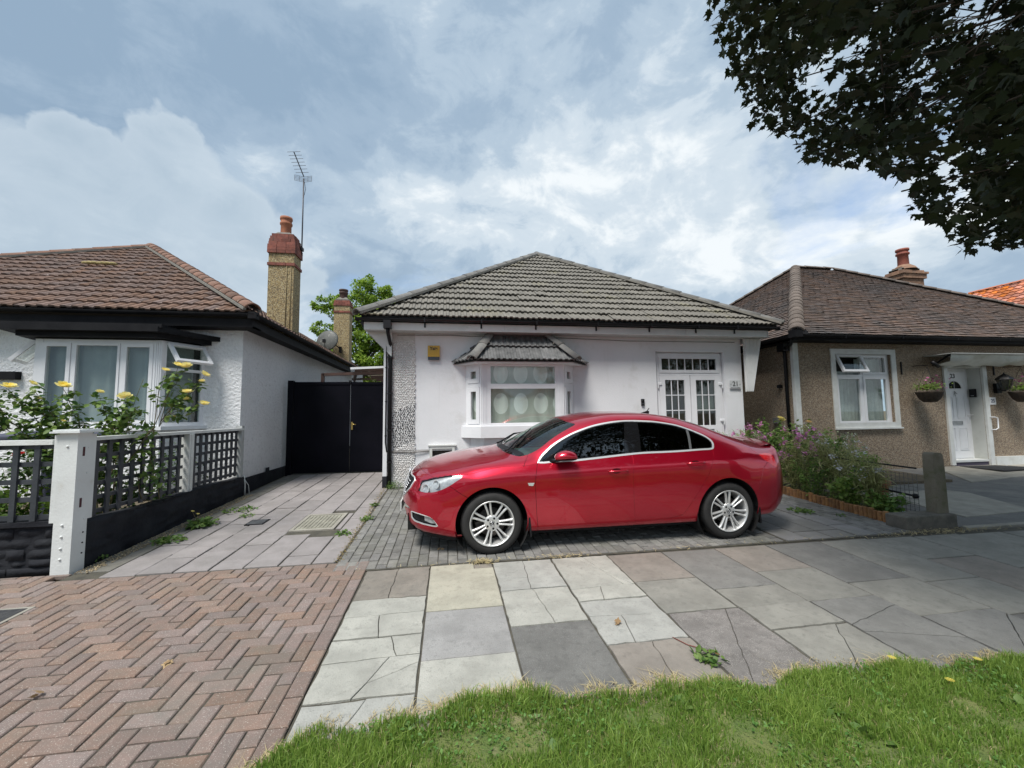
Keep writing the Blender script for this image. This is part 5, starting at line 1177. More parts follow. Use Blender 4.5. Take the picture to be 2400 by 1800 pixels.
ridge_run(r4, rA, rB, M_('orange_ridge', (.45, .15, .08)), .15, .5, 'ridge_tile', mort=False)
print('houses ok')
# ------------------------------------------------------------------ gate and pergola
gt = empty('double_gate', (-2.5, 9.9, gz(9.9)), 'tall glossy black double gate closing the driveway between the two bungalows', 'gate')
zb_, zt_ = gz(9.9)+.02, 2.29
for (a, b, q) in ((-3.50, -2.275, 0), (-2.262, -1.10, .004)):
    mb = MB(); nseg = 8
    mb.box(a, b, 9.90+q, 9.93+q, zb_, zt_); G_ = mb.build('gate_leaf', mGate, gt)
    mb = MB(); mb.box(a, b, 9.885+q, 9.90+q, zt_-.06, zt_); mb.build('top_rail', mGate, G_)
mb = MB(); mb.box(-3.62, -3.505, 9.86, 9.98, zb_-.1, zt_+.03); mb.build('gate_post', mGate, gt)
mb = MB(); mb.box(-2.30, -2.24, 9.868, 9.899, zt_, zt_+.035); mb.build('latch_cap', mBlackPlastic, gt)
mb = MB(); mb.box(-2.24, -2.20, 9.888, 9.903, 1.18, 1.36); mb.tube([(-2.22, 9.89, 1.31), (-2.22, 9.85, 1.31), (-2.12, 9.845, 1.30)], .010, 6); mb.build('handle', mBrass, gt)
mb = MB(); mb.box(-2.236, -2.204, 9.884, 9.888, 1.19, 1.23); mb.build('keyhole', mBrass, gt)
pg = empty('lean_to_pergola', (-2.4, 12, 2.3), 'brown timber lean-to frame with clear sheets above the black gate', 'pergola')
mWood = M_('dark_brown_timber', (.085, .045, .035), (.05, .03, .026), 8, .8)
mb = MB(); mb.bar((-2.97, 10.2, 2.49), (-1.1, 10.2, 2.56), .07); mb.bar((-2.97, 10.2, 2.2), (-2.97, 10.2, 2.52), .07); mb.build('front_beam', mWood, pg)
mb = MB(); mb.bar((-3.6, 15.6, 2.70), (-1.1, 15.6, 2.76), .07); mb.build('rear_beam', mWood, pg)
for i in range(7):
    y = 10.2+i*.9; mb = MB(); mb.bar((-2.2 - .15*i*0, y, 2.60), (-1.1, y, 2.66), .05, .08); mb.build('rafter', mWood, pg)
mb = MB(); mb.bar((-2.2, 10.2, 2.60), (-3.55, 16.0, 2.72), .06); mb.build('side_beam', mWood, pg)
mb = MB(); mb.add([(-2.3, 10.0, 2.62), (-1.1, 10.0, 2.70), (-1.1, 16.2, 2.86), (-3.66, 16.2, 2.80)], [(0, 1, 2, 3)]); mb.build('clear_sheet', glass('sheet_glass', (.75, .75, .72), .7), pg, fix=False)
mb = MB(); mb.bar((-2.3, 10.0, 2.62), (-1.1, 10.0, 2.68), .025, .05); mb.build('sheet_edge', mUPVC, pg)

# ------------------------------------------------------------------ garden wall, posts, trellis (left)
gw = empty('garden_wall', (-3.9, 6.3, 0), 'low black painted garden wall running from the white post back to the roughcast bungalow', 'wall')
mb = MB(); n = 90; vs = []; fs = []; nj = 15
for i in range(n+1):
    y = 4.755+(7.98-4.755)*i/n
    for j in range(nj):
        z = gz(y)-.05+(.47-gz(y)+.05)*j/(nj-1); row_ = int(z/.075); q = mnoise.noise(Vector((y*4+row_*5, z*9, 1)))*.022+mnoise.noise(Vector((y*1.5+row_*3, z*30, 4)))*.014-(.012 if abs(z/.075-round(z/.075)) < .2 else 0)-(.010 if abs(((y*3.1+row_*.37) % 1)-.5) < .04 else 0)
        vs.append((-3.597+q, y, z if j < nj-1 else .445+.02*math.sin(y*3)))
for i in range(n):
    for j in range(nj-1): fs.append((i*nj+j, (i+1)*nj+j, (i+1)*nj+j+1, i*nj+j+1))
b0 = len(vs)
for i in range(n+1): y = 4.755+(7.98-4.755)*i/n; vs.append((-3.77, y, .45+.02*math.sin(y*3))); vs.append((-3.77, y, 0))
for i in range(n): fs += [(i*nj+nj-1, (i+1)*nj+nj-1, b0+2*(i+1), b0+2*i), (b0+2*i, b0+2*i+2, b0+2*i+3, b0+2*i+1)]
mb.add(vs, fs, smooth=True); mb.build('side_run', mBlackWall, gw)
# front run: rough coursed stones painted black
sw = MB(); sw.box(-9, -3.80, 4.70, 4.84, -.05, .455); SWALL = sw.build('front_run', mBlackWall, gw)
rr = random.Random(21); z = -.01; row = 0
while z < .46:
    h = min(rr.choice((.075, .1, .13)), .485-z); x = -7.2+rr.random()*.2
    while x < -3.80:
        w = rr.uniform(.14, .42); x1 = min(x+w, -3.795)
        if x1-x > .05:
            nx, nz_ = 4, 3; vs = []; fs = []; base = 4.675+rr.uniform(-.012, .012)
            for j in range(nz_+1):
                for i in range(nx+1):
                    u, v = i/nx, j/nz_; ed = (0 if (0 < i < nx and 0 < j < nz_) else 1)
                    vs.append((x+.004+(x1-x-.008)*u+(rr.gauss(0, .004) if 0 < i < nx else 0), base+(.022 if ed else rr.uniform(-.012, .010)), z+.003+(h-.006)*v+(rr.gauss(0, .003) if 0 < j < nz_ else 0)))
            for j in range(nz_):
                for i in range(nx): a = j*(nx+1)+i; fs.append((a, a+1, a+nx+2, a+nx+1))
            m2 = MB(); m2.add(vs, fs, smooth=True); m2.build('stone', mBlackWall, SWALL, fix=False)
        x = x1
    z += h; row += 1
mb = MB(); mb.box(-9, -3.80, 4.655, 4.86, .455, .50); mb.build('coping', mBlackWall, gw)
# big white post
mPost = M_('white_concrete_post', (.70, .725, .715), (.62, .64, .63), 3, .6, .003, 40, stain=(.52, .50, .42), stscale=3, stth=(.62, .85))
pp = empty('gate_post', (-3.67, 4.71, 0), 'stout white gate post with a flat cap at the end of the black stone wall', 'post')
mb = MB(); mb.box(-3.745, -3.585, 4.60, 4.76, -.03, 1.35); mb.build('shaft', mPost, pp)
mb = MB(); mb.box(-3.795, -3.746, 4.615, 4.75, .49, 1.335); mb.build('side_board', mPost, pp)
mb = MB(); mb.box(-3.72, -3.59, 4.761, 4.82, .49, 1.335); mb.build('side_board', mPost, pp)
mb = MB(); mb.box(-3.80, -3.545, 4.56, 4.84, 1.35, 1.367); mb.box(-3.785, -3.56, 4.575, 4.825, 1.368, 1.385); mb.build('cap', mPost, pp)
mb = MB()
for z in (1.12, .62):
    mb.box(-3.5855, -3.5835, 4.66, 4.685, z, z+.09)
mb.build('bolt_slot', M_('rust_slot', (.07, .02, .025)), pp)
mb = MB()
for z in (.15, .25, .36, .47, 1.22): mb.lathe([(0, .012), (.009, .010), (.013, 0)], 8, Matrix.Translation((-3.67, 4.60, z)) @ Matrix.Rotation(R(90), 4, 'X'))
mb.build('bolt_head', mPost, pp)
for z in (.17, .27, .37, .5, .95, 1.2):
    mb = MB(); mb.lathe([(0, .008), (.006, .006), (.008, 0)], 8, Matrix.Translation((-3.585, 4.72, z)) @ Matrix.Rotation(R(90), 4, 'Y')); mb.build('bolt', mBlackPlastic if z < .5 else mPost, pp)
# trellis
tr = empty('side_trellis', (-3.68, 6.4, .45), 'blue black square trellis with white rail along the top of the driveway side wall', 'trellis fence')
def slat(parent, a, b, w=.022, h=.045, up=(0, 0, 1), mat=None):
    mb = MB(); mb.bar(a, b, w, h, up); mb.build('slat', mat or mTrellis, parent)
for (ya, yb, n) in ((4.90, 6.40, 9), (6.58, 7.90, 9)):
    for i in range(n):
        y = ya+(yb-ya)*(i+.15)/n; mb = MB(); mb.box(-3.690, -3.668, y, y+.048, .475, 1.255); mb.build('slat', mTrellis, tr)
    for j in range(6):
        z = .495+j*.145; mb = MB(); mb.box(-3.712, -3.6905, ya, yb, z, z+.042); mb.build('slat', mTrellis, tr)
mb = MB(); mb.box(-3.735, -3.635, 4.88, 7.99, 1.262, 1.30); mb.build('top_rail', mWhitePaintWood, tr)
mb = MB(); mb.box(-3.74, -3.63, 6.42, 6.53, .36, 1.261); mb.box(-3.645, -3.62, 6.455, 6.495, .37, 1.26); mb.build('post', mWhitePaintWood, tr)
mb = MB(); mb.box(-3.74, -3.64, 7.91, 7.995, .44, 1.34); mb.build('post', M_('grey_post', (.42, .44, .44), (.34, .35, .34), 5, .7), tr)
mb = MB(); mb.tube([(-3.60, 7.96, .45), (-3.59, 7.98, .30), (-3.58, 7.96, .12)], .012, 5); mb.tube([(-3.62, 8.0, .40), (-3.55, 8.02, .28), (-3.54, 8.04, .10)], .006, 5); mb.build('loose_cable', mWhitePaintWood, tr)
tf = empty('front_trellis', (-5, 4.68, .5), 'blue black square trellis with white rail on the black stone wall at the left edge', 'trellis fence')
for i in range(18):
    x = -3.955-i*.1775; mb = MB(); mb.box(x-.047, x, 4.665, 4.687, .505, 1.235); mb.build('slat', mTrellis, tf)
for j in range(5):
    z = .515+j*.170; mb = MB(); mb.box(-7.2, -3.832, 4.688, 4.71, z, z+.045); mb.build('slat', mTrellis, tf)
mb = MB(); mb.box(-7.2, -3.832, 4.64, 4.74, 1.238, 1.285); mb.build('top_rail', mWhitePaintWood, tf)

# ------------------------------------------------------------------ leaves and plants
def leafcloud(name, P, size, mat, parent=None, shape='oval', droop=.3, seed=0, rnd=None, kind=None, nrm=None):
    """one leaf at each point, random facing; shape: oval / maple / blade"""
    r = np.random.default_rng(seed); P = np.asarray(P, float); n = len(P); size = np.broadcast_to(size, n)*r.uniform(.65, 1.25, n)
    if shape == 'oval': base = np.array([(0, 0, 0), (.32, .35, .06), (.26, .72, .04), (0, 1, -.05), (-.26, .72, .04), (-.32, .35, .06), (0, .5, -.03)]); fc = [(6, 0, 1), (6, 1, 2), (6, 2, 3), (6, 3, 4), (6, 4, 5), (6, 5, 0)]
    elif shape == 'small': base = np.array([(0, 0, 0), (.3, .45, .05), (0, 1, -.05), (-.3, .45, .05)]); fc = [(0, 1, 2), (0, 2, 3)]
    elif shape == 'blade': base = np.array([(-.03, 0, 0), (.03, 0, 0), (.045, .5, .10), (-.045, .5, .10), (0, 1, -.02)]); fc = [(0, 1, 2), (0, 2, 3), (3, 2, 4)]
    elif shape == 'petal': base = np.array([(0, 0, 0), (.4, .35, .16), (.3, .9, .20), (-.3, .9, .20), (-.4, .35, .16)]); fc = [(0, 1, 2), (0, 2, 3), (0, 3, 4)]
    else:
        o = [(0, -.02), (.10, .05), (.30, -.02), (.24, .16), (.52, .30), (.34, .40), (.40, .58), (.20, .56), (.12, .70), (0, 1.0), (-.12, .70), (-.20, .56), (-.40, .58), (-.34, .40), (-.52, .30), (-.24, .16), (-.30, -.02), (-.10, .05)]
        base = np.array([(0, .35, .03)]+[(x, y, -.10*(abs(x)**1.2)-.08*max(0, y-.5)) for x, y in o]); fc = [(0, 1+i, 1+(i+1) % 18) for i in range(18)]
    az = r.uniform(0, 6.283, n); tilt = r.normal(droop, .55, n) if nrm is None else r.normal(droop, .35, n); roll = r.normal(0, .5, n)
    ca, sa, ct, st, cr, sr = np.cos(az), np.sin(az), np.cos(tilt), np.sin(tilt), np.cos(roll), np.sin(roll)
    V = base[None]*size[:, None, None]; x, y, z = V[..., 0], V[..., 1], V[..., 2]
    x, z = x*cr[:, None]+z*sr[:, None], -x*sr[:, None]+z*cr[:, None]
    y, z = y*ct[:, None]+z*st[:, None], -y*st[:, None]+z*ct[:, None]
    x, y = x*ca[:, None]-y*sa[:, None], x*sa[:, None]+y*ca[:, None]
    V = np.stack([x, y, z], -1)+P[:, None]
    m = len(base); F = (np.arange(n)[:, None, None]*m+np.array(fc)[None]).reshape(-1, 3)
    q = r.random(n) if rnd is None else rnd
    o = obj(name, npmesh(name, V.reshape(-1, 3), [F], np.repeat(q, m)), parent, None, mat)
    if kind: o['kind'] = kind
    return o
def rose_bloom(c, rad, mat, parent, seed):
    r = random.Random(seed); V = []; F = []; RN = []
    c = Vector(c); tiltM = Matrix.Rotation(r.uniform(-.6, .3), 3, 'X') @ Matrix.Rotation(r.uniform(-.5, .5), 3, 'Y')
    for ring, (n, open_, h, s) in enumerate(((4, .10, .55, .75), (5, .30, .50, .9), (6, .65, .35, 1.0), (6, 1.05, .18, 1.0))):
        for k in range(n):
            a = 6.283*(k+.5*(ring % 2))/n+r.gauss(0, .1); d = Vector((math.cos(a), math.sin(a), 0)); t = Vector((-math.sin(a), math.cos(a), 0)); b0 = len(V); up = Vector((0, 0, 1))
            out = d*math.sin(open_)+up*math.cos(open_)*.9
            pts = [d*.06, d*.12+out*.5*s+t*.42*s, d*.15+out*.95*s+t*.25*s+d*.08, d*.15+out*.95*s-t*.25*s+d*.08, d*.12+out*.5*s-t*.42*s, d*.2+out*.55*s]
            V += [tuple(c+tiltM @ (p*rad)) for p in pts]; F += [(b0, b0+1, b0+5), (b0+1, b0+2, b0+5), (b0+2, b0+3, b0+5), (b0+3, b0+4, b0+5), (b0+4, b0, b0+5)]
            v_ = min(1, max(0, ring/3+r.uniform(-.2, .2))); RN += [v_]*6
    return obj('bloom', npmesh('bloom', V, [np.array(F)], RN), parent, None, mat)
mRoseLeaf = leafmat('rose_leaf', (.05, .12, .03), (.20, .29, .06), .3, .4)
mStem = M_('green_brown_stem', (.085, .095, .035), (.14, .10, .05), 9, .7)
mYellow = leafmat('yellow_rose_petal', (.92, .74, .12), (.96, .88, .40), .45)
mRed = leafmat('red_rose_petal', (.55, .02, .03), (.65, .06, .06), .25)
rb = empty('rose_bush', (-4.6, 5.6, .1), 'tall straggly rose bush with yellow blooms behind the white post', 'rose bush')
rr = random.Random(5); leafp = []; stems = MB()
def grow(path, rad0, leaves_from=.35, step=.020, spread=.10):
    pts = [Vector(p) for p in path]; fine = []
    for i in range(len(pts)-1):
        for k in range(4): fine.append(pts[i].lerp(pts[i+1], k/4)+Vector((rr.gauss(0, .006), rr.gauss(0, .006), rr.gauss(0, .006))))
    fine.append(pts[-1]); n = len(fine); stems.tube(fine, [max(.0022, rad0*(1-.75*i/n)) for i in range(n)], 6)
    L_ = 0
    for i in range(int(n*leaves_from), n-1):
        seg = (fine[i+1]-fine[i]).length; k = max(1, int(seg/step))
        for q in range(k):
            p = fine[i].lerp(fine[i+1], q/k); d = Vector((rr.gauss(0, 1), rr.gauss(0, 1), rr.gauss(0, .6))).normalized()
            e = p+d*spread*rr.uniform(.5, 1.3)
            stems.tube([p, e], .0016, 3, cap=False)
            for w in range(5): leafp.append(tuple(p.lerp(e, .4+.15*w)+Vector((rr.gauss(0, .018), rr.gauss(0, .018), rr.gauss(0, .012)))))
# blooms: position, radius
blooms = [(-5.02, 5.5, 1.86, .062), (-4.79, 5.5, 1.90, .042), (-4.48, 5.5, 1.87, .062), (-4.10, 5.5, 1.80, .036), (-3.83, 5.5, 1.74, .060), (-3.29, 5.3, 2.04, .042), (-3.16, 5.3, 2.10, .048), (-3.07, 5.3, 2.09, .05), (-2.93, 5.4, 2.0, .05), (-2.95, 5.4, 1.92, .032), (-3.05, 5.3, 1.78, .050), (-3.07, 5.3, 1.70, .042), (-2.92, 5.4, 1.64, .056), (-4.45, 5.5, 1.46, .026), (-4.72, 5.5, 1.73, .030), (-5.16, 5.5, 1.72, .05), (-5.30, 5.5, 1.72, .028), (-3.20, 5.35, 1.5, .022)]
bcopy = []
for (x, y, z, s) in blooms:
    bcopy.append((x, y, z, s))
root = Vector((-4.15, 5.75, .05))
for (x, y, z, s) in bcopy[:5]+bcopy[13:17]:
    mid = root.lerp(Vector((x, y, z)), .45)+Vector((rr.uniform(-.12, .12), rr.uniform(-.1, .1), .10)); m2 = root.lerp(Vector((x, y, z)), .8)+Vector((rr.uniform(-.08, .08), 0, .02))
    grow([root+Vector((rr.uniform(-.15, .15), 0, 0)), mid, m2, (x, y, z-.02)], .008, .30)
root2 = Vector((-3.98, 5.5, .1))
for k, (x, y, z, s) in enumerate(bcopy[5:13]+bcopy[17:]):
    hub = Vector((-3.42+.02*k, 5.35, 1.35+.03*k)); grow([hub+Vector((rr.gauss(0, .03), 0, rr.gauss(0, .04))), hub.lerp(Vector((x, y, z)), .6)+Vector((rr.gauss(0, .03), 0, 0)), (x, y, z-.02)], .005, .35, .06, .06)
grow([root2, (-3.85, 5.45, .8), (-3.62, 5.4, 1.1), (-3.40, 5.35, 1.4)], .012, .35, .06)
grow([root2, (-4.1, 5.45, .9), (-3.9, 5.42, 1.3), (-3.62, 5.4, 1.62)], .009, .4); grow([root2, (-3.9, 5.4, .7), (-3.75, 5.4, 1.2), (-3.58, 5.4, 1.95)], .008, .5, .08)
for k in range(7):
    x = -4.75+k*.2; grow([(x+.1, 5.6, .5), (x, 5.55, 1.0), (x+rr.uniform(-.1, .1), 5.5, 1.45+rr.uniform(-.05, .2))], .006, .15, .035, .10)
stems.build('stems', mStem, rb)
leafcloud('leaves', leafp, .070, mRoseLeaf, rb, 'oval', .2, 6, kind='stuff')
for k, (x, y, z, s) in enumerate(bcopy): rose_bloom((x, y, z), s*1.15, mYellow, rb, k)
# low planting behind the front trellis
def bush(name, label, cat, c, rad, n, size, mat, seed, stemmat=None, shape='oval', flat=1.0, group=None, noisecut=.1, base=None):
    b = empty(name, (c[0], c[1], base if base is not None else c[2]-rad[2]), label, cat, group); r = np.random.default_rng(seed)
    u = r.normal(size=(n*3, 3)); u /= np.linalg.norm(u, axis=1)[:, None]; rd = r.random(n*3)**.45
    nz = np.array([mnoise.noise(Vector(v*1.8)+Vector((seed, 0, 0))) for v in u]); P = np.array(c)+u*(rd*(1+nz*.55))[:, None]*np.array(rad)
    nn = np.array([mnoise.noise(Vector(p*(2.2/max(rad)))+Vector((0, seed, 0))) for p in P]); P = P[nn > -noisecut][:n]
    leafcloud('foliage', P, size, mat, b, shape, .3, seed, kind='stuff')
    mb = MB(); z0 = base if base is not None else c[2]-rad[2]
    rr2 = random.Random(seed)
    for k in range(6):
        e = P[rr2.randrange(len(P))]; m = Vector((c[0], c[1], z0)).lerp(Vector(e), .5)+Vector((0, 0, rad[2]*.2)); mb.tube([(c[0]+rr2.gauss(0, .03), c[1]+rr2.gauss(0, .03), z0), m, e], [.012*max(rad), .009*max(rad), .004*max(rad)], 5)
    mb.build('stems', stemmat or mStem, b); return b
mGreenA = leafmat('bright_garden_leaf', (.06, .14, .02), (.20, .30, .05), .35, .5); mGreenB = leafmat('mid_garden_leaf', (.03, .075, .018), (.09, .16, .035), .3, .45)
bush('garden_shrub', 'bright green leafy shrub low behind the front trellis at the left edge', 'shrub', (-4.75, 5.25, .42), (.42, .3, .38), 1500, .06, mGreenA, 3, base=.05)
bush('red_rose_bush', 'dark leaved bush with one red rose behind the front trellis', 'rose bush', (-4.68, 5.4, .95), (.34, .22, .26), 420, .05, mGreenB, 8, base=.05)
rose_bloom((-4.60, 5.2, 1.10), .055, mRed, bpy.data.objects['red_rose_bush'], 77)
bush('garden_shrub', 'dark shrub low behind the side trellis next to the white post', 'shrub', (-4.15, 5.9, .45), (.45, .5, .38), 900, .06, mGreenB, 5, base=.05)
bush('garden_shrub', 'loose leafy plant behind the side trellis near the bay window sill', 'shrub', (-4.1, 6.8, .65), (.35, .45, .45), 500, .055, mGreenB, 15, base=.05)
# dark blue planter shape behind the rail
pl = MB(); pl.lathe([(0, 1.16), (.30, 1.16), (.48, 1.20), (.55, 1.275), (.52, 1.30), (.3, 1.34), (0, 1.35)], 20, Matrix.Translation((-5.15, 6.2, 0)) @ Matrix.Diagonal((1.2, .5, 1, 1))); pl.lathe([(.08, .05), (.05, 1.2)], 10, Matrix.Translation((-5.15, 6.2, 0)))
thing1(pl, 'bird_bath', M_('slate_blue_plastic', (.06, .065, .10), None, rough=.5), 'slate blue bird bath showing just above the front trellis rail', 'bird bath')
# weeds
mWeed = leafmat('weed_leaf', (.07, .15, .03), (.17, .26, .06), .3, .6)
def weed(x, y, rad, n, size, label, shape='oval', hgt=.5):
    w = empty('weed', (x, y, gz(y)), label, 'weed'); r = np.random.default_rng(int(abs(x*97+y*31)*10))
    th = r.uniform(0, 6.28, n); q = r.random(n)**.6*rad; P = np.stack([x+np.cos(th)*q, y+np.sin(th)*q*1.0, gz(y)+.01+r.random(n)*rad*hgt*(1-q/rad*.6)], -1)
    leafcloud('leaves', P, size, mWeed, w, shape, -.1, 3, kind='stuff')
    return w
w = weed(-3.22, 6.05, .16, 130, .075, 'dandelion-like weed clump against the black side wall'); 
for (dx, dy, dz) in ((-.10, -.05, .20), (-.02, -.08, .17)):
    mb = MB(); mb.tube([(-3.25, 6.03, .08), (-3.22+dx, 6.05+dy, gz(6)+dz)], .003, 4); mb.build('flower_stem', mStem, w); rose_bloom((-3.22+dx, 6.05+dy, gz(6)+dz), .022, mYellow, w, 3)
weed(-3.25, 5.45, .16, 120, .05, 'low creeping weeds in the gravel nearest the white post', hgt=.25); weed(-3.10, 6.75, .22, 110, .045, 'spreading weed patch farther along the driveway margin', hgt=.2); weed(-2.85, 6.42, .09, 60, .03, 'tiny weed growing in a joint near the drain grate', hgt=.3)
weed(-1.02, 7.95, .15, 150, .085, 'leafy weed at the foot of the black downpipe', 'blade', 1.0); weed(-1.28, 5.35, .07, 60, .04, 'tuft of weed in the broken slab corner by the crossover', hgt=.5)
weed(-1.12, 5.95, .09, 60, .04, 'small weed in the seam between driveway and grey blocks', hgt=.4); weed(-1.14, 6.7, .06, 40, .04, 'farther tiny weed in the seam beside the forecourt', hgt=.5); weed(-3.62+.0, 4.98, .07, 50, .03, 'weed speck at the foot of the white post', hgt=.3)
weed(4.98, 5.25, .16, 90, .05, 'flattened weed on the slabs behind the car', hgt=.15); weed(1.60, 2.44, .09, 60, .045, 'weed creeping from the verge onto the flagstones', hgt=.3)
weed(5.35, 4.95, .07, 30, .03, 'little weed by the log edging', hgt=.3); weed(4.95, 6.6, .10, 50, .04, 'weed tuft behind the rear wheel of the car', hgt=.3)
# moss and straw in the seams
V = []; r = np.random.default_rng(8)
def litter(name, label, n, fn, mat, size, shape, seed, cat='litter'):
    r = np.random.default_rng(seed); P = np.array([fn(r) for _ in range(n)]); o = leafcloud(name, P, size, mat, None, shape, 0.0, seed, nrm=True, kind='stuff'); tag(o, label, cat); return o
litter('dry_grass_litter', 'dry grass caught along the seam before the grey block forecourt', 500, lambda r: (lambda x: (x, 4.205+r.normal(0, .02), .004+r.random()*.012))(float(r.choice([.33+r.normal(0, .06), 1.15+r.normal(0, .15), r.uniform(-1, 5.6)], p=[.5, .25, .25]))), mStraw, .05, 'blade', 12)
litter('seam_weeds', 'line of moss and tiny weeds between pink driveway slabs and grey blocks', 700, lambda r: (lambda y: (-1.12-.02*(y-4.4)+r.normal(0, .025), y, gz(y)+.002+r.random()*.012))(r.uniform(4.45, 8.0)), leafmat('moss_brown', (.12, .13, .03), (.35, .25, .13), .2), .02, 'small', 13)
litter('bed_edge_litter', 'dry leaves and straw at the foot of the concrete kerb block', 420, lambda r: (5.9+r.normal(0, .45), 4.17+r.normal(0, .05), .003+r.random()*.012), mStraw, .05, 'blade', 14)
mDead = leafmat('dead_leaf', (.22, .13, .06), (.42, .30, .16), .1, .8)
for k, (x, y, lb) in enumerate(((-.10, 4.62, 'curled brown leaf on the grey blocks before the front wheel'), (-1.75, 2.95, 'pale dry leaf lying on the red bricks'), (-2.25, 2.75, 'small dry leaf on the red bricks near the left edge'), (1.2, 2.9, 'brown leaf speck on the light flagstone'))):
    o = leafcloud('dead_leaf', [(x, y, gz(y)+.012), (x+.02, y+.01, gz(y)+.016)], .06, mDead, None, 'maple', .1, 30+k, nrm=True); tag(o, lb, 'leaf')
mb = MB(); mb.tube([(1.50, 2.68, gz(2.68)+.008), (1.55, 2.58, gz(2.58)+.01), (1.62, 2.52, gz(2.5)+.012), (1.68, 2.44, gz(2.4)+.02)], .003, 5); thing1(mb, 'twig', M_('red_twig', (.20, .06, .04)), 'thin red brown twig on the pink flagstone beside the verge', 'twig')
o = leafcloud('ground_weeds', CLOVER, .022, leafmat('clover_leaf', (.07, .17, .03), (.17, .32, .07), .35), None, 'small', .0, 51, nrm=True, kind='stuff'); tag(o, 'small clover and weed leaves spread through the verge grass', 'weeds')
# dandelions in the verge
for k, (x, y, h) in enumerate(((2.55, 2.12, .10), (2.72, 1.96, .06), (3.78, 2.02, .12), (3.62, 1.84, .07), (3.1, 2.08, .06))):
    d = empty('dandelion', (x, y, gz(y)), ['yellow dandelion at the verge edge, nearest the camera axis', 'low yellow dandelion sunk in the grass left of the others', 'tall yellow dandelion near the right edge of the verge', 'short yellow dandelion at the right, inside the grass', 'half hidden yellow dandelion between its neighbours'][k], 'dandelion', 'dandelions in the verge')
    mb = MB(); mb.tube([(x, y, gz(y)), (x+.01, y, gz(y)+h)], .002, 4); mb.build('stalk', mStem, d)
    V = []; F = []
    for q in range(16):
        a = 6.283*q/16; b0 = len(V); V += [(x+.01, y, gz(y)+h), (x+.01+math.cos(a-.15)*.02, y+math.sin(a-.15)*.02, gz(y)+h+.006), (x+.01+math.cos(a+.15)*.02, y+math.sin(a+.15)*.02, gz(y)+h+.006)]; F.append((b0, b0+1, b0+2))
    obj('flower_head', npmesh('head', V, [np.array(F)], [.1]*len(V)), d, None, mYellow)
# broad leaved plants in the turf
for k, (x, y) in enumerate(((1.9, 1.95), (3.6, 1.70), (2.0, 1.78), (.5, 1.95), (1.2, 2.1), (-.2, 2.15), (2.9, 1.8))):
    P = [(x+random.gauss(0, .03), y+random.gauss(0, .03), gz(y)+.02) for _ in range(9)]
    o = leafcloud('broadleaf_weed', P, .055, mWeed, None, 'oval', -.5, 60+k, nrm=True); tag(o, ['broad leaved rosette in the verge right of centre', 'broad leaved rosette near the right end of the verge', 'small rosette below the one right of centre', 'rosette in the grass below the cream flagstone', 'rosette near the dark speckled flagstone', 'rosette near the left end of the verge', 'rosette between the yellow dandelions'][k], 'weed', 'broad leaved weeds in the verge', kind='stuff')

# ------------------------------------------------------------------ flower bed right of the car
le = empty('log_edging', (5.67, 6.3, 0), 'row of short orange brown log stakes edging the flower bed', 'garden edging')
mLog = M_('stained_log', (.36, .19, .07), (.24, .115, .05), 14, .85, .003, 60, rnd=.3, stain=(.10, .06, .04), stscale=8, stth=(.5, .75))
y = 4.62
while y < 8.0:
    w = random.uniform(.05, .075); mb = MB(); h = .125+random.uniform(-.012, .012)
    mb.lathe([(w*.5, -.1), (w*.5, h-.006), (w*.44, h), (0, h)], 8, Matrix.Translation((5.665, y, gz(y))), smooth=False); mb.build('log', mLog, le); y += w+.002
kb = empty('kerb_block', (5.9, 4.4, 0), 'low dark concrete block beside the mossy fence post', 'kerb block')
mb = MB(); mb.box(5.53, 6.29, 4.28, 4.52, -.05, .165, bev=.012); mb.build('block', mConcDark, kb)
cp = empty('concrete_post', (6.13, 4.42, 0), 'mossy square concrete fence post with rounded top at the flower bed corner', 'post')
mb = MB(); mb.prism([(6.085, -.05), (6.265, -.05), (6.26, .75), (6.25, .89), (6.225, .92), (6.125, .925), (6.095, .90), (6.09, .75)], 4.34, 4.46); mb.build('shaft', mConcPost, cp)
mb = MB(); mb.box(6.0, 6.04, 4.335, 4.34, .3, .9); 
mb = MB(); mb.bar((6.28, 4.48, .64), (6.52, 4.56, .72), .04, .05); mb.build('stub_rail', mConcDark, cp)
wf = empty('wire_fence', (6.14, 5.6, .1), 'rusty wire mesh fence between the mossy post and the flower bed', 'wire fence')
mWire = M_('grey_wire', (.16, .155, .145), None, rough=.6, metal=.3)
for i in range(38):
    y = 4.58+i*.055
    mb = MB(); mb.bar((6.14+.05*(y-4.5), y, .06), (6.14+.05*(y-4.5), y, .62), .0045); mb.build('wire', mWire, wf)
for j in range(11):
    z = .08+j*.052; mb = MB(); mb.bar((6.145, 4.58, z), (6.25, 6.62, z+.02), .0045); mb.build('wire', mWire, wf)
mb = MB(); mb.tube([(6.12, 4.56, .70), (6.15, 5.2, .71), (6.22, 6.6, .73)], .011, 7); mb.tube([(6.12, 4.56, .33), (6.17, 5.3, .36), (6.22, 6.6, .38)], .014, 7); mb.lathe([(0, -.02), (.035, -.02), (.03, .02), (0, .02)], 10, Matrix.Translation((6.13, 4.60, .33)) @ Matrix.Rotation(R(90), 4, 'X')); mb.build('fence_rail', mBlackPlastic, wf)
tp_ = empty('terracotta_pot', (6.55, 5.45, gz(5.5)), 'terracotta pot standing behind the wire fence', 'pot')
mb = MB(); mb.lathe([(0, .04), (.11, .04), (.15, .32), (.175, .33), (.175, .39), (.15, .39), (.14, .33), (0, .34)], 20, Matrix.Translation((6.55, 5.45, 0))); mb.build('pot_body', mTerra, tp_)
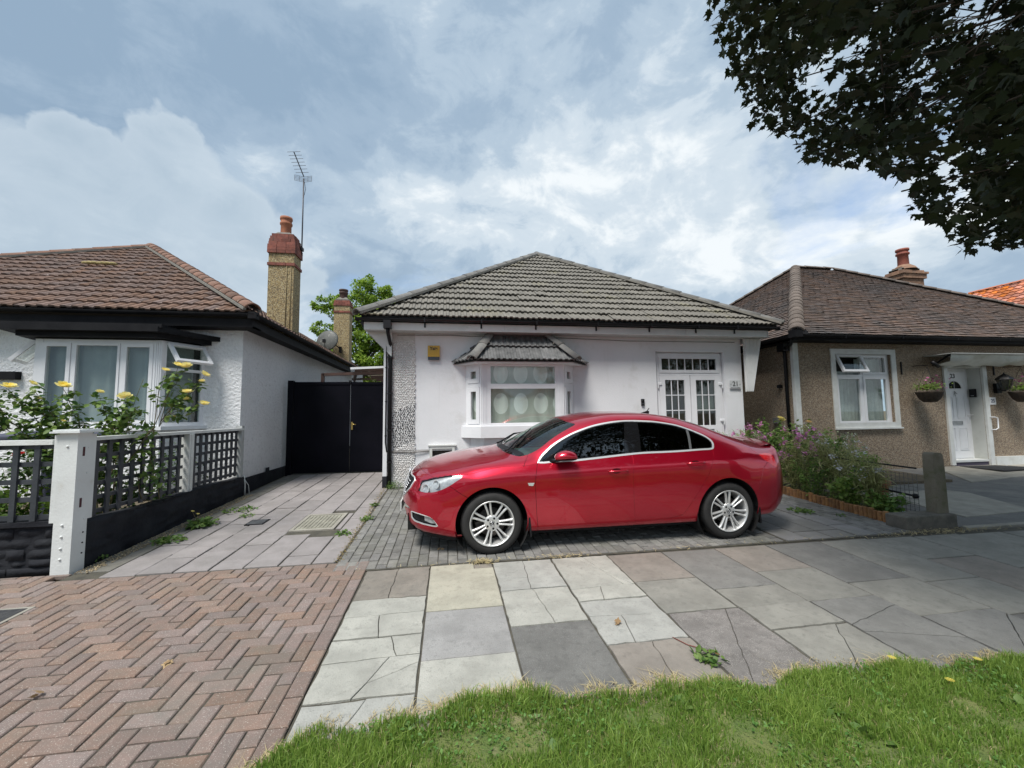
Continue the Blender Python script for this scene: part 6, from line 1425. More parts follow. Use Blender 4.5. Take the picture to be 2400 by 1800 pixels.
litter('crushed_bottle', 'pale blue crumpled plastic by the kerb block', 26, lambda r: (5.98+r.normal(0, .04), 4.70+r.normal(0, .025), .07+r.random()*.03), M_('pale_blue_plastic', (.42, .62, .62), None, rough=.3), .05, 'oval', 19, 'litter')
st = MB(); st.lathe([(0, 0), (.10, 0), (.13, .06), (.10, .13), (.05, .16), (0, .17)], 9, Matrix.Translation((5.62, 7.75, .78)), smooth=False); st.box(5.52, 5.72, 7.66, 7.84, .1, .79); thing1(st, 'garden_stone', mConc, 'pale rough stone showing just above the boot of the red car', 'stone')
# plants: individual clumps
mFol = [leafmat('bed_leaf_deep', (.09, .19, .04), (.25, .38, .09), .45), leafmat('bed_leaf_fresh', (.14, .26, .045), (.34, .46, .11), .45), leafmat('bed_leaf_olive', (.24, .27, .09), (.50, .49, .23), .4), leafmat('bed_leaf_grey', (.16, .22, .12), (.36, .42, .26), .4)]
mPink = leafmat('pink_petal', (.62, .16, .46), (.82, .40, .68), .45); mWhiteP = leafmat('white_petal', (.70, .68, .74), (.85, .85, .88), .4); mPeach = leafmat('peach_petal', (.80, .50, .18), (.88, .68, .36), .3)
clumps = [  # x, y, height, radius, leaf shape, material, flower
    (5.84, 7.72, .92, .28, 'blade', 1, 'pink', 'grassy clump with lilac pink flowers right behind the car boot'),
    (5.88, 7.20, .92, .27, 'blade', 3, 'pink', 'greyish grassy plant with pink blooms second from the car'),
    (5.86, 6.70, .80, .28, 'small', 1, None, 'bright feathery bush low beside the log edging'),
    (5.95, 6.25, .96, .27, 'blade', 2, 'pink', 'olive plant with bright pink flowers mid bed'),
    (5.88, 5.85, .62, .25, 'small', 0, None, 'deep green mound at the middle of the log edging'),
    (6.02, 5.60, .92, .28, 'blade', 2, 'white', 'straggly olive plant carrying white sprays'),
    (5.90, 5.30, .50, .24, 'oval', 1, None, 'fresh green ground plant close to the kerb block'),
    (6.02, 5.05, .78, .22, 'blade', 2, 'white', 'tangled plant before the wire fence with pale flowers'),
    (5.92, 4.82, .30, .20, 'oval', 0, None, 'low nettle-like weeds at the near end of the bed'),
    (6.50, 6.85, 1.02, .34, 'oval', 0, 'pink', 'dark leafy plant with pink heads below the window'),
    (7.05, 7.15, 1.08, .36, 'blade', 2, 'white', 'tall wispy plant with small white flowers below the window'),
    (7.60, 7.20, 1.05, .34, 'oval', 0, 'peach', 'dark rose bush with one peach bloom nearest the white door'),
    (8.15, 7.35, .85, .30, 'small', 3, 'white', 'greyish bush with white blooms at the far end of the bed'),
    (6.75, 7.55, 1.15, .30, 'oval', 0, 'yellow', 'upright dark bush topped by a yellow bloom before the window'),
    (6.30, 7.65, 1.05, .28, 'blade', 1, 'pink', 'fresh green plant with pink flowers by the white corner strip'),
    (5.90, 4.95, .22, .20, 'small', 1, None, 'creeping green mat behind the kerb block'),
    (7.3, 6.75, .80, .32, 'small', 2, 'white', 'olive mound at the front of the window bed'),
    (8.0, 6.85, .55, .30, 'oval', 1, None, 'low fresh green plant near the concrete patch')]
for k, (x, y, h, rad, shp, mi, fl, lb) in enumerate(clumps):
    p = empty('bed_plant', (x, y, gz(y)), lb, 'plant', 'plants in the flower bed right of the car'); r = np.random.default_rng(100+k); z0 = gz(y)+.04
    ns = 26 if shp == 'blade' else 18; mb = MB(); P = []; tips = []
    for s in range(ns):
        a = r.uniform(0, 6.28); q = rad*r.random()**.5; hh = h*r.uniform(.55, 1.02); lean = r.uniform(.3, 1.0)
        b_ = Vector((x+math.cos(a)*q*.45, y+math.sin(a)*q*.45, z0)); t_ = Vector((x+math.cos(a)*q*(1+lean*.3), y+math.sin(a)*q*(1+lean*.3), z0+hh)); m_ = b_.lerp(t_, .5)+Vector((-math.cos(a)*.03, -math.sin(a)*.03, hh*.08))
        mb.tube([b_, m_, t_], [.004, .003, .0018], 4, cap=False); tips.append(t_)
        nl = int((52 if shp == 'blade' else 80)*hh/.8)
        for j in range(nl):
            u = r.random()**.8; c_ = b_.lerp(m_, u*2) if u < .5 else m_.lerp(t_, u*2-1); P.append(tuple(c_+Vector(r.normal(0, .028, 3))))
    mb.build('stems', M_('bed_stem', (.12, .15, .05), (.22, .20, .09), 9, .7) if k == 0 else bpy.data.materials['bed_stem'], p)
    leafcloud('leaves', P, {'blade': .13, 'small': .05, 'oval': .062}[shp], mFol[mi], p, shp, .2 if shp != 'blade' else .1, 200+k, kind='stuff')
    if fl:
        nf = {'pink': 24, 'white': 14, 'peach': 1, 'yellow': 2}[fl]; mt = {'pink': mPink, 'white': mWhiteP, 'peach': mPeach, 'yellow': mYellow}[fl]
        for j in range(nf):
            t_ = tips[int(r.integers(len(tips)))] if fl in ('pink', 'white') else max(tips, key=lambda q: q.z)+Vector((.05*j, 0, -.04*j+.02))
            if fl in ('pink', 'white'):
                QP = [tuple(t_+Vector(r.normal(0, .022, 3))+Vector((0, 0, -.02))) for _ in range(9 if fl == 'pink' else 7)]; leafcloud('bloom', QP, .045 if fl == 'pink' else .034, mt, p, 'petal', .1, 300+j+k*20)
            else: rose_bloom(t_, .065, mt, p, j)
for (b_, x, z) in ((b1, 10.85, 1.91), (b2_, 13.55, 1.90)):
    r = np.random.default_rng(int(x)); P = np.stack([x+r.normal(0, .10, 260), 7.68+r.normal(0, .12, 260), z+.04+np.abs(r.normal(0, .07, 260))], -1); leafcloud('foliage', P, .05, mFol[1], b_, 'oval', .3, 4, kind='stuff')
    for j in range(8): leafcloud('bloom', [tuple(Vector((x, 7.60, z+.14))+Vector(r.normal(0, .10, 3))+Vector(q)) for q in np.random.default_rng(j).normal(0, .015, (7, 3))], .05, mPetal, b_, 'petal', .1, j)

# ------------------------------------------------------------------ trees
mBark = M_('grey_brown_bark', (.07, .058, .045), (.12, .10, .08), 9, .95, .02, 25)
def limb(mb, a, b, r0, r1, wob, seed, n=7):
    r = random.Random(seed); a = Vector(a); b = Vector(b); pts = []; L_ = (b-a).length
    for i in range(n+1):
        t = i/n; pts.append(a.lerp(b, t)+Vector((r.gauss(0, 1), r.gauss(0, 1), r.gauss(0, .7)))*wob*L_*math.sin(t*math.pi)+Vector((0, 0, L_*.10*math.sin(t*math.pi))))
    mb.tube(pts, [r0+(r1-r0)*i/n for i in range(n+1)], 8); return pts
# garden tree behind the gate: loose clumps of leaves on limbs
bt = empty('garden_tree', (-4.4, 22.5, .2), 'airy bright green tree between the two bungalows behind the far chimney', 'tree')
tb = MB(); base_ = Vector((-4.4, 22.5, .2)); limb(tb, base_, (-4.5, 22.4, 4.2), .26, .18, .02, 1)
mTreeL = leafmat('acacia_leaf', (.13, .25, .025), (.36, .48, .08), .5, .5)
cl = [(-4.6, 22.3, 8.2, .75), (-4.35, 22.5, 8.75, .45), (-3.7, 22.5, 7.7, .8), (-3.2, 22.3, 7.0, .8), (-2.5, 22.4, 6.9, .7), (-5.3, 22.2, 7.3, .75), (-6.0, 22.2, 7.0, .5), (-6.6, 22.1, 7.35, .45), (-5.9, 22.3, 7.7, .40), (-4.3, 22.3, 7.0, .9), (-6.2, 22.2, 5.9, .5), (-6.7, 22.2, 6.1, .4), (-5.3, 22.3, 6.0, .8), (-4.2, 22.3, 5.8, .9), (-3.2, 22.3, 5.7, .9), (-2.2, 22.3, 5.6, .9),
      (-6.9, 22.2, 4.9, .55), (-7.3, 22.2, 4.5, .5), (-6.2, 22.3, 4.7, .7), (-5.2, 22.3, 4.7, .8), (-4.0, 22.2, 4.6, .9), (-3.0, 22.2, 4.4, .9), (-2.0, 22.3, 4.3, .9), (-5.8, 22.2, 3.6, .9), (-4.3, 22.2, 3.4, 1.0), (-2.8, 22.2, 3.2, 1.0), (-3.4, 22.4, 8.2, .45), (-2.7, 22.3, 7.5, .4), (-7.7, 22.3, 4.9, .35)]
r = np.random.default_rng(17); PP = []
for (x, y_, z, rd) in cl:
    n = int(2300*rd**2); u = r.normal(size=(n, 3)); u /= np.linalg.norm(u, axis=1)[:, None]; q = r.random(n)**.4
    sub = r.normal(size=(14, 3)); sub /= np.linalg.norm(sub, axis=1)[:, None]; pick = sub[r.integers(0, 14, n)]*rd*.75
    PP.append(np.array((x, y_, z))+pick+u*q[:, None]*rd*np.array([.42, .5, .30]))
    limb(tb, Vector((-4.5, 22.4, 4.0)).lerp(Vector((x, y_, z)), .1), (x, y_, z), .07*rd+.02, .012, .05, int(x*100+z*10))
leafcloud('crown', np.concatenate(PP), .16, mTreeL, bt, 'small', .3, 9, kind='stuff'); tb.build('trunk', mBark, bt)
# street tree overhead
stree = empty('street_tree', (6.6, .6, -.1), 'big dark maple overhanging the top right with its trunk out of frame', 'tree')
tb = MB(); limb(tb, (6.6, .6, -.2), (6.4, .7, 3.4), .30, .24, .01, 3); hub = Vector((6.4, .7, 3.4))
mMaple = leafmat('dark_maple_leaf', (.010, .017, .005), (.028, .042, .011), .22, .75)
def in_crown(P):
    x, y, z = P[:, 0], P[:, 1], P[:, 2]
    e = ((x-6.9)/5.6)**2+((y-.4)/5.0)**2+((z-6.6)/np.where(z < 6.6, 5.2, 2.7))**2 < 1  # unseen upper crown kept low to let more light down
    # hollow heart: leaves sit in the outer shell and in hanging sprays
    yy = np.maximum(y, .6)
    k, m = x/yy, (z-1.47)/yy
    bx = np.array([.60, .70, .745, .86, .98, 1.06, 1.28, 1.40, 1.41, 1.62, 1.78, 2.2]); bz = np.array([1.50, 1.00, .93, .86, .80, .745, .745, .70, .60, .51, .53, .45])
    low = np.interp(k, bx, bz)
    n1 = np.array([mnoise.noise(Vector((a*7, b*7, 1.0))) for a, b in zip(k, m)])
    ok = (k > .612+n1*.06) & (m > low+n1*.055)
    return e & np.where(y > .6, ok, (z > 5.3+.3*np.sin(x*3)+.2*np.sin(y*4)) & (x > .9) & (y > -2.0+.3*np.sin(x*5)))  # unseen crown behind the camera, cut so car windows mirror open sky
r = np.random.default_rng(23); nS = 12000
S0 = np.stack([r.uniform(1.2, 12.2, nS*9), r.uniform(-4.4, 5.2, nS*9), r.uniform(2.4, 10.2, nS*9)], -1)
S0 = S0[in_crown(S0)]
dcam = np.linalg.norm(S0-np.array([0, 0, 1.47]), axis=1)
shell = ((S0[:, 0]-6.9)/5.6)**2+((S0[:, 1]-.4)/5.0)**2+((S0[:, 2]-6.6)/3.9)**2
S0 = S0[(dcam > 2.9) & ((r.random(len(S0)) < .30) | (S0[:, 1] > 1.0))]
# sprays: little fans of leaves
kx = np.array([mnoise.noise(Vector(p*1.1)) for p in S0]); ky = np.array([mnoise.noise(Vector((p[0]*2.6/max(p[1], .8)*1.6, (p[2]-1.47)*2.6/max(p[1], .8)*1.6, 3))) for p in S0]); S0 = S0[(kx > -.42) & ((ky > -.20) | (S0[:, 1] < .8))][:nS]
LP = []
for p in S0:
    n = r.integers(4, 8); d = r.normal(size=3); d[2] = -abs(d[2])*.5-.2; d /= np.linalg.norm(d)
    LP.append(p+d*np.linspace(0, .22, n)[:, None]+r.normal(0, .05, (n, 3)))
LP = np.concatenate(LP); LP = LP[in_crown(LP)]
dd = np.linalg.norm(LP-np.array([0, 0, 1.47]), axis=1); vis = (LP[:, 1] > 1) & (LP[:, 0]/np.maximum(LP[:, 1], .1) < 1.7)
order = np.argsort(np.where(vis, dd, 99)); LP = LP[order]
for k in range(260):
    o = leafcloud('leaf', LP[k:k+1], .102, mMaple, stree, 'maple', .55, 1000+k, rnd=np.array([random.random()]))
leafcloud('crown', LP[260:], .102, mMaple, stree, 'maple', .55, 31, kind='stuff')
for k in range(0, len(S0), 38):
    e = Vector(S0[k])
    if not in_crown(np.array([list(hub.lerp(e, .5)+Vector((0, 0, .5)))]))[0]: continue
    mid = hub.lerp(e, .5)+Vector((0, 0, .5)); tb.tube([hub.lerp(mid, .15), mid, e], [.032, .016, .005], 5)
for k in range(0, len(S0), 9):
    p = Vector(S0[k])
    if not in_crown(np.array([[p.x, p.y, p.z], ])+np.array([[-.75, .2, -.1]]))[0]: continue
    tb.tube([p, p+Vector((r.normal(0, .2), r.normal(0, .2), .12)), p+Vector((r.normal(0, .35), r.normal(0, .3), .28))], [.003, .005, .008], 4, cap=False)
tb.build('trunk', mBark, stree)
print('plants ok')
# ------------------------------------------------------------------ across the road (seen in window and paint reflections)
mPlain = M_('cream_render', (.50, .48, .44), (.40, .385, .35), 1, .9); mRoofFar = M_('brown_far_roof', (.12, .09, .08), (.16, .12, .10), 3, .9)
for k, (x, lb) in enumerate(((-13, 'cream house with a brown hip roof across the road, leftmost of three'), (0, 'cream house with a brown hip roof across the road, middle of three'), (13, 'cream house with a brown hip roof across the road, rightmost of three'))):
    h = empty('opposite_house', (x, -20, -.2), lb, 'house', 'houses across the road')
    mb = MB(); mb.box(x-5.2, x+5.2, -27, -19, -.3, 3.0); mb.build('wall', mPlain, h)
    mb = MB(); mb.add([(x-5.7, -18.5, 3.0), (x+5.7, -18.5, 3.0), (x+5.7, -27.5, 3.0), (x-5.7, -27.5, 3.0), (x-1, -23, 6.2), (x+1, -23, 6.2)], [(0, 1, 5, 4), (1, 2, 5), (2, 3, 4, 5), (3, 0, 4), (0, 3, 2, 1)]); mb.build('roof', mRoofFar, h)
    for wx in (-3.2, 3.0):
        mb = MB(); frame_rect(mb, x+wx-1, x+wx+1, .9, 2.3, -18.99, -18.90, .08); mb.box(x+wx-.03, x+wx+.03, -18.99, -18.91, .98, 2.22); w_ = mb.build('window', mUPVC, h); mb = MB(); mb.box(x+wx-.92, x+wx+.92, -18.99, -18.96, .98, 2.22); mb.build('pane', M_('far_glass', (.03, .035, .04), None, rough=.05), w_)
    mb = MB(); mb.box(x-.5, x+.5, -18.99, -18.93, -.2, 2.05); mb.build('door', M_('far_door', (.10, .03, .03)), h)
    mb = MB(); mb.box(x-5.8, x+5.8, -13.2, -13.0, -.2, .5); o = thing1(mb, 'front_wall', mBrickRed, ['low brick front wall across the road, left', 'low brick front wall across the road, middle', 'low brick front wall across the road, right'][k], 'wall')
# ================================================================== the red car
# ---- car body surface: hoops of a quadratic spline, S(u,v); x back, h out from centre, z up
# key rows: X, bend, then control points (h,z) of the half hoop from sill to roof centre
def _rows():
    R=[]
    def r(X,B,*c): R.append([X,B]+[q for p in c for q in p])
    #            c0 sill in     c1 sill out    c2            c3            c4            c5 crease     c6 above       c7 belt       c8            c9 rail        c10          c11           c12 top
    r(-1.0,.30,(0.3,0.43),(0.5,0.44),(0.58,0.45),(0.62,0.455),(0.64,0.46),(0.64,0.47),(0.62,0.475),(0.58,0.48),(0.5,0.485),(0.42,0.49),(0.3,0.49),(0.15,0.49),(0,0.49))
    r(-.988,.30,(0.4,0.33),(0.62,0.335),(0.7,0.36),(0.73,0.4),(0.74,0.47),(0.73,0.54),(0.71,0.57),(0.66,0.59),(0.55,0.6),(0.46,0.605),(0.32,0.61),(0.16,0.61),(0,0.61))
    r(-.958,.30,(0.5,0.27),(0.7,0.275),(0.77,0.31),(0.79,0.38),(0.79,0.49),(0.78,0.6),(0.75,0.645),(0.7,0.665),(0.58,0.68),(0.48,0.69),(0.34,0.7),(0.17,0.705),(0,0.71))
    r(-.915,.30,(0.6,0.235),(0.76,0.245),(0.82,0.29),(0.835,0.38),(0.835,0.5),(0.82,0.64),(0.79,0.7),(0.73,0.73),(0.61,0.75),(0.5,0.76),(0.36,0.755),(0.18,0.755),(0,0.76))
    r(-.835,.28,(0.66,0.215),(0.8,0.225),(0.855,0.28),(0.868,0.38),(0.87,0.51),(0.855,0.67),(0.82,0.75),(0.75,0.785),(0.63,0.805),(0.52,0.815),(0.37,0.825),(0.18,0.818),(0,0.822))
    r(-.70,.24,(0.7,0.19),(0.83,0.2),(0.88,0.28),(0.892,0.4),(0.895,0.53),(0.88,0.71),(0.845,0.8),(0.775,0.835),(0.65,0.855),(0.53,0.87),(0.38,0.88),(0.19,0.888),(0,0.89))
    r(-.50,.17,(0.72,0.165),(0.86,0.18),(0.897,0.28),(0.906,0.42),(0.91,0.56),(0.9,0.75),(0.874,0.84),(0.8,0.875),(0.67,0.895),(0.54,0.915),(0.39,0.93),(0.19,0.94),(0,0.942))
    r(-.25,.08,(0.74,0.17),(0.865,0.19),(0.9,0.29),(0.914,0.44),(0.916,0.59),(0.916,0.775),(0.893,0.8218),(0.815,0.905),(0.69,0.93),(0.55,0.955),(0.4,0.97),(0.2,0.982),(0,0.985))
    r(0,.02,(0.74,0.18),(0.86,0.2),(0.895,0.31),(0.915,0.46),(0.918,0.62),(0.918,0.79),(0.898,0.8404),(0.825,0.93),(0.7,0.96),(0.56,0.985),(0.4,1.003),(0.2,1.016),(0,1.02))
    r(.17,0,(0.74,0.18),(0.855,0.2),(0.89,0.32),(0.912,0.48),(0.917,0.64),(0.918,0.8),(0.9,0.8515),(0.83,0.943),(0.71,0.98),(0.57,1.005),(0.41,1.024),(0.2,1.038),(0,1.042))
    r(.34,0,(0.74,0.18),(0.85,0.2),(0.885,0.33),(0.91,0.5),(0.916,0.65),(0.918,0.81),(0.9,0.8604),(0.835,0.95),(0.735,0.99),(0.62,1.045),(0.44,1.085),(0.21,1.112),(0,1.12))
    r(.55,0,(0.74,0.18),(0.85,0.2),(0.882,0.33),(0.908,0.5),(0.914,0.66),(0.918,0.82),(0.898,0.8697),(0.838,0.958),(0.755,1.045),(0.68,1.095),(0.5,1.17),(0.24,1.212),(0,1.225))
    r(.80,0,(0.74,0.18),(0.85,0.2),(0.882,0.33),(0.908,0.5),(0.914,0.66),(0.918,0.83),(0.896,0.8811),(0.838,0.972),(0.761,1.13),(0.655,1.225),(0.5,1.293),(0.24,1.332),(0,1.342))
    r(1.03,0,(0.74,0.18),(0.85,0.2),(0.882,0.33),(0.908,0.5),(0.914,0.66),(0.918,0.84),(0.894,0.8922),(0.838,0.985),(0.751,1.19),(0.64,1.315),(0.51,1.374),(0.25,1.408),(0,1.417))
    r(1.30,0,(0.74,0.18),(0.85,0.2),(0.882,0.33),(0.908,0.5),(0.914,0.67),(0.918,0.85),(0.894,0.9033),(0.838,0.998),(0.746,1.22),(0.63,1.378),(0.5,1.43),(0.25,1.452),(0,1.458))
    r(1.60,0,(0.74,0.18),(0.85,0.2),(0.882,0.33),(0.908,0.5),(0.914,0.67),(0.919,0.86),(0.894,0.914),(0.838,1.01),(0.741,1.24),(0.625,1.412),(0.5,1.46),(0.25,1.471),(0,1.477))
    r(1.95,0,(0.74,0.18),(0.85,0.2),(0.884,0.33),(0.91,0.5),(0.917,0.68),(0.922,0.87),(0.896,0.9247),(0.838,1.022),(0.741,1.24),(0.62,1.408),(0.495,1.455),(0.25,1.463),(0,1.469))
    r(2.30,0,(0.74,0.18),(0.855,0.2),(0.892,0.33),(0.918,0.5),(0.923,0.69),(0.926,0.885),(0.9,0.9379),(0.84,1.032),(0.746,1.22),(0.61,1.362),(0.49,1.408),(0.24,1.425),(0,1.431))
    r(2.60,.02,(0.74,0.18),(0.86,0.2),(0.902,0.33),(0.925,0.5),(0.927,0.7),(0.928,0.9),(0.9,0.9486),(0.84,1.035),(0.751,1.175),(0.61,1.285),(0.48,1.335),(0.24,1.362),(0,1.369))
    r(2.90,.07,(0.74,0.185),(0.86,0.205),(0.905,0.33),(0.925,0.51),(0.927,0.71),(0.924,0.905),(0.893,0.95),(0.83,1.03),(0.74,1.125),(0.61,1.195),(0.47,1.24),(0.24,1.266),(0,1.273))
    r(3.18,.14,(0.74,0.2),(0.86,0.22),(0.902,0.34),(0.922,0.52),(0.926,0.71),(0.908,0.895),(0.871,0.975),(0.81,1.01),(0.73,1.065),(0.61,1.11),(0.46,1.145),(0.23,1.168),(0,1.175))
    r(3.44,.21,(0.74,0.22),(0.85,0.24),(0.892,0.35),(0.908,0.52),(0.912,0.7),(0.892,0.875),(0.857,0.95),(0.795,0.985),(0.71,1.02),(0.6,1.045),(0.45,1.068),(0.23,1.085),(0,1.09))
    r(3.62,.26,(0.72,0.24),(0.83,0.26),(0.87,0.36),(0.888,0.52),(0.89,0.69),(0.868,0.86),(0.825,0.935),(0.775,0.97),(0.7,1.005),(0.59,1.03),(0.45,1.052),(0.23,1.067),(0,1.072))
    r(3.72,.28,(0.68,0.3),(0.8,0.32),(0.84,0.4),(0.858,0.53),(0.86,0.69),(0.84,0.84),(0.8,0.92),(0.755,0.965),(0.69,1.008),(0.58,1.036),(0.44,1.058),(0.22,1.07),(0,1.075))
    r(3.77,.29,(0.62,0.33),(0.75,0.35),(0.8,0.42),(0.82,0.54),(0.822,0.68),(0.8,0.8),(0.77,0.86),(0.73,0.9),(0.67,0.935),(0.57,0.96),(0.43,0.98),(0.22,0.99),(0,0.995))
    r(3.815,.30,(0.52,0.37),(0.66,0.39),(0.72,0.45),(0.745,0.54),(0.75,0.64),(0.73,0.72),(0.7,0.76),(0.66,0.785),(0.6,0.8),(0.52,0.81),(0.4,0.82),(0.2,0.825),(0,0.83))
    r(3.85,.30,(0.36,0.48),(0.5,0.49),(0.57,0.51),(0.6,0.54),(0.61,0.57),(0.6,0.6),(0.57,0.615),(0.52,0.625),(0.46,0.63),(0.4,0.635),(0.3,0.64),(0.15,0.64),(0,0.64))
    return np.array(R)
_K=_rows(); _n=len(_K); _NC=(_K.shape[1]-2)//2
def _interp(u):
    # u in [0, n-1]: Catmull-Rom over key rows, non-uniform guarded
    u=np.clip(np.asarray(u,float),0,_n-1-1e-9); i=u.astype(int); t=(u-i)[...,None]
    X=_K[:,0]
    def row(k): return _K[np.clip(k,0,_n-1)]
    p0,p1,p2,p3=row(i-1),row(i),row(i+1),row(i+2)
    h=(p2[...,:1]-p1[...,:1]); h0=np.maximum(p1[...,:1]-p0[...,:1],1e-6); h1=np.maximum(p3[...,:1]-p2[...,:1],1e-6)
    d=(p2-p1)/h; d0=np.where(i[...,None]>0,(p1-p0)/h0,d); d1=np.where(i[...,None]<_n-2,(p3-p2)/h1,d)
    m1=(d0*h+d*h0)/(h+h0); m2=(d*h1+d1*h)/(h+h1)
    # monotone limiter, soft, tames overshoot at nose and tail
    lim=3.0
    m1=np.where(d0*d<=0,0,np.sign(d)*np.minimum(np.abs(m1),lim*np.minimum(np.abs(d),np.abs(d0))))
    m2=np.where(d1*d<=0,0,np.sign(d)*np.minimum(np.abs(m2),lim*np.minimum(np.abs(d),np.abs(d1))))
    m1[...,0]=1; m2[...,0]=1
    t2=t*t;t3=t2*t
    return (2*t3-3*t2+1)*p1+(t3-2*t2+t)*h*m1+(-2*t3+3*t2)*p2+(t3-t2)*h*m2
# v in [0, NC-1]; uniform quadratic B-spline, ends clamped
def carS(u,v):
    u,v=np.broadcast_arrays(np.asarray(u,float),np.asarray(v,float))
    k=_interp(u); C=k[...,2:].reshape(k.shape[:-1]+(_NC,2))
    # segment j spans mid(j-1,j)..mid(j,j+1)
    v=np.clip(v,0,_NC-1); j=np.clip(np.floor(v+.5).astype(int),0,_NC-1); t=v+.5-j
    def cp(jj): return np.take_along_axis(C,np.clip(jj,0,_NC-1)[...,None,None],axis=-2)[...,0,:]
    a=.5*(1-t)**2; c=.5*t**2; b=1-a-c
    P=a[...,None]*cp(j-1)+b[...,None]*cp(j)+c[...,None]*cp(j+1)
    h=P[...,0]; z=P[...,1]
    # centre line: mirror control so that slope is flat
    h=np.where(v>=_NC-1-1e-9,0,h)
    B=k[...,1]; s=np.where(k[...,0]<1.5,1.,-1.)
    x=k[...,0]+s*B*(np.abs(h)/.9)**2.6
    return np.stack([x,h,z],-1)
def carN(u,v,e=1e-3):
    a=carS(u+e,v)-carS(u-e,v); b=carS(u,v+e)-carS(u,v-e)
    n=np.cross(a,b); 
    return n/np.maximum(np.linalg.norm(n,axis=-1,keepdims=True),1e-12)
NC=_NC; NU=_n-1

OUT = {
  'windscreen': [(9.09, 9.81), (9.41, 8.77), (9.87, 8.2), (10.23, 8.15), (10.69, 8.33), (11.39, 8.92), (12.03, 9.1), (12.75, 9.29), (13.06, 9.46), (12.75, 10.3), (12.7, 10.94)],
  'dlo': [(10.74, 6.72), (10.9, 7.3), (11.14, 7.81), (11.52, 8.31), (12.06, 8.53), (12.65, 8.66), (13.1, 8.71), (13.72, 8.84), (14.28, 8.87), (14.81, 8.87), (15.28, 8.9), (15.91, 8.84), (16.55, 8.74), (16.88, 8.71), (17.29, 8.56), (17.71, 8.4), (18.07, 8.18), (18.27, 7.87), (18.33, 7.55), (18.27, 7.22), (18.18, 6.91), (17.57, 6.88), (16.82, 6.81), (16.2, 6.81), (15.59, 6.85), (15.06, 6.83), (14.32, 6.76), (13.41, 6.68), (12.41, 6.63), (11.77, 6.72)],
  'pillar_b': [(15.02, 8.71), (15.5, 8.71), (15.35, 6.94), (14.7, 6.94)],
  'pillar_q': [(17.29, 8.53), (17.38, 8.49), (17.17, 6.98), (17.08, 6.98)],
  'door_front': [(10.7, 6.68), (10.61, 4.73), (10.63, 3.67), (10.7, 2.28), (10.79, 1.35)],
  'door_b': [(15.3, 8.87), (15.17, 7.87), (15.06, 6.86), (14.95, 3.99), (15.06, 1.68)],
  'door_rear': [(18.24, 7.03), (18.04, 5.79), (17.84, 4.53), (17.51, 3.85), (17.11, 3.01), (16.73, 1.9)],
  'sill': [(10.79, 1.35), (13.55, 1.24), (14.41, 1.27), (15.19, 1.35), (16.04, 1.5), (16.53, 1.68), (16.73, 1.9)],
  'hood': [(4.26, 10.7), (4.29, 9.23), (4.31, 8.02), (4.39, 7.09), (6.26, 6.18), (7.58, 6.62), (8.91, 6.72), (10.09, 6.63)],
  'wing': [(10.36, 7.92), (10.19, 7.25), (10.07, 6.63)],
  'bump_f': [(5.22, 5.12), (5.73, 4.66), (6.27, 4.29)],
  'boot': [(21.38, 11.15), (20.43, 8.54), (20.45, 7.29), (20.78, 6.24)],
  'bump_r': [(21.52, 5.13), (21.31, 4.84), (21.05, 4.61)],
  'headlamp': [(3.3, 7.5), (3.57, 7.4), (4.48, 6.93), (5.07, 6.72), (5.71, 6.34), (6.16, 6.15), (6.26, 6.03), (6.07, 5.62), (5.6, 5.36), (5.24, 5.2), (4.68, 5.1), (4.08, 5.1), (3.33, 5.17), (2.48, 5.61), (2.04, 6.6), (2.3, 6.86), (2.84, 7.27)],
  'fog': [(0.3, 3.05), (0.5, 3.58), (1.21, 3.65), (2.3, 3.44), (3.06, 3.31), (3.55, 3.05), (4.0, 2.7), (4.22, 2.31), (3.39, 2.33), (2.48, 2.36), (1.39, 2.28), (1.03, 1.82), (0.72, 1.82)],
  'foglamp': [(2.33, 3.32), (3.06, 3.27), (3.55, 3.05), (4.0, 2.61), (3.2, 2.62), (2.41, 2.82)],
  'tail': [(20.78, 6.24), (21.2, 6.55), (21.69, 6.75), (22.18, 6.29), (22.49, 5.43), (22.72, 4.94), (22.85, 4.68), (22.07, 4.87), (21.52, 5.17), (21.07, 5.51)],
  'badge': [(10.21, 4.56), (10.56, 4.53), (10.49, 4.33), (10.27, 4.37)],
  'handle_f': [(13.99, 4.99), (14.75, 5.0)],
  'handle_r': [(16.84, 5.26), (17.57, 5.22)],
  'mirror': [(11.38, 7.45), (12.57, 7.17), (11.88, 7.91), (11.9, 6.91)],
  'grille': [(3.17, 10.66), (3.15, 8.33), (2.46, 8.22), (1.52, 7.99), (0.99, 8.53), (0.39, 9.9)],
  'roofrail': [(13.74, 9.26), (14.53, 9.34), (15.31, 9.44), (16.02, 9.36), (16.64, 9.16)],
  'ant': [(16.49, 9.72), (16.93, 10.35)],
  'crease': [(10.65, 4.73), (13.52, 5.15), (14.95, 5.28), (16.82, 5.26)],
}
CARM = Matrix.Translation((.452, 4.36, 0)) @ Matrix.Rotation(TH, 4, 'X') @ Matrix.Translation((0, .928, 0))
car = empty('car', (0, 0, 0), 'dark red hatchback with silver alloy wheels parked across the grey block forecourt', 'car')
car.matrix_basis = CARM; WM[car] = CARM
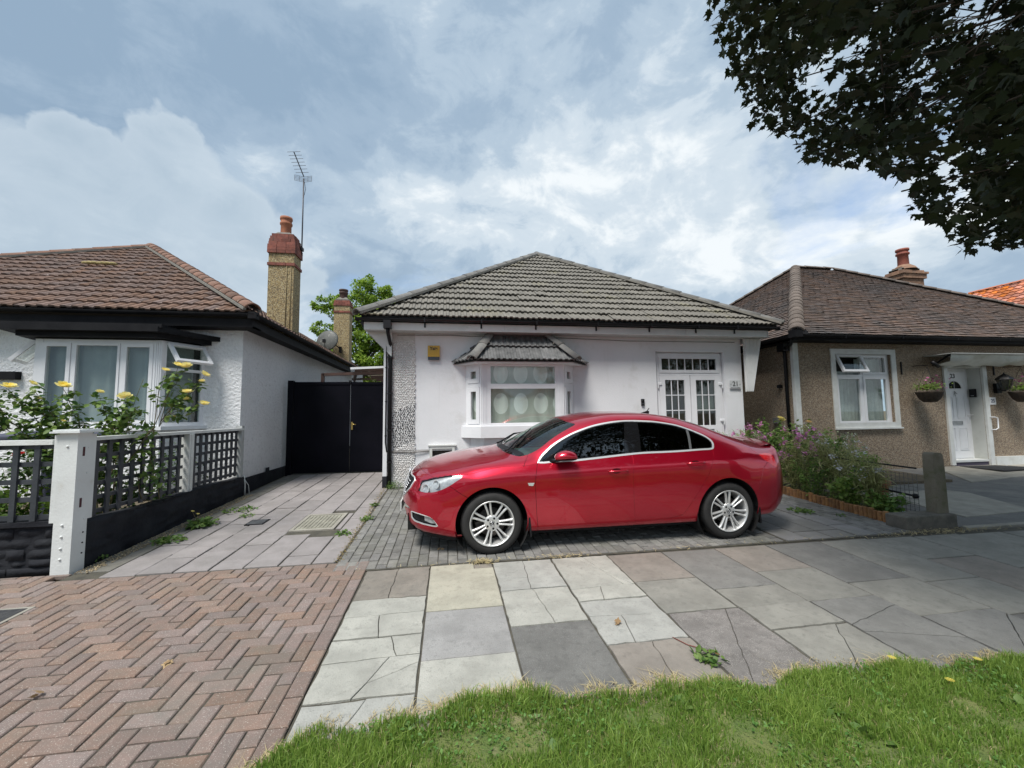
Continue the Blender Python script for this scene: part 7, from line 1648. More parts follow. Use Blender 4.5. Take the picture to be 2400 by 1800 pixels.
def carpaint():
    m = bpy.data.materials.new('red_metallic_paint'); m.use_nodes = True; nt = m.node_tree; N = nt.nodes; L = nt.links; b = N['Principled BSDF']
    b.inputs['Base Color'].default_value = (.56, .006, .030, 1); b.inputs['Metallic'].default_value = .72; b.inputs['Roughness'].default_value = .36
    b.inputs['Coat Weight'].default_value = 1; b.inputs['Coat Roughness'].default_value = .025; b.inputs['Coat IOR'].default_value = 1.6
    g = N.new('ShaderNodeNewGeometry'); t = N.new('ShaderNodeTexNoise'); t.inputs['Scale'].default_value = 2.6; t.inputs['Detail'].default_value = 5; L.new(g.outputs['Position'], t.inputs[0])
    mr = N.new('ShaderNodeMapRange'); mr.inputs[3].default_value = .24; mr.inputs[4].default_value = .36; L.new(t.outputs[0], mr.inputs[0]); L.new(mr.outputs[0], b.inputs['Roughness'])
    t2 = N.new('ShaderNodeTexNoise'); t2.inputs['Scale'].default_value = 900; t2.inputs['Detail'].default_value = 1; L.new(g.outputs['Position'], t2.inputs[0])
    mr2 = N.new('ShaderNodeMapRange'); mr2.inputs[1].default_value = .35; mr2.inputs[2].default_value = .7; mr2.inputs[3].default_value = .0; mr2.inputs[4].default_value = .03; L.new(t2.outputs[0], mr2.inputs[0]); L.new(mr2.outputs[0], b.inputs['Coat Roughness'])
    return m
mPaint = carpaint()
mGap = M_('panel_gap', (.006, .004, .004), None, rough=.8); mTrim = M_('window_chrome', (.86, .87, .88), None, rough=.28, metal=.55); mBlkGl = M_('gloss_black', (.008, .008, .009), None, rough=.05, coat=.5)
mTint = glass('tinted_glass', (.35, .42, .40), .10, ior=1.9); mTintR = glass('privacy_glass', (.2, .2, .2), .04, ior=1.8); mScreen = glass('windscreen_glass', (.70, .92, .85), .85, ior=1.75)
mTyre = M_('tyre_rubber', (.016, .016, .016), (.026, .025, .024), 12, .75, .0015, 120); mAlloy = M_('silver_alloy', (.80, .80, .79), (.68, .68, .67), 14, .34, metal=.6); mDarkMetal = M_('brake_metal', (.05, .05, .05), (.09, .08, .075), 20, .5, metal=.6)
mLinerB = M_('wheel_liner', (.008, .008, .008), None, rough=.95); mLens = glass('lamp_lens', (.92, .94, .95), .82); mRefl = M_('lamp_reflector', (.86, .88, .88), (.60, .62, .63), 35, .3, metal=.35); mTail = M_('red_lamp', (.85, .03, .035), (.70, .012, .02), 25, .12, coat=1); mInter = M_('dark_cabin', (.05, .055, .055), (.07, .075, .075), 5, .8); mInterG = M_('grey_cabin', (.10, .11, .11), None, rough=.8)
def upx(x, z, vmax=7.0, _c={}):
    """surface parameters for a side point (x,z)"""
    if 'P' not in _c:
        U = np.linspace(.3, NU-.3, 500); V = np.linspace(.5, 8, 200); _c['u'], _c['v'] = np.meshgrid(U, V, indexing='ij'); _c['P'] = carS(_c['u'], _c['v'])
    d = (_c['P'][..., 0]-x)**2+(_c['P'][..., 2]-z)**2+(_c['v'] > vmax)*9
    i = np.unravel_index(np.argmin(d), d.shape); u, v = float(_c['u'][i]), float(_c['v'][i])
    for _ in range(5):
        p = carS(u, v); e = 1e-3; a = (carS(u+e, v)-carS(u-e, v))/(2*e); b = (carS(u, v+e)-carS(u, v-e))/(2*e)
        J = np.array([[a[0], b[0]], [a[2], b[2]]])
        try: du = np.linalg.solve(J, [x-p[0], z-p[2]])
        except Exception: break
        u += float(np.clip(du[0], -.3, .3)); v += float(np.clip(du[1], -.3, .3))
    return u, v
def chaikin(p, closed=False, it=2):
    p = [tuple(q) for q in p]
    for _ in range(it):
        o = []; n = len(p)
        for i in range(n if closed else n-1):
            a, b = np.array(p[i]), np.array(p[(i+1) % n]); o += [tuple(.75*a+.25*b), tuple(.25*a+.75*b)]
        if not closed: o = [p[0]]+o+[p[-1]]
        p = o
    return p
def offset_uv(pts, d, closed=False):
    """move a uv curve sideways over the surface by d metres (left of travel as seen from outside)"""
    P = np.array(pts); n = len(P); out = []
    X = carS(P[:, 0], P[:, 1]); NN = carN(P[:, 0], P[:, 1]); e = 1e-3
    for i in range(n):
        a = X[(i+1) % n] if (closed or i < n-1) else X[i]; b = X[i-1] if (closed or i > 0) else X[i]
        t = a-b; t /= max(np.linalg.norm(t), 1e-9); s = np.cross(NN[i], t); s /= max(np.linalg.norm(s), 1e-9)
        u, v = P[i]; A = (carS(u+e, v)-carS(u-e, v))/(2*e); B = (carS(u, v+e)-carS(u, v-e))/(2*e)
        M2 = np.stack([A, B], 1); q, *_ = np.linalg.lstsq(M2, s*d, rcond=None); out.append((u+q[0], v+q[1]))
    return out
V0 = .85
arcs = {}
for nm, cx, cz, rad in (('arch_front', .0, .322, .388), ('arch_rear', 2.775, .322, .392)):
    pts = []
    for t in np.linspace(-35, 215, 46):
        x = cx+rad*math.cos(R(t)); z = cz+rad*math.sin(R(t))
        pts.append(upx(x, max(z, .10) if z > .21 else .21))
    pts = [p for p in pts if p[1] > 1.0]
    u0, u1 = pts[0][0], pts[-1][0]
    arcs[nm] = [(u0, V0-.5)]+pts+[(u1, V0-.5)]
regions = []   # (name, polygon)
dlo = chaikin(OUT['dlo'], True, 2)
area = sum(dlo[i][0]*dlo[(i+1) % len(dlo)][1]-dlo[(i+1) % len(dlo)][0]*dlo[i][1] for i in range(len(dlo)))
dl2 = offset_uv(dlo, .020, True)
A_in = lambda q: abs(sum(q[i][0]*q[(i+1) % len(q)][1]-q[(i+1) % len(q)][0]*q[i][1] for i in range(len(q))))
if A_in(dl2) > A_in(dlo): dl2 = offset_uv(dlo, -.020, True); sgn_in = -1
else: sgn_in = 1
dl3 = offset_uv(dlo, sgn_in*.030, True)
ws = OUT['windscreen']; ws = [(8.95, NC-1), (9.0, 11.0)]+[tuple(p) for p in ws[:]]; ws = [p for p in ws if p[1] < NC-1-.05 or p[0] < 9]; ws = [(8.95, NC-1)]+chaikin([p for p in ws if p != (8.95, NC-1)], False, 1)+[(12.72, NC-1)]
rear = [(17.15, NC-1), (17.2, 10.6), (17.45, 9.65), (18.3, 9.5), (19.3, 9.45), (20.1, 9.6), (20.35, 10.2), (20.4, NC-1)]
polys = dict(arch_front=arcs['arch_front'], arch_rear=arcs['arch_rear'], headlamp=chaikin(OUT['headlamp'], True, 1), tail_lamp=chaikin(OUT['tail'], True, 1), fog_surround=chaikin(OUT['fog'], True, 1), dlo=dlo, dlo_in=dl2, dlo_gl=dl3, windscreen=ws, rear_window=rear,
             pillar_b=[OUT['pillar_b'][0], OUT['pillar_b'][1], (OUT['pillar_b'][2][0], OUT['pillar_b'][2][1]-.3), (OUT['pillar_b'][3][0], OUT['pillar_b'][3][1]-.3)], pillar_q=[OUT['pillar_q'][0], OUT['pillar_q'][1], (OUT['pillar_q'][2][0], OUT['pillar_q'][2][1]-.3), (OUT['pillar_q'][3][0], OUT['pillar_q'][3][1]-.3)],
             badge=OUT['badge'])
# grille: lower edge to upper edge at the nose, both ends on the centre line
g = OUT['grille']; polys['grille'] = [(3.05, NC-1), (g[0][0], g[0][1]), g[1], g[2], g[3], g[4], g[5], (.22, NC-1)]
hl_in = offset_uv(polys['headlamp'], .006, True)
if A_in(hl_in) > A_in(polys['headlamp']): hl_in = offset_uv(polys['headlamp'], -.006, True)
polys['fog_in'] = offset_uv(polys['fog_surround'], .010, True)
if A_in(polys['fog_in']) > A_in(polys['fog_surround']): polys['fog_in'] = offset_uv(polys['fog_surround'], -.010, True)
polys['fog_lamp'] = OUT['foglamp']
o = OUT
def dense(p, k=6):
    q = []
    for i in range(len(p)-1):
        for j in range(k): q.append((p[i][0]+(p[i+1][0]-p[i][0])*j/k, p[i][1]+(p[i+1][1]-p[i][1])*j/k))
    return q+[tuple(p[-1])]
lines = dict(
    door_front=chaikin([(o['dlo'][0][0]+.16, o['dlo'][0][1]+.34), (o['dlo'][0][0]+.03, o['dlo'][0][1]+.02)]+o['door_front'][1:]+[(10.80, V0-.1)], False, 2),
    door_b=chaikin([(o['door_b'][2][0], o['dlo'][24][1]+.4)]+o['door_b'][3:]+[(o['door_b'][-1][0]+.02, o['door_b'][-1][1]-.5)], False, 2),
    door_rear=chaikin([(o['dlo'][20][0]-.14, o['dlo'][20][1]+.28), (o['dlo'][20][0]-.02, o['dlo'][20][1]-.12)]+o['door_rear'][1:]+[(16.66, 1.72)], False, 2),
    sill=dense([(10.70, 1.33)]+o['sill'][1:-1]+[(16.70, 1.84), (16.78, 2.02)], 3),
    hood=chaikin([(4.15, NC-1), (4.17, 11.5)]+o['hood'][:4]+[(4.46, 6.85)], False, 1),
    hood_side=chaikin([(6.05, 5.93), (6.25, 5.98)]+o['hood'][4:]+[(o['door_front'][0][0]+.09, o['dlo'][0][1]-.05)], False, 1),
    wing=chaikin([(o['wing'][0][0]+.06, o['wing'][0][1]+.45), o['wing'][0]]+o['wing'][1:]+[(o['wing'][-1][0]-.02, o['wing'][-1][1]-.14)], False, 1),
    bump_f=dense([(5.15, 5.35), (5.22, 5.12), (5.73, 4.66), (6.27, 4.29), (6.75, 3.95), (7.1, 3.7)], 3),
    boot=chaikin([(20.6, NC-1), (20.55, 11)]+o['boot'][1:]+[(o['boot'][-1][0]+.15, o['boot'][-1][1]-.12)], False, 1),
    bump_r=chaikin([(21.65, 5.3)]+o['bump_r'][0:]+[upx(3.19, .66), upx(3.13, .46), upx(3.08, .40)], False, 1),
    bump_rear=dense([(o['tail'][6][0]-.1, o['tail'][6][1]+.05), (NU-3.0, 4.6), (NU-2.2, 6.0), (NU-2.1, 8.0), (NU-2.1, NC-1)], 4))
# arch junctions: let lines end inside the arch
gaps = {}
for k, p in lines.items():
    a = offset_uv(p, .0027); b = offset_uv(p, -.0027)
    if k in ('door_rear', 'sill', 'bump_f'): pass
    gaps[k] = a+b[::-1]
pts = []; edges = []
def addpoly(P, closed=True, maxlen=.22):
    P = [tuple(map(float, q)) for q in P]; n = len(P); idx = []
    for i in range(n if closed else n-1):
        a, b = P[i], P[(i+1) % n]; L_ = math.hypot(b[0]-a[0], b[1]-a[1]); k = max(1, int(L_/maxlen))
        for j in range(k): idx.append((a[0]+(b[0]-a[0])*j/k, a[1]+(b[1]-a[1])*j/k))
    if not closed: idx.append(P[-1])
    idx = [(min(max(u, 0), NU), min(max(v, V0), NC-1)) for u, v in idx]
    b0 = len(pts); pts.extend(idx); m = len(idx)
    for i in range(m if closed else m-1): edges.append((b0+i, b0+(i+1) % m))
for p in polys.values(): addpoly(p)
for p in gaps.values(): addpoly(p)
addpoly([(0, V0), (NU, V0), (NU, NC-1), (0, NC-1)], True, .2)
cons = np.array(pts)
# free grid points, finer at the rounded ends
Ug = np.concatenate([np.linspace(0, 5, 46), np.linspace(5, 20, 120)[1:], np.linspace(20, NU, 56)[1:]]); Vg = np.linspace(V0, NC-1, 74)
gu, gv = np.meshgrid(Ug[1:-1], Vg[1:-1], indexing='ij'); G_ = np.stack([gu.ravel(), gv.ravel()], -1)
keep = np.ones(len(G_), bool)
for i in range(0, len(cons), 400):
    c = cons[i:i+400]; d = np.min(((G_[:, None]-c[None])**2*np.array([1, 1])).sum(-1), 1); keep &= d > .045**2
G_ = G_[keep]; allp = [Vector(p) for p in pts]+[Vector(p) for p in G_.tolist()]
res = delaunay_2d_cdt(allp, edges, [], 0, 1e-5)
cv_ = np.array([tuple(v) for v in res[0]]); cf = np.array([f for f in res[2] if len(f) == 3]); cen = cv_[cf].mean(1)
def inpoly(P, pt):
    P = np.array(P, float); x, y = pt[:, 0], pt[:, 1]; c = np.zeros(len(pt), bool); j = len(P)-1
    for i in range(len(P)):
        xi, yi, xj, yj = P[i][0], P[i][1], P[j][0], P[j][1]
        if yi != yj: c ^= ((yi > y) != (yj > y)) & (x < (xj-xi)*(y-yi)/(yj-yi)+xi)
        j = i
    return c
I = {k: inpoly(p, cen) for k, p in polys.items()}; gap = np.zeros(len(cf), bool)
for p in gaps.values(): gap |= inpoly(p, cen)
cls = np.full(len(cf), 'paint', dtype='<U16')
cls[gap] = 'gap'
cls[I['windscreen']] = 'windscreen'; cls[I['rear_window']] = 'rear_window'
cls[I['dlo']] = 'chrome'; cls[I['dlo_in']] = 'seal'
ub = np.mean([p[0] for p in OUT['pillar_b']]); uq = np.mean([p[0] for p in OUT['pillar_q']])
gl = I['dlo_gl']; cls[gl & (cen[:, 0] < ub)] = 'glass_front'; cls[gl & (cen[:, 0] >= ub) & (cen[:, 0] < uq)] = 'glass_rear'; cls[gl & (cen[:, 0] >= uq)] = 'glass_quarter'
cls[I['pillar_b'] & I['dlo_in']] = 'pillar'; cls[I['pillar_q'] & I['dlo_in']] = 'pillar_q'
cls[I['headlamp']] = 'headlamp'; cls[I['tail_lamp']] = 'tail_lamp'; cls[I['grille']] = 'grille'; cls[I['fog_surround']] = 'fog_trim'; cls[I['fog_in']] = 'fog_black'; cls[I['fog_lamp'] & I['fog_surround']] = 'fog_lamp'; cls[I['badge']] = 'badge'
cls[I['arch_front'] | I['arch_rear']] = 'drop'
# painted panels: connected pieces between the gaps
pidx = np.where(cls == 'paint')[0]; par = {int(i): int(i) for i in pidx}
def find(i):
    while par[i] != i: par[i] = par[par[i]]; i = par[i]
    return i
em = {}
for i in pidx:
    f = cf[i]
    for a, b in ((f[0], f[1]), (f[1], f[2]), (f[2], f[0])):
        k = (min(a, b), max(a, b))
        if k in em: par[find(int(i))] = find(em[k])
        else: em[k] = int(i)
comp = {}
for i in pidx: comp.setdefault(find(int(i)), []).append(int(i))
seeds = dict(body_shell=(15.5, 11.5), front_door=upx(1.0, .6), rear_door=upx(2.0, .6), front_wing=upx(-.2, .78), front_bumper=upx(-.7, .55), bonnet=(6.5, 11.5), rear_bumper=upx(3.45, .5), tailgate=(21.2, 11.5))
snm = {}; print('ncomp', sorted(map(len, comp.values()))[-12:])
for nm, (su, sv) in seeds.items():
    d = ((cen[pidx]-np.array([su, sv]))**2).sum(1); snm[find(int(pidx[np.argmin(d)]))] = nm
groups = {}
for root_, fl in comp.items():
    nm = snm.get(root_, 'body_filler'); groups.setdefault(nm, []).extend(fl)
print('panels', {k: len(v) for k, v in groups.items()})
P3 = carS(cv_[:, 0], cv_[:, 1]); N3 = carN(cv_[:, 0], cv_[:, 1])
out = P3-np.array([1.4, 0, .55]); sgn = np.sign((N3*out).sum(1)); sgn[sgn == 0] = 1; N3 = N3*sgn[:, None]
cl_ = P3[:, 1] < 1e-4; N3[cl_, 1] = 0; N3 /= np.maximum(np.linalg.norm(N3, axis=1, keepdims=True), 1e-9)
def panel(name, tri, mat, inset=0, skirt=.012, both=False, parent=None, side=0):
    """tri: triangle indices; side -1 near, +1 far, 0 both in one mesh (across the centre line)"""
    f = cf[tri]; used, inv = np.unique(f, return_inverse=True); f = inv.reshape(-1, 3); P = P3[used]; Nn = N3[used]; P = P-Nn*inset
    # winding outward
    a, b, c = P[f[:, 0]], P[f[:, 1]], P[f[:, 2]]; w = (np.cross(b-a, c-a)*(Nn[f[:, 0]])).sum(1) < 0; f[w] = f[w][:, ::-1]
    ed = {}
    for t in f:
        for q in range(3):
            k = (t[q], t[(q+1) % 3]); ed[k] = ed.get(k, 0)+1
    bd = [k for k in ed if (k[1], k[0]) not in ed]
    bd = [k for k in bd if not (P[k[0], 1] < 1e-4 and P[k[1], 1] < 1e-4)]
    outs = []
    for s in ((-1, 1) if side == 0 else (side,)):
        Vv = P*[1, s, 1]; NV = Nn*[1, s, 1]; ff = f if s > 0 else f[:, ::-1]
        sk_v = (P-Nn*skirt)*[1, s, 1]
        if skirt: V_ = np.concatenate([Vv, Vv, sk_v]); NN_ = np.concatenate([NV, NV, NV])
        else: V_, NN_ = Vv, NV
        n = len(P); quads = []
        if skirt:
            for a_, b_ in bd: quads.append((n+a_, n+b_, 2*n+b_, 2*n+a_) if s < 0 else (n+b_, n+a_, 2*n+a_, 2*n+b_))
        outs.append((V_, NN_, ff, np.array(quads, int).reshape(-1, 4)))
    if side == 0:
        n0 = len(outs[0][0]); V_ = np.concatenate([outs[0][0], outs[1][0]]); NN_ = np.concatenate([outs[0][1], outs[1][1]]); F3 = np.concatenate([outs[0][2], outs[1][2]+n0]); F4 = np.concatenate([outs[0][3], outs[1][3]+n0])
    else: V_, NN_, F3, F4 = outs[0]
    me = npmesh(name, V_, [F3, F4], smooth=True)
    try:
        if len(me.vertices) == len(NN_): me.normals_split_custom_set_from_vertices(NN_.tolist())
    except Exception as e_: print('normals', name, e_)
    return obj(name, me, parent or car, CARM, mat)
CP = {}
for nm, tri in groups.items():
    tri = np.array(tri)
    if nm in ('front_door', 'rear_door', 'front_wing'):
        for s in (-1, 1): CP[nm, s] = panel(nm, tri, mPaint, side=s)
    else: CP[nm, 0] = panel(nm, tri, mPaint)
W_ = lambda c: np.where(cls == c)[0]
panel('panel_gap', W_('gap'), mGap, .011, 0)
panel('windscreen', W_('windscreen'), mScreen, .004, .004)
panel('rear_window', W_('rear_window'), mBlkGl, .003, .004)
for s in (-1, 1):
    panel('window_trim', W_('chrome'), mTrim, -.003, .010, side=s)
    panel('window_seal', W_('seal'), mBlackPlastic, .003, .01, side=s)
    panel('side_window', W_('glass_front'), mTint, .007, .0, side=s, parent=CP['front_door', s])
    panel('side_window', W_('glass_rear'), mTintR, .007, .0, side=s, parent=CP['rear_door', s])
    panel('side_window', W_('glass_quarter'), mTintR, .007, .0, side=s)
    panel('centre_pillar', W_('pillar'), mBlkGl, .002, .006, side=s); panel('window_divider', W_('pillar_q'), M_('satin_grey_trim', (.10, .105, .11), None, rough=.3) if s < 0 else bpy.data.materials['satin_grey_trim'], .002, .006, side=s)
    h_ = panel('headlight', W_('headlamp'), mLens, .001, .006, side=s); panel('reflector_bowl', W_('headlamp'), mRefl, .028, .0, side=s, parent=h_)
    panel('tail_light', W_('tail_lamp'), mTail, -.001, .010, side=s)
    panel('fog_light_surround', W_('fog_trim'), mTrim, -.002, .012, side=s); f_ = panel('fog_recess', W_('fog_black'), mBlackPlastic, .018, 0, side=s)
    fl = panel('fog_light', W_('fog_lamp'), mLens, .004, .004, side=s); panel('reflector_bowl', W_('fog_lamp'), mRefl, .014, 0, side=s, parent=fl)
    panel('side_badge', W_('badge'), mTrim, -.004, .006, side=s)
gr_ = panel('grille', W_('grille'), mBlackPlastic, .020, 0)
def cp3(u, v, s=-1, off=0):
    p = carS(u, v)-0; n = carN(u, v); q = p-np.array([1.4, 0, .55]); n = n*np.sign((n*q).sum()); p = p+n*off; return Vector((p[0], s*p[1], p[2]))
def cmb(mb): 
    mb.v = [tuple(CARM @ Vector(v)) for v in mb.v]; return mb
def cbuild(mb, name, mat, parent=None): return cmb(mb).build(name, mat, parent or car)
# chrome grille ring and bars
ring = [cp3(u, v, -1, .002) for u, v in chaikin(polys['grille'][1:-1], False, 1)]; ring = [cp3(3.05, NC-1, -1, .002)]+ring+[cp3(.22, NC-1, -1, .002)]
mb = MB(); full = ring+[Vector((p.x, -p.y, p.z)) for p in ring[::-1]]; mb.tube(full+[full[0]], .009, 6); cbuild(mb, 'grille_ring', mTrim, gr_)
for k in range(6):
    uu_ = .5+k*.38; vs_ = [q for q in np.linspace(9.2+.0*k, NC-1, 12)]
    mb = MB(); pp_ = [cp3(uu_, v, -1, -.004) for v in vs_]; pp_ = pp_+[Vector((p.x, -p.y, p.z)) for p in pp_[::-1]][1:]; mb.tube(pp_, .006, 5); cbuild(mb, 'grille_bar', mTrim, gr_)
mb = MB(); c0 = cp3(2.75, NC-1, -1, .006); mb.lathe([(.0, .012), (.046, .012), (.05, 0)], 20, Matrix.Translation(c0) @ Matrix.Rotation(R(-80), 4, 'Y')); mb.box(c0.x-.004, c0.x+.004, c0.y-.20, c0.y+.20, c0.z-.016, c0.z+.016); cbuild(mb, 'badge_bar', mTrim, gr_)
# headlight innards: two bowls and a light blade
for s in (-1, 1):
    for (u, v, rr_) in ((3.0, 6.0, .055), (4.2, 5.9, .048)):
        c = cp3(u, v, s, -.022); mb = MB(); d = Vector((-.75, s*.62, .1)).normalized(); q = d.to_track_quat('Z', 'Y').to_matrix().to_4x4(); mb.lathe([(rr_, .010), (rr_*.92, .012), (rr_*.7, -.01), (rr_*.35, -.012), (0, -.004)], 20, Matrix.Translation(c) @ q); cbuild(mb, 'lamp_bowl', mRefl)
# number plate and lower lip
mb = MB(); c = cp3(.05, NC-1, -1, .01); mb.box(c.x-.008, c.x+.004, -.26, .26, .34, .45); cbuild(mb, 'front_number_plate', M_('white_plate', (.7, .7, .68), None, rough=.35))
mb = MB(); vs = []; fs = []; LU = np.linspace(.9, 5.6, 26)
for s in (-1, 1):
    b0 = len(vs)
    for u in LU:
        p = carS(u, V0+.25); vs += [(p[0]+.01, s*(p[1]-.012), p[2]+.03), (p[0]+.035, s*(p[1]-.03), p[2]-.055)]
    for i in range(len(LU)-1): fs.append((b0+2*i, b0+2*i+1, b0+2*i+3, b0+2*i+2))
mb.add(vs, fs, smooth=True); cbuild(mb, 'chin_spoiler', mBlackPlastic)
# underbody, liners
mb = MB(); mb.box(.36, 2.38, -.80, .80, .17, .30); mb.box(-.90, -.42, -.60, .60, .22, .40); mb.box(3.16, 3.70, -.62, .62, .30, .46); mb.box(-.42, .42, -.52, .52, .20, .52); mb.box(2.35, 3.2, -.52, .52, .20, .52); cbuild(mb, 'underbody', mLinerB)
for (cx, s) in ((0, -1), (0, 1), (2.775, -1), (2.775, 1)):
    vs = []; fs = []; T_ = np.linspace(-40, 220, 30)
    for t in T_:
        for w_ in (.895, .50): vs.append((cx+.398*math.cos(R(t)), s*w_, .322+.398*math.sin(R(t))))
    for i in range(len(T_)-1): fs.append((2*i, 2*i+1, 2*i+3, 2*i+2))
    n0 = len(vs); vs.append((cx, s*.50, .322)); 
    for i in range(len(T_)-1): fs.append((2*i+1, 2*i+3, n0))
    mb = MB(); mb.add(vs, fs); cbuild(mb, 'wheel_arch_liner', mLinerB)
# mudflaps
for (x, s) in ((.395, -1), (.395, 1), (3.165, -1), (3.165, 1)):
    mb = MB(); mb.prism([(x+.0, .36), (x+.018, .37), (x+.036, .165), (x+.018, .16)], s*.893, s*.80); cbuild(mb, 'mudflap', mBlackPlastic)
# wheels
def wheel(cx, s, ang):
    T0 = CARM @ Matrix.Translation((cx, s*.905, .326)) @ Matrix.Rotation(R(90)*(1 if s < 0 else -1), 4, 'X')   # local z points outward
    w = bpy.data.objects.new('wheel', None); w.empty_display_size = .1; link(w, car, T0)
    def b(mb, nm, mat):
        mb.v = [tuple(T0 @ Vector(v)) for v in mb.v]; return mb.build(nm, mat, w)
    mb = MB(); mb.lathe([(.232, -.205), (.262, -.215), (.305, -.208), (.322, -.185), (.3275, -.15), (.328, -.06), (.322, -.022), (.308, -.004), (.275, .004), (.245, -.002), (.233, -.012)], 72)
    b(mb, 'tyre', mTyre)
    mb = MB(); n = 72
    for k in range(n):
        a = 6.283*k/n
        for zz_, off in ((-.045, 0), (-.16, .5)): 
            a2 = a+off*6.283/n; c_, s_ = math.cos(a2), math.sin(a2); mb.add([(c_*r_-s_*t_, s_*r_+c_*t_, z_) for (r_, t_, z_) in ((.3285, -.009, zz_-.03), (.3285, .009, zz_-.03), (.3285, .009, zz_+.03), (.3285, -.009, zz_+.03), (.3305, -.007, zz_-.028), (.3305, .007, zz_-.028), (.3305, .007, zz_+.028), (.3305, -.007, zz_+.028))], [(4, 5, 6, 7), (0, 1, 5, 4), (1, 2, 6, 5), (2, 3, 7, 6), (3, 0, 4, 7)])
    b(mb, 'tread', mTyre)
    mb = MB(); mb.lathe([(.238, -.004), (.240, .002), (.236, .006), (.229, .004), (.224, -.006), (.216, -.03), (.208, -.06), (.205, -.19)], 72)
    b(mb, 'rim', mAlloy)
    mb = MB(); mb.lathe([(0, -.10), (.15, -.10), (.15, -.085), (.06, -.085), (.06, -.06), (0, -.06)], 40); mb.box(.06, .17, -.06, .06, -.12, -.07, Matrix.Rotation(R(200), 4, 'Z')); b(mb, 'brake_disc', mDarkMetal)
    mb = MB(); mb.lathe([(0, -.21), (.2, -.21), (.21, -.13), (.205, -.125)], 40); b(mb, 'hub_back', mLinerB)
    for k in range(7):
        for q in (-1, 1):
            a = ang+6.283*k/7; vs = []
            for (r_, off, hw, z_) in ((.050, .0135, .0115, -.024), (.085, .0155, .011, -.016), (.15, .0205, .0115, -.010), (.205, .027, .013, -.008), (.227, .034, .018, -.010)):
                for (t_, dz) in ((-hw, -.024), (-hw*.75, -.004), (0, .002), (hw*.75, -.004), (hw, -.024)): vs.append((r_, q*off+t_, z_+dz))
            fs = [(i*5+j, (i+1)*5+j, (i+1)*5+j+1, i*5+j+1) for i in range(4) for j in range(4)]
            M = Matrix.Rotation(a, 4, 'Z'); mb = MB(); mb.add([M @ Vector(v) for v in vs], fs, smooth=True); b(mb, 'spoke', mAlloy)
    mb = MB(); mb.lathe([(.085, -.040), (.083, -.022), (.070, -.016), (.035, -.014), (0, -.014)], 40); b(mb, 'hub', mAlloy)
    for k in range(5):
        a = ang+6.283*(k+.5)/5; mb = MB(); mb.lathe([(.012, -.0135), (.011, -.0125), (.007, -.0128), (0, -.0128)], 10, Matrix.Translation((math.cos(a)*.056, math.sin(a)*.056, 0))); b(mb, 'wheel_bolt', mBlackPlastic)
    mb = MB(); mb.lathe([(.030, -.0135), (.029, -.009), (0, -.008)], 24); b(mb, 'centre_cap', mBlkGl)
    mb = MB(); mb.tube([(.024*math.cos(t), .024*math.sin(t), -.0075) for t in np.linspace(0, 6.283, 25)], .002, 5); mb.tube([(-.012, .012, -.0065), (0, .004, -.0065), (.012, .012, -.0065), (.004, .0, -.0065), (.010, -.012, -.0065), (-.004, -.004, -.0065), (-.012, -.014, -.0065)], .0022, 5); b(mb, 'cap_emblem', mTrim)
for (cx, s, a) in ((0, -1, R(103)), (0, 1, .3), (2.775, -1, R(92)), (2.775, 1, 1)): wheel(cx, s, a)
# mirrors
for s in (-1, 1):
    mr = MB(); n = 16; m_ = 12; vs = []; fs = []
    for i in range(n+1):
        ph = math.pi*i/n
        for j in range(m_):
            t = 6.283*j/m_; x = -math.cos(ph); sx = math.sin(ph)**.75
            X_ = .80+.125*x*(1.0); Y_ = .955+.085*sx*math.cos(t); Z_ = 1.005+(.068 if math.sin(t) > 0 else .035)*sx*math.sin(t)+.012*(1-abs(x))
            vs.append((X_+.03*(Z_-1.0), s*Y_, Z_+.018*x*0))
    for i in range(n):
        for j in range(m_): fs.append((i*m_+j, i*m_+(j+1) % m_, (i+1)*m_+(j+1) % m_, (i+1)*m_+j))
    mr.add(vs, fs, smooth=True); MR = cbuild(mr, 'door_mirror', mPaint, CP['front_door', s])
    mb = MB(); vs2 = [(x*.97+.80*.03+.004, (abs(y)-.004)*(1 if y > 0 else -1), min(z, 1.0)-.008) for x, y, z in vs]; mb.add(vs2, fs, smooth=True); mb.tube([(.76, s*.90, .985), (.70, s*.86, .965), (.66, s*.83, .955)], [.022, .02, .03], 8); cbuild(mb, 'mirror_base', mBlackPlastic, CP['front_door', s])
    mb = MB(); mb.prism([(.56, .945), (.72, .945), (.70, 1.04)], s*.845, s*.80); cbuild(mb, 'mirror_triangle', mBlackPlastic, CP['front_door', s])
# handles; the finger recess is shade painted as a flat dark oval
for (k, dn) in (('handle_f', 'front_door'), ('handle_r', 'rear_door')):
    (u0, v0), (u1, v1) = OUT[k]
    for s in (-1, 1):
        D_ = CP[dn, s]; pts_ = [cp3(u0+(u1-u0)*t, v0+(v1-v0)*t, s, o_) for t, o_ in ((0, .002), (.06, .018), (.25, .030), (.5, .033), (.75, .031), (.94, .020), (1, .002))]
        mb = MB(); mb.tube(pts_, [.007, .010, .0115, .012, .012, .011, .008], 8); cbuild(mb, 'door_handle', mPaint, D_)
        mb = MB(); vs = []; c_u, c_v = u0+(u1-u0)*.42, (v0+v1)/2; cc = cp3(c_u, c_v, s, .0015); eu = (cp3(u1, c_v, s, .0015)-cp3(u0, c_v, s, .0015)).normalized()
        for t in np.linspace(0, 6.283, 21)[:-1]:
            vs.append(cc+eu*.055*math.cos(t)+Vector((0, 0, .030*math.sin(t))))
        mb.add(vs, [tuple(range(20))]); cbuild(mb, 'handle_recess_shade', M_('recess_shade_red', (.05, .001, .004), None, rough=.3) if 'recess_shade_red' not in bpy.data.materials else bpy.data.materials['recess_shade_red'], D_)
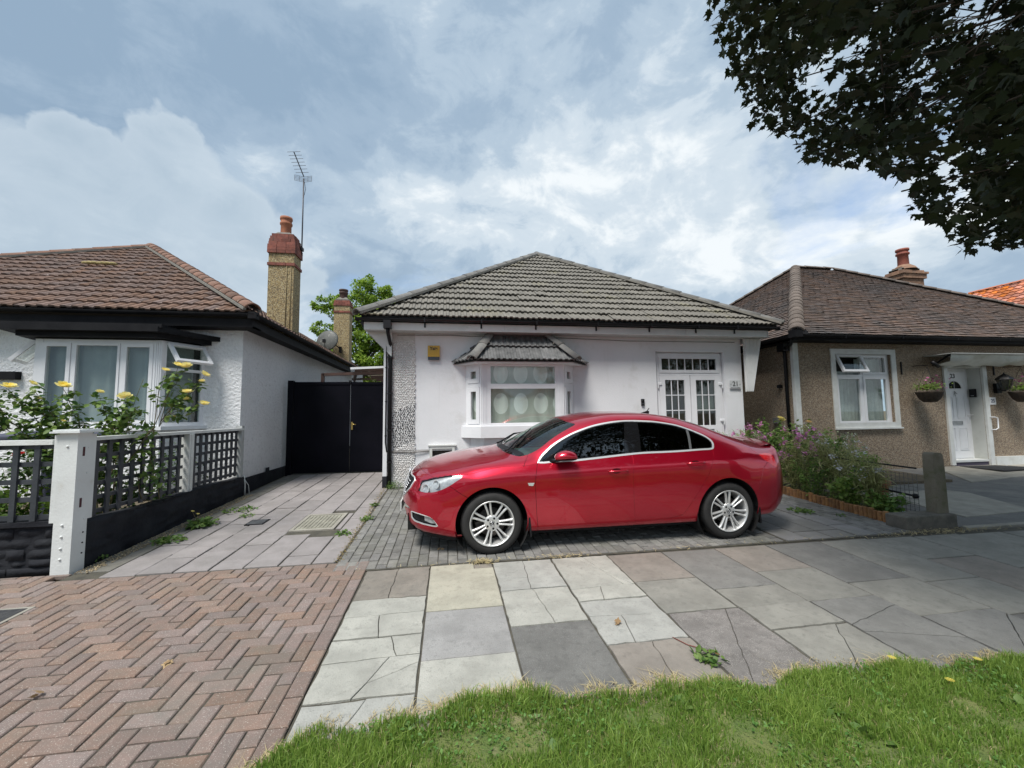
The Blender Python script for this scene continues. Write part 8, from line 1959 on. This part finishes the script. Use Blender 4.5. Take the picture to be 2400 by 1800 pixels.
# wipers, cowl, aerial, washer slots
for (a, b_, c_) in (((.30, -.30, 1.085), (.60, -.50, 1.215), 0), ((.28, .35, 1.085), (.66, .05, 1.268), 0)): pass
def wsp(x, y):   # point on the windscreen
    u = np.interp(x, _K[:, 0], np.arange(len(_K))); v = np.linspace(8, NC-1, 120); P = carS(np.full(120, u), v); i = np.argmin(abs(P[:, 1]-abs(y))); p = P[i]; return Vector((p[0], math.copysign(p[1], y), p[2]+.014))
for (x0, y0_, x1, y1_) in ((.22, .10, .66, .62), (.24, -.52, .60, -.02)):
    mb = MB(); A0, A1 = wsp(x0, y0_), wsp(x1, y1_); mid = wsp((x0+x1)/2, (y0_+y1_)/2)+Vector((0, 0, .01)); mb.tube([A0+Vector((-.05, 0, 0)), A0+Vector((0, 0, .02)), mid+Vector((0, 0, .012)), A1.lerp(mid, .5)], [.012, .010, .007, .005], 6); mb.tube([wsp(x0+.05, y0_+(y1_-y0_)*.05), mid, A1], .007, 6); cbuild(mb, 'wiper', mBlackPlastic)
mb = MB(); vs = []; fs = []; hh = np.linspace(-.70, .70, 25)
for y in hh:
    u_ = 9.0+ (abs(y)/.70)**2*.85; v_ = np.linspace(8, NC-1, 200); Pv = carS(np.full(200, u_), v_); i = np.argmin(abs(Pv[:, 1]-abs(y))); p = Pv[i]; Pv2 = carS(np.full(200, u_+.38), v_); j = np.argmin(abs(Pv2[:, 1]-abs(y))); p2 = Pv2[j]
    vs += [(p[0], y, p[2]-.004), (p2[0], y, p2[2]+.004)]
for i in range(24): fs.append((2*i, 2*i+2, 2*i+3, 2*i+1))
mb.add(vs, fs, smooth=True); cbuild(mb, 'cowl', mBlackPlastic)
mb = MB(); c = Vector((2.20, 0, 1.445)); mb.prism([(2.14, 1.445), (2.26, 1.43), (2.26, 1.475), (2.23, 1.47)], -.018, .018); mb.tube([(2.22, 0, 1.455), (2.27, 0, 1.51)], .006, 5); cbuild(mb, 'roof_aerial', mBlackPlastic)
# boot spoiler lip
mb = MB(); vs = []; fs = []; ys = np.linspace(-.62, .62, 31)
for y in ys:
    b_ = .27*(abs(y)/.9)**2.6; x0 = 3.545-b_; zc = 1.072-.035*(abs(y)/.62)**3
    vs += [(x0, y, zc-.004), (x0+.12, y, zc+.016), (x0+.150, y, zc+.015), (x0+.156, y, zc+.002), (x0+.13, y, zc-.02)]
for i in range(30):
    for j in range(4): fs.append((i*5+j, (i+1)*5+j, (i+1)*5+j+1, i*5+j+1))
mb.add(vs, fs, smooth=True); cbuild(mb, 'boot_spoiler', mPaint)
# side crease moulding and sill trim
# cabin
mb = MB(); mb.box(.45, 3.1, -.74, .74, .30, .42); mb.box(.50, .95, -.72, .72, .80, .93); mb.prism([(.62, .93), (1.02, .93), (1.02, .80), (.95, .70)], -.70, .70); mb.box(.8, 2.6, -.12, .12, .42, .62); cbuild(mb, 'cabin_floor_and_dash', mInter)
for (x, y) in ((1.55, -.37), (1.55, .37)):
    mb = MB(); mb.prism([(x-.28, .50), (x+.25, .46), (x+.28, .60), (x-.26, .64)], y-.25, y+.25); mb.prism([(x+.18, .55), (x+.34, .55), (x+.52, 1.12), (x+.40, 1.13)], y-.24, y+.24); mb.prism([(x+.43, 1.16), (x+.53, 1.15), (x+.56, 1.30), (x+.48, 1.31)], y-.12, y+.12); cbuild(mb, 'front_seat', mInterG)
mb = MB(); mb.prism([(2.35, .50), (2.85, .46), (2.9, .62), (2.35, .64)], -.62, .62); mb.prism([(2.75, .55), (2.9, .55), (3.05, 1.10), (2.93, 1.12)], -.62, .62); cbuild(mb, 'rear_seat', mInter)
mb = MB(); T_ = Matrix.Translation((1.10, .37, .93)) @ Matrix.Rotation(R(68), 4, 'Y'); mb.tube([T_ @ Vector((.18*math.cos(t), .18*math.sin(t), 0)) for t in np.linspace(0, 6.283, 25)], .014, 6); mb.tube([T_ @ Vector((-.17, 0, 0)), T_ @ Vector((.17, 0, 0))], .02, 6); cbuild(mb, 'steering_wheel', mInter)
mb = MB(); mb.box(.93, .97, -.12, .12, 1.22, 1.29); mb.box(.90, .96, -.02, .02, 1.26, 1.34); cbuild(mb, 'rear_view_mirror', mBlackPlastic)
mb = MB(); mb.tube([(.90, -.46, 1.20), (.86, -.46, 1.12), (.82, -.47, 1.10)], .012, 6); mb.box(.86, .90, -.53, -.40, 1.17, 1.25); cbuild(mb, 'phone_holder', mBlackPlastic)
print('car ok', len(cf))
